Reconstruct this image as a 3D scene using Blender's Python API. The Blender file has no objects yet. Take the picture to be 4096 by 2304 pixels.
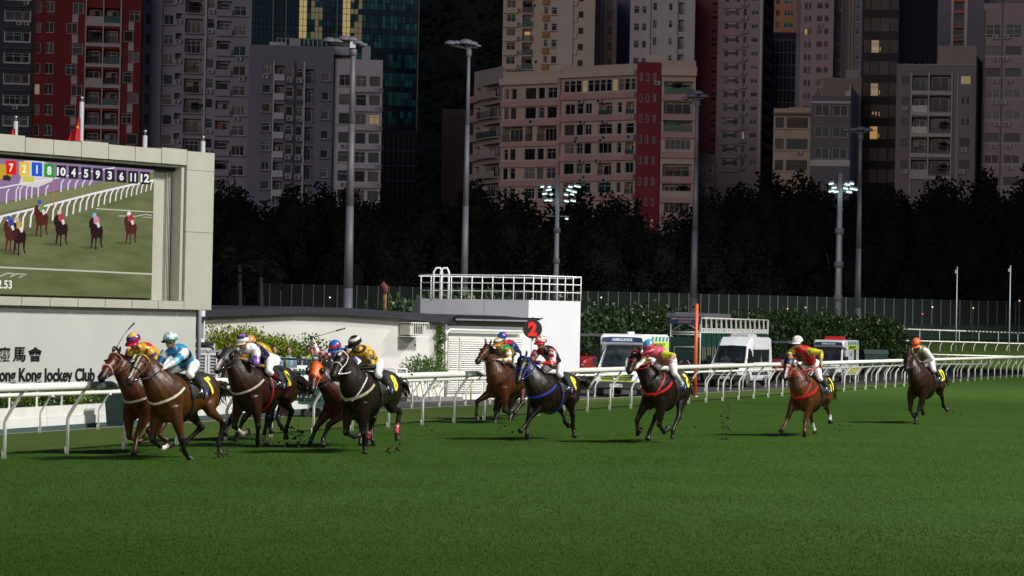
import bpy, bmesh, math, random
from mathutils import Vector, Matrix, noise
from mathutils.bvhtree import BVHTree
rnd = random.Random(7)
S = bpy.context.scene
COL = S.collection
R = math.radians
# ------------------------------------------------------------------ camera
FPX = 11378.0                      # 100 mm lens on a 36 mm sensor, in 4096-wide pixels
PITCH = math.atan(151 / FPX); ROLL = R(1.15)
CAM = Vector((0, 0, 2.4))
_f = Vector((0, math.cos(PITCH), math.sin(PITCH)))
_u0 = Vector((0, -math.sin(PITCH), math.cos(PITCH))); _r0 = Vector((1, 0, 0))
CR = _r0 * math.cos(ROLL) + _u0 * math.sin(ROLL)
CU = -_r0 * math.sin(ROLL) + _u0 * math.cos(ROLL)
cd = bpy.data.cameras.new('camera'); cam = bpy.data.objects.new('camera', cd); COL.objects.link(cam)
cd.lens = 100; cd.sensor_width = 36; cd.clip_start = 0.5; cd.clip_end = 3000
M = Matrix((CR, CU, -_f)).transposed().to_4x4(); M.translation = CAM
cam.matrix_world = M
S.camera = cam
# ------------------------------------------------------------------ dusk sky, last daylight, exposure
w = bpy.data.worlds.new('World'); S.world = w; w.use_nodes = True
nt = w.node_tree; nt.nodes.clear()
AZ = R(198); EL = R(4)                         # the sun is just above the horizon behind the camera, a little left
sky = nt.nodes.new('ShaderNodeTexSky'); sky.sky_type = 'NISHITA'; sky.sun_disc = False
sky.sun_elevation = EL; sky.sun_rotation = AZ; sky.air_density = 1.0; sky.dust_density = 1.0; sky.ozone_density = 4.0
bg = nt.nodes.new('ShaderNodeBackground'); bg.inputs[1].default_value = 0.062
tn = nt.nodes.new('ShaderNodeMix'); tn.data_type = 'RGBA'; tn.blend_type = 'MULTIPLY'; tn.inputs[0].default_value = 1; tn.inputs[7].default_value = (1.0, .95, 1.06, 1)
wo = nt.nodes.new('ShaderNodeOutputWorld')
nt.links.new(sky.outputs[0], tn.inputs[6]); nt.links.new(tn.outputs[2], bg.inputs[0]); nt.links.new(bg.outputs[0], wo.inputs[0])
sl = bpy.data.lights.new('evening_sun', 'SUN'); sl.energy = 0.46; sl.angle = R(25); sl.color = (1.0, 0.89, 0.88)
so = bpy.data.objects.new('evening_sun', sl); COL.objects.link(so)
so.rotation_euler = Vector((-math.sin(AZ), -math.cos(AZ), -0.16)).to_track_quat('-Z', 'Y').to_euler()
S.view_settings.view_transform = 'Standard'; S.view_settings.look = 'None'
S.view_settings.exposure = 0.0; S.view_settings.gamma = 1.0; S.view_settings.use_curve_mapping = False
try:
    S.cycles.max_bounces = 5; S.cycles.diffuse_bounces = 2; S.cycles.transparent_max_bounces = 12
except Exception: pass

def floodlight(loc, target, power, color=(1.0, 0.97, 0.90), size=2.5, cone=60):  # adds an off-frame spot lamp
    l = bpy.data.lights.new('floodlight_beam', 'SPOT'); l.energy = power; l.color = color
    l.shadow_soft_size = size; l.spot_size = R(cone); l.spot_blend = 0.6
    o = bpy.data.objects.new('floodlight_beam', l); COL.objects.link(o); o.location = loc
    o.rotation_euler = (Vector(target) - Vector(loc)).to_track_quat('-Z', 'Y').to_euler()
    return o
KEY_POS = Vector((64, 46, 72)); FILL_POS = Vector((46, -30, 44))
floodlight(KEY_POS, (-2, 78, 0), 390000 * 1.6, size=6.5, cone=75)
floodlight(FILL_POS, (-4, 88, 0), 95000 * 1.3, size=6.0, cone=60)
floodlight((82, 128, 62), (16, 160, 0), 390000 * 1.1, size=3.0, cone=80)  # added off-frame lamp to brighten the parked vehicles

# ------------------------------------------------------------------ pixels to places
def ray(px, py):
    d = _f * FPX + CR * (px - 2048) - CU * (py - 1152)
    return d.normalized()
def at(px, py, depth):
    d = ray(px, py); return CAM + d * (depth / d.y)
def plane_hit(px, py, p0, n):
    d = ray(px, py); t = (p0 - CAM).dot(n) / d.dot(n); return CAM + d * t
RT = Vector((0.3087, 0.9512)); RN = Vector((-0.9512, 0.3087)); RP = Vector((-8.5, 47.5))
def sstep(a, b, x):
    t = min(1, max(0, (x - a) / (b - a))); return t * t * (3 - 2 * t)
def side(x, y): return (x - RP.x) * RN.x + (y - RP.y) * RN.y
def gz(x, y):
    zr = -0.34 - 0.0035 * max(0, min(y, 200) - 92)
    return zr * sstep(1.0, 8.2, side(x, y))
def ground(px, py):
    d = ray(px, py); t = 20.0
    for i in range(4000):
        p = CAM + d * t
        if p.z <= gz(p.x, p.y): break
        t += 0.25
    a, b = t - .25, t
    for i in range(20):
        m = (a + b) / 2; p = CAM + d * m
        if p.z <= gz(p.x, p.y): b = m
        else: a = m
    return CAM + d * b

# ------------------------------------------------------------------ materials
def lin(c):
    return tuple(((v + .055) / 1.055) ** 2.4 if v > .04045 else v / 12.92 for v in c)
def hexc(h): return lin(tuple(int(h[i:i+2], 16) / 255 for i in (0, 2, 4)))
MATS = {}
def mat(name, color=(.5, .5, .5), rough=.7, metal=0.0, var=0.0, scale=4.0, bump=0.0, emit=None, estr=0.0,
        spec=.5, dirt=0.0, dcol=(.1, .09, .07), alpha=1.0, coat=0.0, stretch=None, attr=None, trans=0.0):
    if name in MATS: return MATS[name]
    m = bpy.data.materials.new(name); m.use_nodes = True; t = m.node_tree; b = t.nodes['Principled BSDF']
    N = t.nodes.new; L = t.links.new
    b.inputs['Base Color'].default_value = (*color, 1); b.inputs['Roughness'].default_value = rough
    b.inputs['Metallic'].default_value = metal; b.inputs['Specular IOR Level'].default_value = spec
    b.inputs['Alpha'].default_value = alpha; b.inputs['Coat Weight'].default_value = coat
    b.inputs['Transmission Weight'].default_value = trans
    src = None
    if attr:
        a = N('ShaderNodeVertexColor'); a.layer_name = attr; src = a.outputs[0]
    if var or dirt or bump:
        tc = N('ShaderNodeTexCoord'); mp = N('ShaderNodeMapping'); L(tc.outputs['Object'], mp.inputs[0])
        if stretch: mp.inputs['Scale'].default_value = stretch
        no = N('ShaderNodeTexNoise'); no.inputs['Scale'].default_value = scale; no.inputs['Detail'].default_value = 6
        L(mp.outputs[0], no.inputs[0])
        if var:
            mx = N('ShaderNodeMix'); mx.data_type = 'RGBA'; mx.blend_type = 'MULTIPLY'; mx.inputs[0].default_value = 1
            rp = N('ShaderNodeMapRange'); rp.inputs[1].default_value = .3; rp.inputs[2].default_value = .7
            rp.inputs[3].default_value = 1 - var; rp.inputs[4].default_value = 1 + var * .6
            L(no.outputs[0], rp.inputs[0])
            if src: L(src, mx.inputs[6])
            else: mx.inputs[6].default_value = (*color, 1)
            L(rp.outputs[0], mx.inputs[7]); src = mx.outputs[2]
        if dirt:
            n2 = N('ShaderNodeTexNoise'); n2.inputs['Scale'].default_value = scale * .35; n2.inputs['Detail'].default_value = 8
            mp2 = N('ShaderNodeMapping'); mp2.inputs['Scale'].default_value = (1, 1, .18); L(tc.outputs['Object'], mp2.inputs[0]); L(mp2.outputs[0], n2.inputs[0])
            r2 = N('ShaderNodeMapRange'); r2.inputs[1].default_value = .52; r2.inputs[2].default_value = .75
            r2.inputs[3].default_value = 0; r2.inputs[4].default_value = dirt; L(n2.outputs[0], r2.inputs[0])
            m2 = N('ShaderNodeMix'); m2.data_type = 'RGBA'; L(r2.outputs[0], m2.inputs[0])
            if src: L(src, m2.inputs[6])
            else: m2.inputs[6].default_value = (*color, 1)
            m2.inputs[7].default_value = (*dcol, 1); src = m2.outputs[2]
        if bump:
            bn = N('ShaderNodeBump'); bn.inputs['Strength'].default_value = bump; bn.inputs['Distance'].default_value = .02
            L(no.outputs[0], bn.inputs['Height']); L(bn.outputs[0], b.inputs['Normal'])
    if src: L(src, b.inputs['Base Color'])
    if emit:
        b.inputs['Emission Color'].default_value = (*emit, 1); b.inputs['Emission Strength'].default_value = estr
    MATS[name] = m; return m
def glow(name, col, s):
    if name in MATS: return MATS[name]
    m = bpy.data.materials.new(name); m.use_nodes = True; t = m.node_tree; t.nodes.clear()
    e = t.nodes.new('ShaderNodeEmission'); e.inputs[0].default_value = (*col, 1); e.inputs[1].default_value = s
    o = t.nodes.new('ShaderNodeOutputMaterial'); t.links.new(e.outputs[0], o.inputs[0]); MATS[name] = m; return m

# ------------------------------------------------------------------ mesh builder and objects
class MB:
    def __init__(s): s.v = []; s.f = []; s.m = []; s.cur = 0
    def add(s, vs, fs):
        n = len(s.v); s.v.extend(tuple(v) for v in vs); s.f.extend(tuple(n + i for i in f) for f in fs)
        s.m.extend([s.cur] * len(fs)); return s
    def box(s, c, size, rot=None):
        hx, hy, hz = size[0] / 2, size[1] / 2, size[2] / 2; c = Vector(c)
        vs = [Vector((x * hx, y * hy, z * hz)) for z in (-1, 1) for y in (-1, 1) for x in (-1, 1)]
        if rot is not None: vs = [rot @ v for v in vs]
        return s.add([c + v for v in vs], [(0, 2, 3, 1), (4, 5, 7, 6), (0, 1, 5, 4), (2, 6, 7, 3), (0, 4, 6, 2), (1, 3, 7, 5)])
    def quad(s, a, b, c, d): return s.add([a, b, c, d], [(0, 1, 2, 3)])
    def tube(s, pts, rad, n=8, cap=True, flat=None, sidev=None):
        pts = [Vector(p) for p in pts]
        if not hasattr(rad, '__len__'): rad = [rad] * len(pts)
        rings = []; prev = None
        for i, p in enumerate(pts):
            t = (pts[min(i + 1, len(pts) - 1)] - pts[max(i - 1, 0)])
            if t.length < 1e-9: t = Vector((0, 0, 1))
            t.normalize()
            if prev is None:
                a = Vector(sidev) if sidev is not None else (Vector((0, 0, 1)) if abs(t.z) < .9 else Vector((1, 0, 0)))
            else: a = prev
            a = (a - t * a.dot(t))
            if a.length < 1e-6: a = t.orthogonal()
            a.normalize(); prev = a; b = t.cross(a)
            rr = rad[i]; ra, rb = (rr if hasattr(rr, '__len__') else (rr, rr))
            if flat: rb *= flat
            rings.append([p + a * (math.cos(2 * math.pi * k / n) * ra) + b * (math.sin(2 * math.pi * k / n) * rb) for k in range(n)])
        return s.loft(rings, cap)
    def loft(s, rings, cap=True, closed=True):
        n = len(rings[0]); vs = [v for r in rings for v in r]; fs = []
        for i in range(len(rings) - 1):
            for k in range(n if closed else n - 1):
                k2 = (k + 1) % n
                fs.append((i * n + k, i * n + k2, (i + 1) * n + k2, (i + 1) * n + k))
        if cap and closed:
            fs.append(tuple(range(n - 1, -1, -1))); fs.append(tuple((len(rings) - 1) * n + k for k in range(n)))
        return s.add(vs, fs)
    def sphere(s, c, r, n=10, m=7, rot=None):
        c = Vector(c); r = r if hasattr(r, '__len__') else (r, r, r); vs = []; fs = []
        for j in range(m + 1):
            th = math.pi * j / m
            for k in range(n):
                ph = 2 * math.pi * k / n
                v = Vector((r[0] * math.sin(th) * math.cos(ph), r[1] * math.sin(th) * math.sin(ph), r[2] * math.cos(th)))
                if rot is not None: v = rot @ v
                vs.append(c + v)
        for j in range(m):
            for k in range(n):
                k2 = (k + 1) % n
                if j == 0: fs.append((k, (j + 1) * n + k, (j + 1) * n + k2))
                elif j == m - 1: fs.append((j * n + k, (j + 1) * n + k, j * n + k2))
                else: fs.append((j * n + k, (j + 1) * n + k, (j + 1) * n + k2, j * n + k2))
        return s.add(vs, fs)
    def prism(s, poly, a, b):            # poly: list of Vector offsets in a plane; extrude from a to b
        a = Vector(a); b = Vector(b); n = len(poly)
        vs = [a + Vector(p) for p in poly] + [b + Vector(p) for p in poly]
        fs = [tuple(range(n - 1, -1, -1)), tuple(range(n, 2 * n))] + [(k, (k + 1) % n, n + (k + 1) % n, n + k) for k in range(n)]
        return s.add(vs, fs)
    def mesh(s, name, mats=None, smooth=False):
        me = bpy.data.meshes.new(name); me.from_pydata(s.v, [], s.f)
        if mats is not None:
            mats = mats if isinstance(mats, (list, tuple)) else [mats]
            for m in mats: me.materials.append(m)
            if len(mats) > 1: me.polygons.foreach_set('material_index', s.m)
        if smooth: me.polygons.foreach_set('use_smooth', [True] * len(me.polygons))
        me.update(); return me
    def build(s, name, mats=None, parent=None, smooth=False):
        return link(name, s.mesh(name, mats, smooth), parent)
def link(name, data, parent=None, loc=None, rz=None):
    o = bpy.data.objects.new(name, data); COL.objects.link(o)
    if parent is not None: o.parent = parent
    if loc is not None: o.location = loc
    if rz is not None: o.rotation_euler = (0, 0, rz)
    return o
def tag(o, label=None, cat=None, group=None, kind=None):
    if label: o['label'] = label
    if cat: o['category'] = cat
    if group: o['group'] = group
    if kind: o['kind'] = kind
    return o
def empty(name, loc=(0, 0, 0), rz=0, label=None, cat=None, group=None):
    o = bpy.data.objects.new(name, None); COL.objects.link(o); o.location = loc; o.rotation_euler = (0, 0, rz)
    o.empty_display_size = .2
    return tag(o, label, cat, group)
def text_mesh(body, size=1.0, extrude=0.01, bold=0.0, sx=1.0, align='CENTER', shear=0.0, space=1.0):
    c = bpy.data.curves.new('lettering', 'FONT'); c.body = body; c.size = size; c.extrude = extrude
    c.offset = bold; c.align_x = align; c.align_y = 'CENTER'; c.shear = shear; c.space_character = space; c.resolution_u = 3
    o = bpy.data.objects.new('lettering', c); COL.objects.link(o)
    dg = bpy.context.evaluated_depsgraph_get(); me = bpy.data.meshes.new_from_object(o.evaluated_get(dg))
    bpy.data.objects.remove(o); bpy.data.curves.remove(c)
    for v in me.vertices: v.co.x *= sx
    return me
def place_text(name, me, m, origin, right, up, parent=None, width=None, height=None):
    xs = [v.co.x for v in me.vertices]; ys = [v.co.y for v in me.vertices]
    cx, cy = (max(xs) + min(xs)) / 2, (max(ys) + min(ys)) / 2
    fx = width / (max(xs) - min(xs)) if width else 1; fy = height / (max(ys) - min(ys)) if height else fx
    if not width: fx = fy
    for v in me.vertices: v.co.x = (v.co.x - cx) * fx; v.co.y = (v.co.y - cy) * fy
    me.materials.clear(); me.materials.append(m)
    right = Vector(right).normalized(); up = Vector(up); up = (up - right * up.dot(right)).normalized(); n = right.cross(up)
    o = link(name, me, parent); mw = Matrix((right, up, n)).transposed().to_4x4(); mw.translation = Vector(origin)
    if parent is not None:
        pm = Matrix.Translation(parent.location) @ parent.rotation_euler.to_matrix().to_4x4()
        mw = pm.inverted() @ mw
    o.matrix_local = mw
    return o
def local(parent, p):
    pm = Matrix.Translation(parent.location) @ parent.rotation_euler.to_matrix().to_4x4()
    return pm.inverted() @ Vector(p)

M_white = mat('white_paint', (.78, .78, .75), .45, var=.06, scale=3, dirt=.35, dcol=(.35, .33, .28))
M_whiteclean = mat('clean_white', (.8, .8, .8), .35)
M_black = mat('black_plastic', (.012, .012, .013), .45)
M_leather = mat('black_leather', (.012, .011, .011), .3)
M_steel = mat('galvanised_steel', (.34, .35, .37), .45, metal=.6, var=.15, scale=6)
M_chrome = mat('chrome', (.7, .7, .7), .2, metal=1)
M_rubber = mat('tyre_rubber', (.018, .018, .019), .8)
# ================================================================== SETTING: ground sheets
def sheet(name, smin, smax, tmin, tmax, ds, dt, m, dz=0.0, zf=None):
    ns = max(1, int((smax - smin) / ds)); ntt = max(1, int((tmax - tmin) / dt)); vs = []; fs = []
    for j in range(ntt + 1):
        for i in range(ns + 1):
            s_ = smin + (smax - smin) * i / ns; t_ = tmin + (tmax - tmin) * j / ntt
            x = RP.x + RN.x * s_ + RT.x * t_; y = RP.y + RN.y * s_ + RT.y * t_
            vs.append((x, y, (zf(x, y) if zf else gz(x, y)) + dz))
    for j in range(ntt):
        for i in range(ns):
            a = j * (ns + 1) + i; fs.append((a + 1, a, a + ns + 1, a + ns + 2))
    mb = MB(); mb.add(vs, fs); return tag(mb.build(name, m, smooth=True), kind='structure')

def grass_mat(name, c1, c2, c3):
    m = bpy.data.materials.new(name); m.use_nodes = True; t = m.node_tree; b = t.nodes['Principled BSDF']
    N = t.nodes.new; L = t.links.new
    g = N('ShaderNodeNewGeometry'); mp = N('ShaderNodeMapping'); L(g.outputs['Position'], mp.inputs[0])
    mp.inputs['Rotation'].default_value = (0, 0, R(-18))
    n1 = N('ShaderNodeTexNoise'); n1.inputs['Scale'].default_value = .35; n1.inputs['Detail'].default_value = 9; n1.inputs['Roughness'].default_value = .65; L(mp.outputs[0], n1.inputs[0])
    n2 = N('ShaderNodeTexNoise'); n2.inputs['Scale'].default_value = 14; n2.inputs['Detail'].default_value = 8; n2.inputs['Roughness'].default_value = .75; L(g.outputs['Position'], n2.inputs[0])
    n3 = N('ShaderNodeTexNoise'); n3.inputs['Scale'].default_value = 70; n3.inputs['Detail'].default_value = 3; L(g.outputs['Position'], n3.inputs[0])
    mx = N('ShaderNodeMix'); mx.data_type = 'RGBA'; mx.inputs[6].default_value = (*c1, 1); mx.inputs[7].default_value = (*c2, 1)
    r1 = N('ShaderNodeMapRange'); r1.inputs[1].default_value = .38; r1.inputs[2].default_value = .64; L(n1.outputs[0], r1.inputs[0]); L(r1.outputs[0], mx.inputs[0])
    mx2 = N('ShaderNodeMix'); mx2.data_type = 'RGBA'; L(mx.outputs[2], mx2.inputs[6]); mx2.inputs[7].default_value = (*c3, 1)
    r2 = N('ShaderNodeMapRange'); r2.inputs[1].default_value = .56; r2.inputs[2].default_value = .8; r2.inputs[4].default_value = .8; L(n2.outputs[0], r2.inputs[0]); L(r2.outputs[0], mx2.inputs[0])
    mx3 = N('ShaderNodeMix'); mx3.data_type = 'RGBA'; mx3.blend_type = 'MULTIPLY'; mx3.inputs[0].default_value = 1; L(mx2.outputs[2], mx3.inputs[6])
    r3 = N('ShaderNodeMapRange'); r3.inputs[1].default_value = .3; r3.inputs[2].default_value = .7; r3.inputs[3].default_value = .85; r3.inputs[4].default_value = 1.12; L(n3.outputs[0], r3.inputs[0]); L(r3.outputs[0], mx3.inputs[7])
    L(mx3.outputs[2], b.inputs['Base Color'])
    ad = N('ShaderNodeMath'); ad.operation = 'ADD'; L(n2.outputs[0], ad.inputs[0]); L(n3.outputs[0], ad.inputs[1])
    bp = N('ShaderNodeBump'); bp.inputs['Strength'].default_value = .5; bp.inputs['Distance'].default_value = .02; L(ad.outputs[0], bp.inputs['Height']); L(bp.outputs[0], b.inputs['Normal'])
    b.inputs['Roughness'].default_value = .9; b.inputs['Specular IOR Level'].default_value = .15
    MATS[name] = m; return m
M_turf = grass_mat('turf', (.025, .066, .0035), (.035, .084, .005), (.046, .088, .007))
M_verge = grass_mat('verge_turf', (.046, .082, .010), (.060, .098, .014), (.085, .112, .025))
M_asph = mat('asphalt', (.045, .043, .046), .85, var=.3, scale=1.5, bump=.3)
M_soil = mat('park_ground', (.012, .014, .010), .95, var=.4, scale=.5)

sheet('race_track_turf', -60, 0.9, -48, 232, 1.5, 3, M_turf)
sheet('verge_grass', 0.9, 8.6, -48, 232, .8, 3, M_verge, dz=.004)
sheet('service_road', 8.6, 24, -48, 236, 1.0, 3, M_asph, dz=-.06)
def zlawn(x, y): return -.70 + max(0, min(y, 338) - 252) * .030
mbg = MB(); vs = []; fs = []
for j in range(30):
    for i in range(13): vs.append((26 + i * 6, 246 + j * 3.5 + (i * .8), zlawn(0, 246 + j * 3.5)))
for j in range(29):
    for i in range(12): fs.append((j * 13 + i, j * 13 + i + 1, (j + 1) * 13 + i + 1, (j + 1) * 13 + i))
mbg.add(vs, fs); tag(mbg.build('inner_lawn', M_verge, smooth=True), kind='structure')
mbg = MB(); mbg.add([(-1500, 60, -.95), (1500, 60, -.95), (1500, 1500, -.95), (-1500, 1500, -.95)], [(0, 1, 2, 3)])
tag(mbg.build('parkland_ground', M_soil), kind='structure')
mbg = MB(); mbg.add([(-400, -400, -.98), (400, -400, -.98), (400, 60, -.98), (-400, 60, -.98)], [(0, 1, 2, 3)])
tag(mbg.build('surrounding_ground', M_asph), kind='structure')
# short turf blades standing on the track where the camera can tell them apart
import numpy as np
g_ = np.random.default_rng(5)
def blades(name, n, dmin, dmax, h, wdt, m):
    d = dmin * (dmax / dmin) ** g_.random(n); x = (g_.random(n) - .5) * .385 * d + .008 * d
    sd = (x - RP.x) * RN.x + (d - RP.y) * RN.y; ok = sd < .85; d = d[ok]; x = x[ok]; n = len(d)
    a = g_.random(n) * 6.283; hh = h * (.5 + g_.random(n)) * np.clip((dmax - d) / 40, 0, 1); ww = wdt * (.6 + .8 * g_.random(n)) * (d / 34) ** .6; lx = (g_.random(n) - .5) * hh * 1.1; ly = (g_.random(n) - .5) * hh * 1.1
    v = np.zeros((n, 3, 3), np.float32); v[:, 0, 0] = x - np.cos(a) * ww; v[:, 0, 1] = d - np.sin(a) * ww; v[:, 1, 0] = x + np.cos(a) * ww; v[:, 1, 1] = d + np.sin(a) * ww; v[:, 2, 0] = x + lx; v[:, 2, 1] = d + ly; v[:, 2, 2] = hh; v[:, :2, 2] = -.01
    me = bpy.data.meshes.new(name); me.vertices.add(3 * n); me.vertices.foreach_set('co', v.ravel()); me.loops.add(3 * n); me.loops.foreach_set('vertex_index', np.arange(3 * n, dtype=np.int32)); me.polygons.add(n); me.polygons.foreach_set('loop_start', np.arange(0, 3 * n, 3, dtype=np.int32)); me.update(calc_edges=True)
    me.materials.append(m); return tag(link(name, me), kind='stuff')
def blade_mat():
    m = bpy.data.materials.new('grass_blade'); m.use_nodes = True; t = m.node_tree; b = t.nodes['Principled BSDF']; N = t.nodes.new; L = t.links.new
    g = N('ShaderNodeNewGeometry'); mp = N('ShaderNodeMapping'); L(g.outputs['Position'], mp.inputs[0]); mp.inputs['Rotation'].default_value = (0, 0, R(18)); mp.inputs['Scale'].default_value = (1, .35, 1)
    n1 = N('ShaderNodeTexNoise'); n1.inputs['Scale'].default_value = .8; n1.inputs['Detail'].default_value = 7; n1.inputs['Roughness'].default_value = .6; L(mp.outputs[0], n1.inputs[0])
    n2 = N('ShaderNodeTexNoise'); n2.inputs['Scale'].default_value = 9; n2.inputs['Detail'].default_value = 4; L(g.outputs['Position'], n2.inputs[0])
    cr = N('ShaderNodeValToRGB'); e = cr.color_ramp.elements; e[0].position = .28; e[0].color = (.022, .062, .0035, 1); e[1].position = .72; e[1].color = (.037, .086, .0055, 1)
    ad = N('ShaderNodeMix'); ad.data_type = 'FLOAT'; ad.inputs[0].default_value = .28; L(n1.outputs[0], ad.inputs[2]); L(n2.outputs[0], ad.inputs[3]); L(ad.outputs[0], cr.inputs[0])
    dry = N('ShaderNodeMix'); dry.data_type = 'RGBA'; dry.inputs[7].default_value = (.20, .17, .06, 1); L(cr.outputs[0], dry.inputs[6]); th = N('ShaderNodeMath'); th.operation = 'GREATER_THAN'; th.inputs[1].default_value = .985; L(g.outputs['Random Per Island'], th.inputs[0]); L(th.outputs[0], dry.inputs[0])
    wv = N('ShaderNodeTexWave'); wv.inputs['Scale'].default_value = .055; wv.inputs['Distortion'].default_value = 2.5; wv.inputs['Detail'].default_value = 2; mw = N('ShaderNodeMapping'); mw.inputs['Rotation'].default_value = (0, 0, R(65)); L(g.outputs['Position'], mw.inputs[0]); L(mw.outputs[0], wv.inputs[0]); mr = N('ShaderNodeMapRange'); mr.inputs[3].default_value = .82; mr.inputs[4].default_value = 1.16; L(wv.outputs[1], mr.inputs[0]); mm = N('ShaderNodeMix'); mm.data_type = 'RGBA'; mm.blend_type = 'MULTIPLY'; mm.inputs[0].default_value = 1; L(dry.outputs[2], mm.inputs[6]); L(mr.outputs[0], mm.inputs[7]); L(mm.outputs[2], b.inputs['Base Color']); vm = N('ShaderNodeVectorMath'); vm.operation = 'MULTIPLY_ADD'; vm.inputs[1].default_value = (.25, .25, .25); vm.inputs[2].default_value = (0, 0, .8); L(g.outputs['Normal'], vm.inputs[0]); vn = N('ShaderNodeVectorMath'); vn.operation = 'NORMALIZE'; L(vm.outputs[0], vn.inputs[0]); L(vn.outputs[0], b.inputs['Normal'])
    b.inputs['Roughness'].default_value = .8; b.inputs['Specular IOR Level'].default_value = .1; return m
M_blade = blade_mat()
blades('grass', 700000, 25.5, 98, .013, .0052, M_blade)
# road kerb along the turf
kb = MB()
for t0 in range(-48, 150, 2):
    p = Vector((RP.x + RN.x * 8.66 + RT.x * (t0 + 1), RP.y + RN.y * 8.66 + RT.y * (t0 + 1)))
    z = gz(p.x, p.y)
    kb.box((p.x, p.y, z - .035), (.12, 1.98, .09), Matrix.Rotation(-math.atan2(RT.x, RT.y), 3, 'Z'))
tag(kb.build('kerb', mat('concrete_kerb', (.22, .21, .2), .85, var=.2, scale=5)), kind='structure')

# ================================================================== running rails
M_rail = mat('rail_white_pvc', (.80, .79, .74), .38, var=.05, scale=2, dirt=.25, dcol=(.4, .37, .28))
def rail(name, label, feet, height, over, dia, spacing, thick=.024, group=None, cat='rail', lean=None):
    """feet: polyline of Vector ground points; posts lean by `over` to the track side (right of travel)"""
    root = empty(name, feet[0], 0, label, cat, group)
    segs = [(feet[i + 1] - feet[i]).length for i in range(len(feet) - 1)]; tot = sum(segs)
    def pt(d):
        i = 0
        while i < len(segs) - 1 and d > segs[i]: d -= segs[i]; i += 1
        q = feet[i].lerp(feet[i + 1], d / segs[i]); return q, (feet[i + 1] - feet[i]).normalized()
    n = int(tot / spacing); top = []
    mesh = None; mb = MB()
    mb.tube([(0, 0, -.06), (0, 0, height * .5), (over * .1, 0, height * .58), (over * .9, 0, height * .93), (over, 0, height - .02)], thick, 8)
    mb.box((-.03, .0, .06), (.02, .05, .16)); mb.box((over, 0, height - .05), (.09, .07, .05))
    mesh = mb.mesh('post', M_rail, True)
    L0 = Vector(feet[0])
    for k in range(n + 1):
        q, t = pt(k * spacing)
        a = math.atan2(t.y, t.x) - math.pi / 2 if lean is None else math.atan2(lean[1], lean[0])
        link('post', mesh, root, q - L0, a)
    steps = max(4, int(tot / 1.2))
    for k in range(steps + 1):
        q, t = pt(tot * k / steps); s_ = Vector((t.y, -t.x, 0)).normalized() if lean is None else Vector(lean)
        top.append(q + s_ * over + Vector((0, 0, height)) - L0)
    tb = MB(); tb.tube(top, dia / 2, 10, flat=1.0); tb.build('top_rail', M_rail, root, True)
    return root
def rp(px, py, base=None):
    return ground(px, py)
F1 = [RP + RT * -25.12, RP + RT * 60, RP + RT * 120, RP + RT * 190]
F1 = [Vector((p.x, p.y, gz(p.x, p.y))) for p in F1]
rail('running_rail', 'white plastic running rail with bent posts right beside the galloping horses', F1, 1.2, .34, .15, 2.3, .032)
F2 = []
for (px, py) in [(177, 1733), (413, 1719), (1197, 1664), (1652, 1636), (2309, 1596), (3433, 1528), (3700, 1508)]:
    F2.append(ground(px, py))
d0 = (F2[0] - F2[1]).normalized(); F2[0] = F2[0] + d0 * 6; F2.append(F2[-1] + (F2[-1] - F2[-2]).normalized() * 14 + Vector((3, 0, 0)))
rail('running_rail', 'lower white rail with bent posts along the edge of the service road', F2, .93, .28, .10, 2.9, .026)
# far rails of the inner lawn at the right
def lawn_at(px, py, d, h):
    p = at(px, py, d); return Vector((p.x, p.y, p.z - h))
F3 = [lawn_at(x, y, d, 1.12) for x, y, d in [(3520, 1406, 258), (3620, 1412, 260), (3730, 1417, 263), (4000, 1424, 268), (4200, 1428, 272)]]
rail('running_rail', 'nearer low white rail with bent posts on the inner lawn at the far right', F3[::-1], 1.1, .25, .12, 1.15, .03, 'white rails of the inner lawn', lean=(.97, -.24, 0))
F4 = [lawn_at(x, y, d, 1.12) for x, y, d in [(3515, 1360, 292), (3640, 1362, 295), (3800, 1366, 299), (4200, 1377, 309)]]
rail('running_rail', 'farther white rail with bent posts on the upper strip of the inner lawn', F4[::-1], 1.1, .25, .13, 1.75, .035, 'white rails of the inner lawn', lean=(.97, -.24, 0))
# straight post-and-bar barrier behind the lawn
bar = empty('barrier', at(3552, 1314, 330), 0, 'straight white top bar on thin upright posts above the dark bank at far right', 'barrier')
a_, b_ = at(3552, 1314, 330), at(4180, 1335, 336); L0 = Vector(bar.location)
mb = MB(); mb.tube([Vector((0, 0, 0)), b_ - L0], .085, 8); mb.build('top_bar', M_rail, bar, True)
mb = MB(); mb.tube([(0, 0, -1.5), (0, 0, 0)], .04, 6); pm_ = mb.mesh('post', M_rail, True)
nb = 8
for k in range(nb): link('post', pm_, bar, (b_ - L0) * ((k + .6) / nb))
mb = MB(); mb.box((0, -.02, .0), (.22, .2, .2)); cm_ = mb.mesh('dark_sleeve', mat('dark_green', (.01, .045, .03), .6))
for k in range(22): link('dark_sleeve', cm_, bar, (b_ - L0) * (.5 + k * .023))
bk = MB()
q = [at(3400, 1372, 331), at(4300, 1385, 338), at(4300, 1300, 343), at(3400, 1300, 336)]
bk.quad(*q); bk.box((60, 350, .3), (60, 14, 2.4)); tag(bk.build('grass_bank', mat('dark_bank', (.006, .022, .012), .95, var=.5, scale=.6, stretch=(1, 1, 6))), kind='structure')
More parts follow.
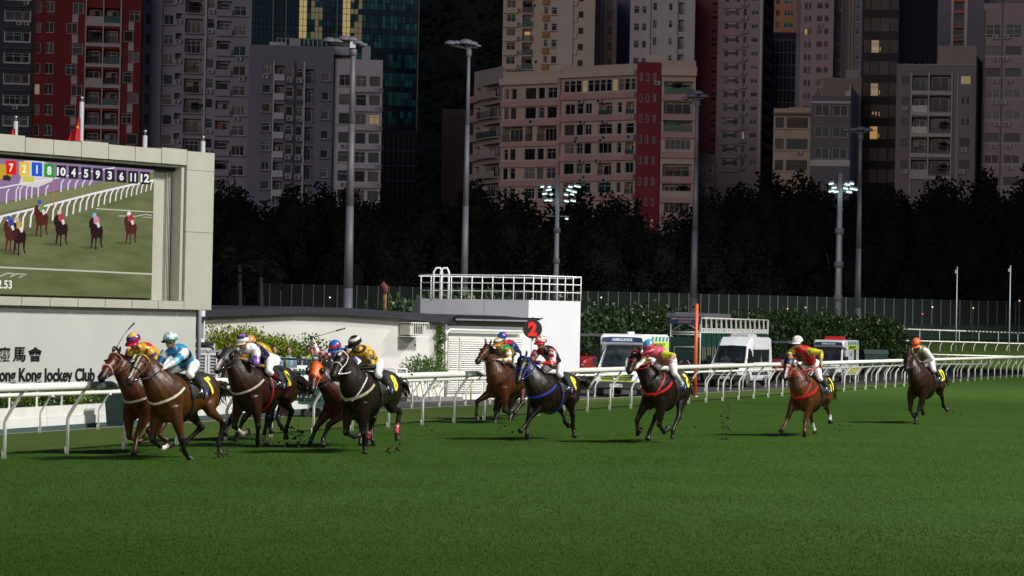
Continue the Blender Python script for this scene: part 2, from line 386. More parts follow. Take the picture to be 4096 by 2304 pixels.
# ================================================================== organic bodies: lofts merged by a voxel remesh
CROPS = {'a': (350, 1260, 2.337), 'b': (830, 1300, 2.735), 'c': (1160, 1280, 2.498), 'd': (1860, 1240, 2.5875), 'e': (2300, 1200, 2.414),
         'g': (3000, 1280, 2.898), 'p': (360, 1280, 5.175), 'q': (1180, 1300, 5.175), 'r': (1880, 1310, 5.175), 's': (2480, 1320, 5.175),
         't': (3080, 1320, 5.175), 'u': (3480, 1320, 5.175), 'v': (860, 1320, 5.175), 'w': (760, 1180, 3.45)}
def cp(c, x, y):
    x0, y0, k = CROPS[c]; return (x0 + x / k, y0 + y / k)
PENDING = []
def organic(mb, name, parent, voxel, colorf, material, smooth=3, extra=None):
    """queue: merge the overlapping lofts in mb into one continuous skin; colorf(point)->rgb pigment"""
    o = mb.build(name, None, parent)
    r_ = o.modifiers.new('r', 'REMESH'); r_.mode = 'VOXEL'; r_.voxel_size = voxel; r_.adaptivity = 0
    s_ = o.modifiers.new('s', 'SMOOTH'); s_.factor = .5; s_.iterations = smooth
    PENDING.append((o, colorf, material, extra)); return o
def flush():
    bpy.context.view_layer.update(); dg = bpy.context.evaluated_depsgraph_get()
    new = [bpy.data.meshes.new_from_object(o.evaluated_get(dg)) for o, *_ in PENDING]
    for me, (o, colorf, material, extra) in zip(new, PENDING):
        o.modifiers.clear(); old = o.data; nm = old.name; 
        if extra is not None:                          # add fine pieces (fingers, nose) the voxels would swallow
            n = len(me.vertices); vs = [v.co[:] for v in me.vertices] + extra.v
            fs = [tuple(p.vertices) for p in me.polygons] + [tuple(n + i for i in f) for f in extra.f]
            me = bpy.data.meshes.new(nm); me.from_pydata(vs, [], fs)
        o.data = me; bpy.data.meshes.remove(old)
        me.materials.clear(); me.materials.append(material)
        ca = me.color_attributes.new('pigment', 'FLOAT_COLOR', 'POINT')
        buf = []
        for v in me.vertices:
            c = colorf(v.co); buf += [c[0], c[1], c[2], 1]
        ca.data.foreach_set('color', buf)
        me.polygons.foreach_set('use_smooth', [True] * len(me.polygons)); me.update()
    PENDING.clear()
M_coat = mat('horse_coat', rough=.40, var=.45, scale=4.5, attr='pigment', spec=.28, stretch=(1.6, 1.6, .45), bump=1.0)
for n_ in M_coat.node_tree.nodes:
    if n_.type == 'BUMP': n_.inputs['Distance'].default_value = .022
    if n_.type == 'TEX_NOISE': n_.inputs['Detail'].default_value = 3
M_silk = mat('jockey_silks', rough=.30, var=.08, scale=9, attr='pigment', spec=.6, bump=.7)
M_cloth = mat('everyday_cloth', rough=.8, var=.1, scale=9, attr='pigment', spec=.2, bump=.4)
M_hair = mat('horse_hair', (.012, .009, .007), .5, var=.3, scale=20, stretch=(1, 1, .2))
M_eye = mat('eye_gloss', (.006, .005, .005), .08)
def strap(name, col, rough=.45): return mat(name, col, rough, var=.1, scale=20)

class Frame:
    def __init__(s, D, h, croup, sc):
        s.h = R(h); s.F = Vector((-math.sin(s.h), -math.cos(s.h), 0)); s.L = Vector((math.cos(s.h), -math.sin(s.h), 0)); s.sc = sc
        cl = Vector((-.5, 0, 1.53)); c = at(*croup, D + .5 * sc * math.cos(s.h))
        s.O = c - (s.F * cl.x + s.L * cl.y + Vector((0, 0, cl.z))) * sc
        s.rz = math.atan2(s.F.y, s.F.x)
    def inv(s, p): d = p - s.O; return Vector((d.dot(s.F), d.dot(s.L), d.z)) / s.sc
    def lray(s, px):
        o = s.inv(CAM); d = ray(*px); return o, Vector((d.dot(s.F), d.dot(s.L), d.z)).normalized()
    def yplane(s, px, y):
        o, d = s.lray(px); return o + d * ((y - o.y) / d.y)
    def xplane(s, px, x):
        o, d = s.lray(px); return o + d * ((x - o.x) / d.x)
    def sphere(s, px, c, r, y, hint=None):
        o, d = s.lray(px); m = (c - o).dot(d); q = o + d * m; k = (q - c).length
        if k >= r: return c + (q - c).normalized() * r
        e = math.sqrt(r * r - k * k); A, B = q - d * e, q + d * e
        if hint == 'f': return A if A.x > B.x else B
        if hint == 'b': return A if A.x < B.x else B
        return A if abs(A.y - y) < abs(B.y - y) else B
TR = [(-.90, 1.18, .08, .11), (-.85, 1.22, .20, .22), (-.72, 1.235, .265, .30), (-.54, 1.235, .30, .315), (-.36, 1.20, .295, .312), (-.16, 1.155, .29, .318),
      (.04, 1.12, .30, .352), (.24, 1.105, .295, .392), (.38, 1.12, .275, .415), (.52, 1.13, .26, .375), (.65, 1.12, .225, .30), (.76, 1.11, .15, .19), (.82, 1.10, .07, .09)]
def trunk(x):
    for i in range(len(TR) - 1):
        if TR[i][0] <= x <= TR[i + 1][0]:
            t = (x - TR[i][0]) / (TR[i + 1][0] - TR[i][0]); return [TR[i][k] * (1 - t) + TR[i + 1][k] * t for k in range(4)]
    return list(TR[0] if x < TR[0][0] else TR[-1])
def tsurf(x, deg, off=0.0):
    _, zc, w, h = trunk(x); a = R(deg); return Vector((x, (w + off) * math.sin(a), zc + (h + off) * math.cos(a)))
def ik(a, b, l1, l2, pole):
    d = b - a; L_ = d.length
    if L_ > (l1 + l2) * .995: b = a + d.normalized() * (l1 + l2) * .995; d = b - a; L_ = d.length
    u = d / L_; x = (l1 * l1 - l2 * l2 + L_ * L_) / (2 * L_); hh = math.sqrt(max(0, l1 * l1 - x * x))
    p = (pole - u * pole.dot(u)).normalized(); return a + u * x + p * hh, b
def seglen(p, a, b):
    ab = b - a; t = max(0, min(1, (p - a).dot(ab) / max(1e-9, ab.length_squared))); return (p - (a + ab * t)).length, t

def horse(c):
    fr = Frame(c['D'], c['h'], c['croup'], c.get('sc', 1.04)); sc = fr.sc
    root = empty('horse', fr.O, fr.rz, c['label'], 'horse', None)
    mb = MB()
    rings = []
    for x, zc, w, h in TR:
        rings.append([Vector((x, w * math.sin(2 * math.pi * k / 20), zc + h * math.cos(2 * math.pi * k / 20) * (1 if math.cos(2 * math.pi * k / 20) > 0 else .96))) for k in range(20)])
    mb.loft(rings)
    # ---- head and neck
    P = fr.yplane(c['poll'], c.get('pollY', 0.0))
    if (P - Vector((.55, 0, 1.3))).length > .80 or P.x < .75: 
        P = fr.sphere(c['poll'], Vector((.52, 0, 1.28)), .72, 0, 'f')
    Z = fr.sphere(c['muzzle'], P, .72, 0, c.get('mh', 'f')); a = (Z - P).normalized()
    lat = Vector((0, 0, 1)).cross(a)
    if lat.y < 0: lat = -lat
    lat.normalize(); dor = a.cross(lat).normalized()
    HR = [(0, .082, .095, -.02), (.12, .104, .138, -.05), (.26, .110, .148, -.056), (.4, .096, .124, -.04), (.55, .074, .097, -.024), (.70, .062, .078, -.014), (.84, .066, .074, -.014), (.94, .064, .068, -.016), (1.0, .048, .052, -.02), (1.03, .024, .026, -.022)]; HR = [(t, w * 1.1, h * 1.1, q * 1.05) for t, w, h, q in HR]
    def hsurf(t, deg, off=0.0):
        for i in range(len(HR) - 1):
            if HR[i][0] <= t <= HR[i + 1][0] + 1e-6:
                k = (t - HR[i][0]) / (HR[i + 1][0] - HR[i][0]); w, h, s_ = [HR[i][j] * (1 - k) + HR[i + 1][j] * k for j in (1, 2, 3)]; break
        A = R(deg); return P + a * (.72 * t) + dor * (s_ + (h + off) * math.cos(A)) + lat * ((w + off) * math.sin(A))
    mb.loft([[hsurf(t, 360 * k / 14) for k in range(14)] for t, *_ in HR])
    for sgn in (-1, 1):                                  # ears, cheek bone, eye socket
        e0 = P + dor * .05 + lat * .055 * sgn
        e1 = e0 + dor * .10 - a * c.get('ear', .10) + lat * .015 * sgn
        mb.tube([e0, e0.lerp(e1, .4), e0.lerp(e1, .75), e1], [(.03, .026), (.034, .026), (.024, .02), .008], 8)
        mb.sphere(P + a * .205 + dor * .03 + lat * .09 * sgn, .034)
        mb.sphere(P + a * .205 - dor * .07 + lat * .06 * sgn, (.06, .06, .06))
        mb.sphere(P + a * .665 + dor * .015 + lat * .04 * sgn, .022)
    N0 = Vector((.50, 0, 1.16)); N3 = P + a * .06 - dor * .07; N1 = N0 + Vector((.26, 0, .16)); N2 = N3 - Vector((.22, 0, .10)) if N3.z > 1.45 else N3 - Vector((.24, 0, 0.02))
    nr = []
    neck = []
    for i in range(9):
        t = i / 8; q = N0 * (1 - t) ** 3 + N1 * 3 * t * (1 - t) ** 2 + N2 * 3 * t * t * (1 - t) + N3 * t ** 3
        tg = ((N1 - N0) * 3 * (1 - t) ** 2 + (N2 - N1) * 6 * t * (1 - t) + (N3 - N2) * 3 * t * t).normalized()
        l_ = Vector((0, 1, 0)); l_ = (l_ - tg * l_.dot(tg)).normalized(); u_ = tg.cross(l_)
        w = .205 * (1 - t) ** 1.1 + .098; hh = .235 * (1 - t) ** 1.0 + .165
        nr.append([q + u_ * hh * math.cos(2 * math.pi * k / 16) + l_ * w * math.sin(2 * math.pi * k / 16) for k in range(16)]); neck.append((q, u_, l_, w, hh, tg))
    mb.loft(nr)
    # ---- legs
    chains = []; ground_pts = []
    for key, sgn in (('LF', 1), ('RF', -1), ('LH', 1), ('RH', -1)):
        px = c.get(key); fore = key[1] == 'F'
        y0 = sgn * (.15 if fore else .16)
        if fore:
            S0 = Vector((.60, y0 * .95, 1.10)); E = Vector((.42, y0, .88)); LL = [.28, .38, .29, .18]
            tmpl = [Vector((.42, y0, .92)), Vector((.62, y0, .62)), Vector((.40, y0, .42)), Vector((.28, y0, .50))]
        else:
            S0 = Vector((-.56, y0 * .9, 1.20)); LL = [.32, .41, .375, .175]
            tmpl = [Vector((-.35, y0 * 1.15, .95)), Vector((-.66, y0, .66)), Vector((-.42, y0, .36)), Vector((-.40, y0, .18))]
        pts = [S0]; prev = S0
        for i in range(4):
            q = px[i] if px else None
            hint = None
            if q and len(q) == 3 and isinstance(q[2], str): hint = q[2]; q = q[:2]
            if q is None: n_ = prev + (tmpl[i] - (pts[-1] if False else prev)).normalized() * LL[i]
            else: n_ = fr.sphere(q, prev, LL[i], y0 * (1.1 if i == 0 else .9), hint)
            if i == 0:                               # keep elbow and stifle inside the flank
                n_.y = sgn * min(max(abs(n_.y), .12), .22) if n_.y * sgn > 0 else sgn * .12
                n_.z = min(max(n_.z, .80), .98); 
                if fore: n_.x = min(max(n_.x, .34), .60)
                else: n_.x = min(max(n_.x, -.52), -.22)
            pts.append(n_); prev = n_
        chains.append((key, sgn, fore, pts))
        A, E, K, T, H = pts
        if fore:
            mb.sphere(A.lerp(E, .3) + Vector((-.02, -.03 * sgn, 0)), (.20, .135, .30), 14, 9)
            mb.tube([A.lerp(E, .4), E, E.lerp(K, .3), E.lerp(K, .62), K.lerp(E, .14)], [(.16, .12), (.13, .105), (.105, .09), .07, .054], 12, sidev=(1, 0, 0))
            mb.tube([K.lerp(E, .16), K.lerp(E, .04), K.lerp(T, .06), K.lerp(T, .2), K.lerp(T, .55), T.lerp(K, .12), T, T.lerp(H, .3)], [.055, .060, .057, .043, .037, .040, .049, .039], 12)
        else:
            mb.sphere(A + Vector((-.02, .0, -.02)), (.27, .15, .30), 14, 9)
            m1 = A.lerp(E, .5) + Vector((-.07, 0, 0))
            mb.tube([A, m1, E.lerp(K, .05) + Vector((-.05, 0, .03)), E.lerp(K, .3), E.lerp(K, .6), K.lerp(E, .12)], [(.24, .14), (.23, .135), (.175, .115), (.125, .088), (.08, .062), (.052, .047)], 12, sidev=(1, 0, 0))
            hd = (K - E.lerp(T, .5)).normalized()
            mb.sphere(K + hd * .02, (.045, .045, .05))
            mb.tube([K.lerp(E, .16) + hd * .035, K.lerp(E, .03), K.lerp(T, .12), K.lerp(T, .28), K.lerp(T, .6), T.lerp(K, .12), T, T.lerp(H, .3)], [.04, .064, .056, .045, .039, .042, .050, .040], 12)
            mb.tube([K.lerp(E, .45) + hd * .03, K + hd * .05], [.03, .028], 8)
        dT = (H - T).normalized()
        mb.tube([T.lerp(H, .1), T.lerp(H, .45), T.lerp(H, .55), T.lerp(H, .66), H], [.044, .038, .046, .052, .066], 12)
    # ---- pigment
    coat = c['coat']; dark = c.get('dark', (.010, .008, .007)); white = (.62, .56, .5); socks = c.get('socks', {}); blaze = c.get('blaze'); points = c.get('points', True)
    fullsock = c.get('bandage', {})
    def colorf(p):
        best = 9; bk = None
        for key, sgn, fore, pts in chains:
            for i in (1, 2, 3):
                d, t = seglen(p, pts[i], pts[i + 1])
                if d < best: best = d; bk = (key, i, t)
        col = coat; r_ = p - P; ta = r_.dot(a) / .72; hd_ = r_.dot(dor); hl = r_.dot(lat)
        inhead = -.05 < ta < 1.1 and abs(hl) < .13 and -.2 < hd_ < .16 and p.x > .8
        if inhead:
            k = sstep(.68, .9, ta); col = tuple(u * (1 - k) + v * k for u, v in zip(coat, c.get('muz', (.02, .017, .016))))
            if blaze and blaze[0] < ta < blaze[1] and abs(hl - blaze[3] * (ta - .3)) < blaze[2] and hd_ > 0: col = white
            if hd_ > .11: col = tuple(v * .5 for v in coat)
            return col
        if bk and best < .11 and p.z < 1.0:
            key, i, t = bk
            if i == 3 and t > .62: return (.035, .028, .022)
            if key in fullsock:
                if (i == 2 and t > .62) or (i == 3 and t < .2): return fullsock[key] if not (i == 2 and .72 < t < .8) else (.7, .68, .66)
            if key in socks and ((i == 2 and t > socks[key]) or i == 3): return white
            if points:
                k = sstep(.55, 1.0, t) if i == 1 else 1.0
                col = tuple(u * (1 - k) + v * k for u, v in zip(coat, dark))
        # paler belly and darker back are the horse's own pigment
        k = sstep(1.35, 1.55, p.z) * .35; col = tuple(u * (1 - k) + v * k for u, v in zip(col, dark))
        return col
    body = organic(mb, 'body', root, .0175, colorf, M_coat, 3); body.scale = (sc, sc, sc)
    def part(m_, name, mats, smooth=True):
        o = m_.build(name, mats, root, smooth); o.scale = (sc, sc, sc); return o
    # ---- eyes, nostrils
    m_ = MB()
    for sgn in (-1, 1): m_.sphere(P + a * .205 + dor * .035 + lat * .124 * sgn, .019, 10, 7)
    part(m_, 'eyes', M_eye)
    m_ = MB()
    for sgn in (-1, 1): m_.sphere(P + a * .675 + dor * .012 + lat * .058 * sgn, (.018, .012, .014), 8, 6)
    part(m_, 'nostrils', M_black)
    # ---- mane, forelock and tail
    m_ = MB(); hr = random.Random(c['seed'])
    for i in range(46):
        t = hr.uniform(.12, 1.0) * 7.99; k = int(t); f = t - k; q, u_, l_, w, hh, tg = neck[k]; q2 = neck[k + 1][0]; h2 = neck[k + 1][4]
        b0 = q.lerp(q2, f) + u_ * ((hh * (1 - f) + h2 * f) - .015); s_ = hr.choice((-1, 1, -1))
        b1 = b0 + u_ * hr.uniform(.01, .04) - tg * hr.uniform(.03, .08) + l_ * s_ * hr.uniform(.01, .05); b2 = b1 - tg * hr.uniform(.03, .09) + l_ * s_ * .03 - u_ * hr.uniform(0, .06)
        m_.tube([b0, b1, b2], [.022, .015, .003], 5)
    for i in range(7): 
        b0 = P + dor * .06 + lat * hr.uniform(-.03, .03); m_.tube([b0, b0 + a * .06 + dor * .03 + lat * hr.uniform(-.03, .03), b0 + a * .12 + dor * .0], [.014, .01, .003], 5)
    part(m_, 'mane', M_hair)
    m_ = MB(); T0 = Vector((-.84, 0, 1.34)); tl = c.get('tail', (0, 0)); 
    for i in range(34):
        j = Vector((hr.uniform(-.02, .02), hr.uniform(-.035, .035), hr.uniform(-.03, .03))); 
        e = T0 + Vector((-.52 + hr.uniform(-.16, .10), tl[0] + hr.uniform(-.14, .14), tl[1] - .16 + hr.uniform(-.24, .12)))
        m_.tube([T0 + j, T0 + Vector((-.16, tl[0] * .3, .02 + tl[1] * .3)) + j * 1.5, (T0 + e) / 2 + Vector((-.08, tl[0] * .2, .06)) + j * 2, e], [.022, .024, .018, .003], 5)
    part(m_, 'tail', M_hair)
    # ---- bridle, reins, breastplate, saddle
    bc = c['bridle']; 
    def hring(t, off=.008, r_=.009, m=None, d0=-180, d1=180):
        m.tube([hsurf(t, d0 + (d1 - d0) * k / 22, off) for k in range(23)], r_, 6, cap=True)
    m_ = MB(); hring(.06, m=m_, r_=c.get('bw', .009), d0=-85, d1=85); hring(.56, m=m_)
    for sgn in (-1, 1): m_.tube([hsurf(.02 + .8 * k / 8, sgn * (78 + k * 2.5), .008) for k in range(9)], .008, 6)
    m_.tube([hsurf(.05, x_, .01) for x_ in range(95, 266, 17)], .008, 6)
    part(m_, 'bridle', strap('bridle_' + c['id'], bc))
    m_ = MB()
    for sgn in (-1, 1):
        q = hsurf(.84, sgn * 100, .012); m_.tube([q + (a * math.cos(k * .7) + dor * math.sin(k * .7)) * .028 for k in range(10)], .006, 5)
    part(m_, 'bit_ring', M_chrome)
    bpc = c.get('breast', (.012, .011, .011))
    m_ = MB()
    pts = []
    for k in range(25):
        d = -108 + 216 * k / 24; ab = abs(d) / 108; y = math.sin(R(d)) * .27; x = .83 - .40 * (ab ** 2.2); z = 1.10 + .22 * ab ** 2
        pts.append(Vector((x + .01, y * (1 if ab < .9 else .98), z - .02)))
    BP = pts
    PENDING_WRAP.append((body, m_, 'breastplate', strap('strap_' + c['id'], bpc), root, pts, c.get('bpw', .016), sc))
    if c.get('yoke'):
        for sgn in (1, -1):
            y_ = [Vector((.86, sgn * .05, 1.02)), Vector((.83, sgn * .13, 1.15)), Vector((.74, sgn * .19, 1.30)), Vector((.60, sgn * .19, 1.42)), Vector((.48, sgn * .12, 1.50))]
            PENDING_WRAP.append((body, MB(), 'neck_strap', strap('yoke_' + c['id'], c['yoke']), root, y_, .011, sc))
    # saddle cloth wrapped on the back
    x0, x1 = -.50, .24
    def patch(name, x0, x1, a0, a1, off, th, m, nx=10, na=16):
        m_ = MB(); G = [[tsurf(x0 + (x1 - x0) * i / nx, a0 + (a1 - a0) * j / na, off) for i in range(nx + 1)] for j in range(na + 1)]
        G2 = [[tsurf(x0 + (x1 - x0) * i / nx, a0 + (a1 - a0) * j / na, off + th) for i in range(nx + 1)] for j in range(na + 1)]
        m_.loft([list(G[j]) + list(reversed(G2[j])) for j in range(na + 1)]); return part(m_, name, m)
    patch('saddle_cloth', x0, x1, -87, 87, .008, .014, mat('saddle_cloth_black', (.011, .011, .013), .75, bump=.3, scale=40))
    patch('saddle', -.14, .20, -52, 52, .022, .03, M_leather)
    m_ = MB(); m_.tube([tsurf(.17 + .0 * k, -180 + 15 * k, .012) for k in range(25)], (.025), 6, flat=1); part(m_, 'girth_strap', strap('girth_' + c['id'], c.get('girth', (.012, .011, .011))))
    if c.get('num'):
        me = text_mesh(c['num'], .25, 0.0, .012, 1.0)
        xs = [v.co.x for v in me.vertices]; ys = [v.co.y for v in me.vertices]; cx = (min(xs) + max(xs)) / 2; cy = (min(ys) + max(ys)) / 2
        bmm = bmesh.new(); bmm.from_mesh(me); bmesh.ops.triangulate(bmm, faces=bmm.faces[:]); bmesh.ops.subdivide_edges(bmm, edges=[e for e in bmm.edges if e.calc_length() > .04], cuts=2); bmm.to_mesh(me); bmm.free()
        for v in me.vertices:
            X, Y = v.co.x - cx, v.co.y - cy; _, zc, w_, h_ = trunk(-.27)
            v.co = tsurf(c.get('numx', -.36) + X * 1.05, 66 - Y * 1.45 / .31 * 57.3, .034)
        me.materials.clear(); me.materials.append(mat('number_yellow', (.78, .66, .02), .6)); o = link('cloth_number', me, root); o.scale = (sc,) * 3
        m_ = MB(); g = [tsurf(-.20 + dx, 84 + da, .036) for dx, da in ((-.045, 6), (.0, 10), (.045, 6), (.045, -9), (-.045, -9))]; m_.add(g, [(0, 1, 2, 3, 4)]); part(m_, 'crest', mat('crest_blue', (.02, .05, .32), .6), False)
        m_ = MB(); m_.sphere(tsurf(-.20, 84, .038), (.018, .006, .022), 8, 5); part(m_, 'crest_emblem', mat('crest_yellow', (.7, .55, .08), .6))
    # hood / blinkers
    hd = c.get('hood')
    if hd:
        m_ = MB(); tt = [0, .1, .2, .3, .4, .5]
        m_.loft([[hsurf(t, -150 + 300 * k / 18, .010 + .004 * math.sin(k)) for k in range(19)] for t in tt if t <= hd.get('len', .5)], closed=False)
        part(m_, 'hood', mat('hood_' + c['id'], hd['col'], hd.get('rough', .45), bump=.3, scale=15))
        for sgn in (-1, 1):
            m_ = MB(); ec = P + a * .2055 + dor * .03 + lat * .133 * sgn; outw = (lat * sgn + a * .25).normalized(); ax = outw.orthogonal().normalized(); ay = outw.cross(ax)
            m_.cur = 0; m_.loft([[ec + outw * o_ + (ax * math.cos(2 * math.pi * k / 16) + ay * math.sin(2 * math.pi * k / 16)) * r_ for k in range(16)] for o_, r_ in ((-.02, .066), (.02, .066), (.036, .056), (.02, .046), (0, .03))])
            part(m_, 'eye_cup', mat('eyecup_' + c['id'], hd['cup'], .35))
            m_ = MB(); m_.sphere(ec + outw * .006, .044, 10, 6); part(m_, 'eye_lens', M_eye)
    if c.get('cheek'):                                     # thick sheepskin cheek pieces
        for sgn in (-1, 1):
            m_ = MB(); m_.tube([hsurf(.05 + .7 * k / 6, sgn * (85 + 2 * k), .035) for k in range(7)], [.02, .04, .046, .046, .044, .036, .02], 10); part(m_, 'cheek_roll', mat('sheepskin', (.75, .72, .66), .95, bump=.8, scale=60))
    if c.get('noseb'):
        m_ = MB(); hring(.58, m=m_, off=.012, r_=.014); part(m_, 'noseband', strap('nose_' + c['id'], c['noseb']))
    if c.get('browc'):
        m_ = MB(); hring(.085, m=m_, off=.014, r_=.013, d0=-95, d1=95); part(m_, 'browband', strap('brow_' + c['id'], c['browc']))
    bit = {s_: hsurf(.84, s_ * 100, .02) for s_ in (-1, 1)}
    return fr, root, bit, sc
PENDING_WRAP = []
def wrap_straps():
    """lay straps onto the finished skins"""
    for body, m_, name, m, root, pts, wd, sc in PENDING_WRAP:
        bvh = BVHTree.FromPolygons([v.co for v in body.data.vertices], [tuple(p.vertices) for p in body.data.polygons])
        out = []; dense = []
        for i in range(len(pts) - 1):
            for k in range(3): dense.append(pts[i].lerp(pts[i + 1], k / 3))
        dense.append(pts[-1])
        for p in dense:
            loc, nrm, idx, dist = bvh.find_nearest(p); out.append((loc, nrm))
        rings = []
        for i, (q, n) in enumerate(out):
            t = (out[min(i + 1, len(out) - 1)][0] - out[max(i - 1, 0)][0]).normalized(); s_ = t.cross(n).normalized()
            rings.append([q + s_ * wd * u + n * v for u, v in ((-1, .002), (-1, .014), (1, .014), (1, .002))])
        m_.loft(rings); o = m_.build(name, m, root, False); o.scale = (sc,) * 3
    PENDING_WRAP.clear()
# ================================================================== riders
SKIN = (.42, .24, .16); WHITE = (.75, .75, .74); BOOT = (.012, .011, .011)
def hand_fingers(ex, wrist, d, palmn, curl=1.0, s=1.0):
    """five separate curled fingers; d: forearm direction, palmn: side the fingers close to"""
    d = d.normalized(); palmn = (palmn - d * palmn.dot(d)).normalized(); sd = d.cross(palmn)
    k0 = wrist + d * .075 * s
    for i, (off, ln) in enumerate(((-.030, .062), (-.010, .072), (.011, .068), (.030, .054))):
        b = k0 + sd * off * s; p1 = b + (d * .9 + palmn * .35).normalized() * ln * .45 * s; p2 = p1 + (d * .1 + palmn).normalized() * ln * .40 * s * curl; p3 = p2 + (-d * .8 + palmn * .5).normalized() * ln * .32 * s
        ex.tube([b - d * .012, p1, p2, p3], [.0095 * s, .0095 * s, .0085 * s, .007 * s], 6)
    b = wrist + d * .025 * s + sd * -.034 * s; ex.tube([b, b + (d * .7 - sd * .5 + palmn * .5).normalized() * .035 * s, b + d * .05 * s + palmn * .04 * s - sd * .01], [.012 * s, .0105 * s, .008 * s], 6)
def face_bits(ex, H, f, l, u, s=1.0):
    """nose, lips, ears, brow for a head at H looking along f"""
    ex.tube([H + f * .088 * s + u * .012 * s, H + f * .108 * s - u * .022 * s, H + f * .086 * s - u * .032 * s], [.008 * s, .014 * s, .009 * s], 6)
    for sg in (-1, 1): ex.sphere(H + l * sg * .077 * s - u * .01 * s - f * .005, (.016 * s, .012 * s, .03 * s), 7, 5)
def build_person(root, J, sc, colorf_maker, name, mat_, hands=True, scale_head=1.0, voxel=.0125):
    """J: dict of local joint positions P (pelvis) C (chest top) H (head) f (face dir) SL ER.. -> continuous body"""
    mb = MB(); ex = MB(); P, C_, H = J['P'], J['C'], J['H']; f = J['f'].normalized(); l = J['l'].normalized(); u = f.cross(l).normalized()
    if u.z < 0: u = -u
    seg = []
    ax = (C_ - P); up = J['back']
    lv = J['l']
    hump = J.get('hump', .035)
    mb.tube([P - ax * .22, P - ax * .06, P + ax * .18, P + ax * .45 + up * hump, P + ax * .78 + up * hump * 1.1, C_ + ax * .02, C_ + ax * .10],
            [(.09, .08), (.165, .125), (.155, .12), (.165, .125), (.19, .125), (.15, .095), (.07, .06)], 16, sidev=lv)
    seg.append(('torso', P + up * .0, C_, .14)); seg.append(('hip', P - ax * .25, P + ax * .02, .15))
    nk = H - u * .06 - f * .02
    mb.tube([C_ - ax * .03, C_.lerp(nk, .6), nk], [.075, .058, .055], 10); seg.append(('neck', C_, nk, .055))
    k = scale_head
    mb.sphere(H, (.098 * k, .080 * k, .115 * k), 16, 12, Matrix((f, l, u)).transposed())
    mb.sphere(H + f * .035 * k - u * .055 * k, (.062 * k, .055 * k, .060 * k), 12, 8, Matrix((f, l, u)).transposed())
    seg.append(('head', H - u * .07, H + u * .06, .085))
    face_bits(ex, H, f, l, u, k)
    for s_, K in ((1, 'L'), (-1, 'R')):
        Sh, E, W = J['S' + K], J['E' + K], J['W' + K]; puff = J.get('puff', 1.0)
        mb.tube([Sh - (E - Sh) * .10, Sh, Sh.lerp(E, .4), Sh.lerp(E, .8), E], [.06, .078 * puff, .07 * puff, .056 * puff, .052 * puff], 10)
        mb.tube([E, E.lerp(W, .3), E.lerp(W, .75), W], [.054 * puff, .052 * puff, .040, .030], 10)
        mb.sphere(E, .05 * puff)
        d = (W - E).normalized(); pn = J.get('palm' + K, Vector((0, 0, -1)))
        pr = (pn - d * pn.dot(d)).normalized(); sd = d.cross(pr)
        mb.tube([W - d * .01, W + d * .03, W + d * .08], [(.020, .030), (.022, .042), (.017, .040)], 10, sidev=pr)
        if hands: hand_fingers(ex, W, d, pn)
        seg += [('arm' + K, Sh, E, .065), ('fore' + K, E, W, .045), ('hand' + K, W + d * .02, W + d * .13, .04)]
        Hp, Kn, An, To = J['H' + K], J['K' + K], J['A' + K], J['T' + K]
        mb.tube([Hp + (Hp - Kn) * .12, Hp, Hp.lerp(Kn, .4), Hp.lerp(Kn, .8), Kn], [.09, .105, .098, .074, .066], 12)
        mb.sphere(Kn, .062)
        calf = J.get('calf', Vector((-1, 0, 0)))
        mb.tube([Kn, Kn.lerp(An, .3) + calf * .012, Kn.lerp(An, .7), An], [.060, .060, .047, .040], 12)
        mb.tube([An + (An - To).normalized() * .05, An.lerp(To, .2), An.lerp(To, .7), To], [(.038, .034), (.045, .045), (.042, .032), (.028, .02)], 10)
        seg += [('thigh' + K, Hp, Kn, .085), ('shin' + K, Kn, An, .055), ('foot' + K, An, To, .04)]
    cf = colorf_maker(J)
    def colorf(p):
        best = 9; bk = ('torso', .5)
        for nm, a, b, r_ in seg:
            d, t = seglen(p, a, b)
            if d - r_ < best: best = d - r_; bk = (nm, t)
        return cf(bk[0], bk[1], p)
    body = organic(mb, name, root, voxel, colorf, mat_, 2, ex); body.scale = (sc,) * 3
    return body, (f, l, u)
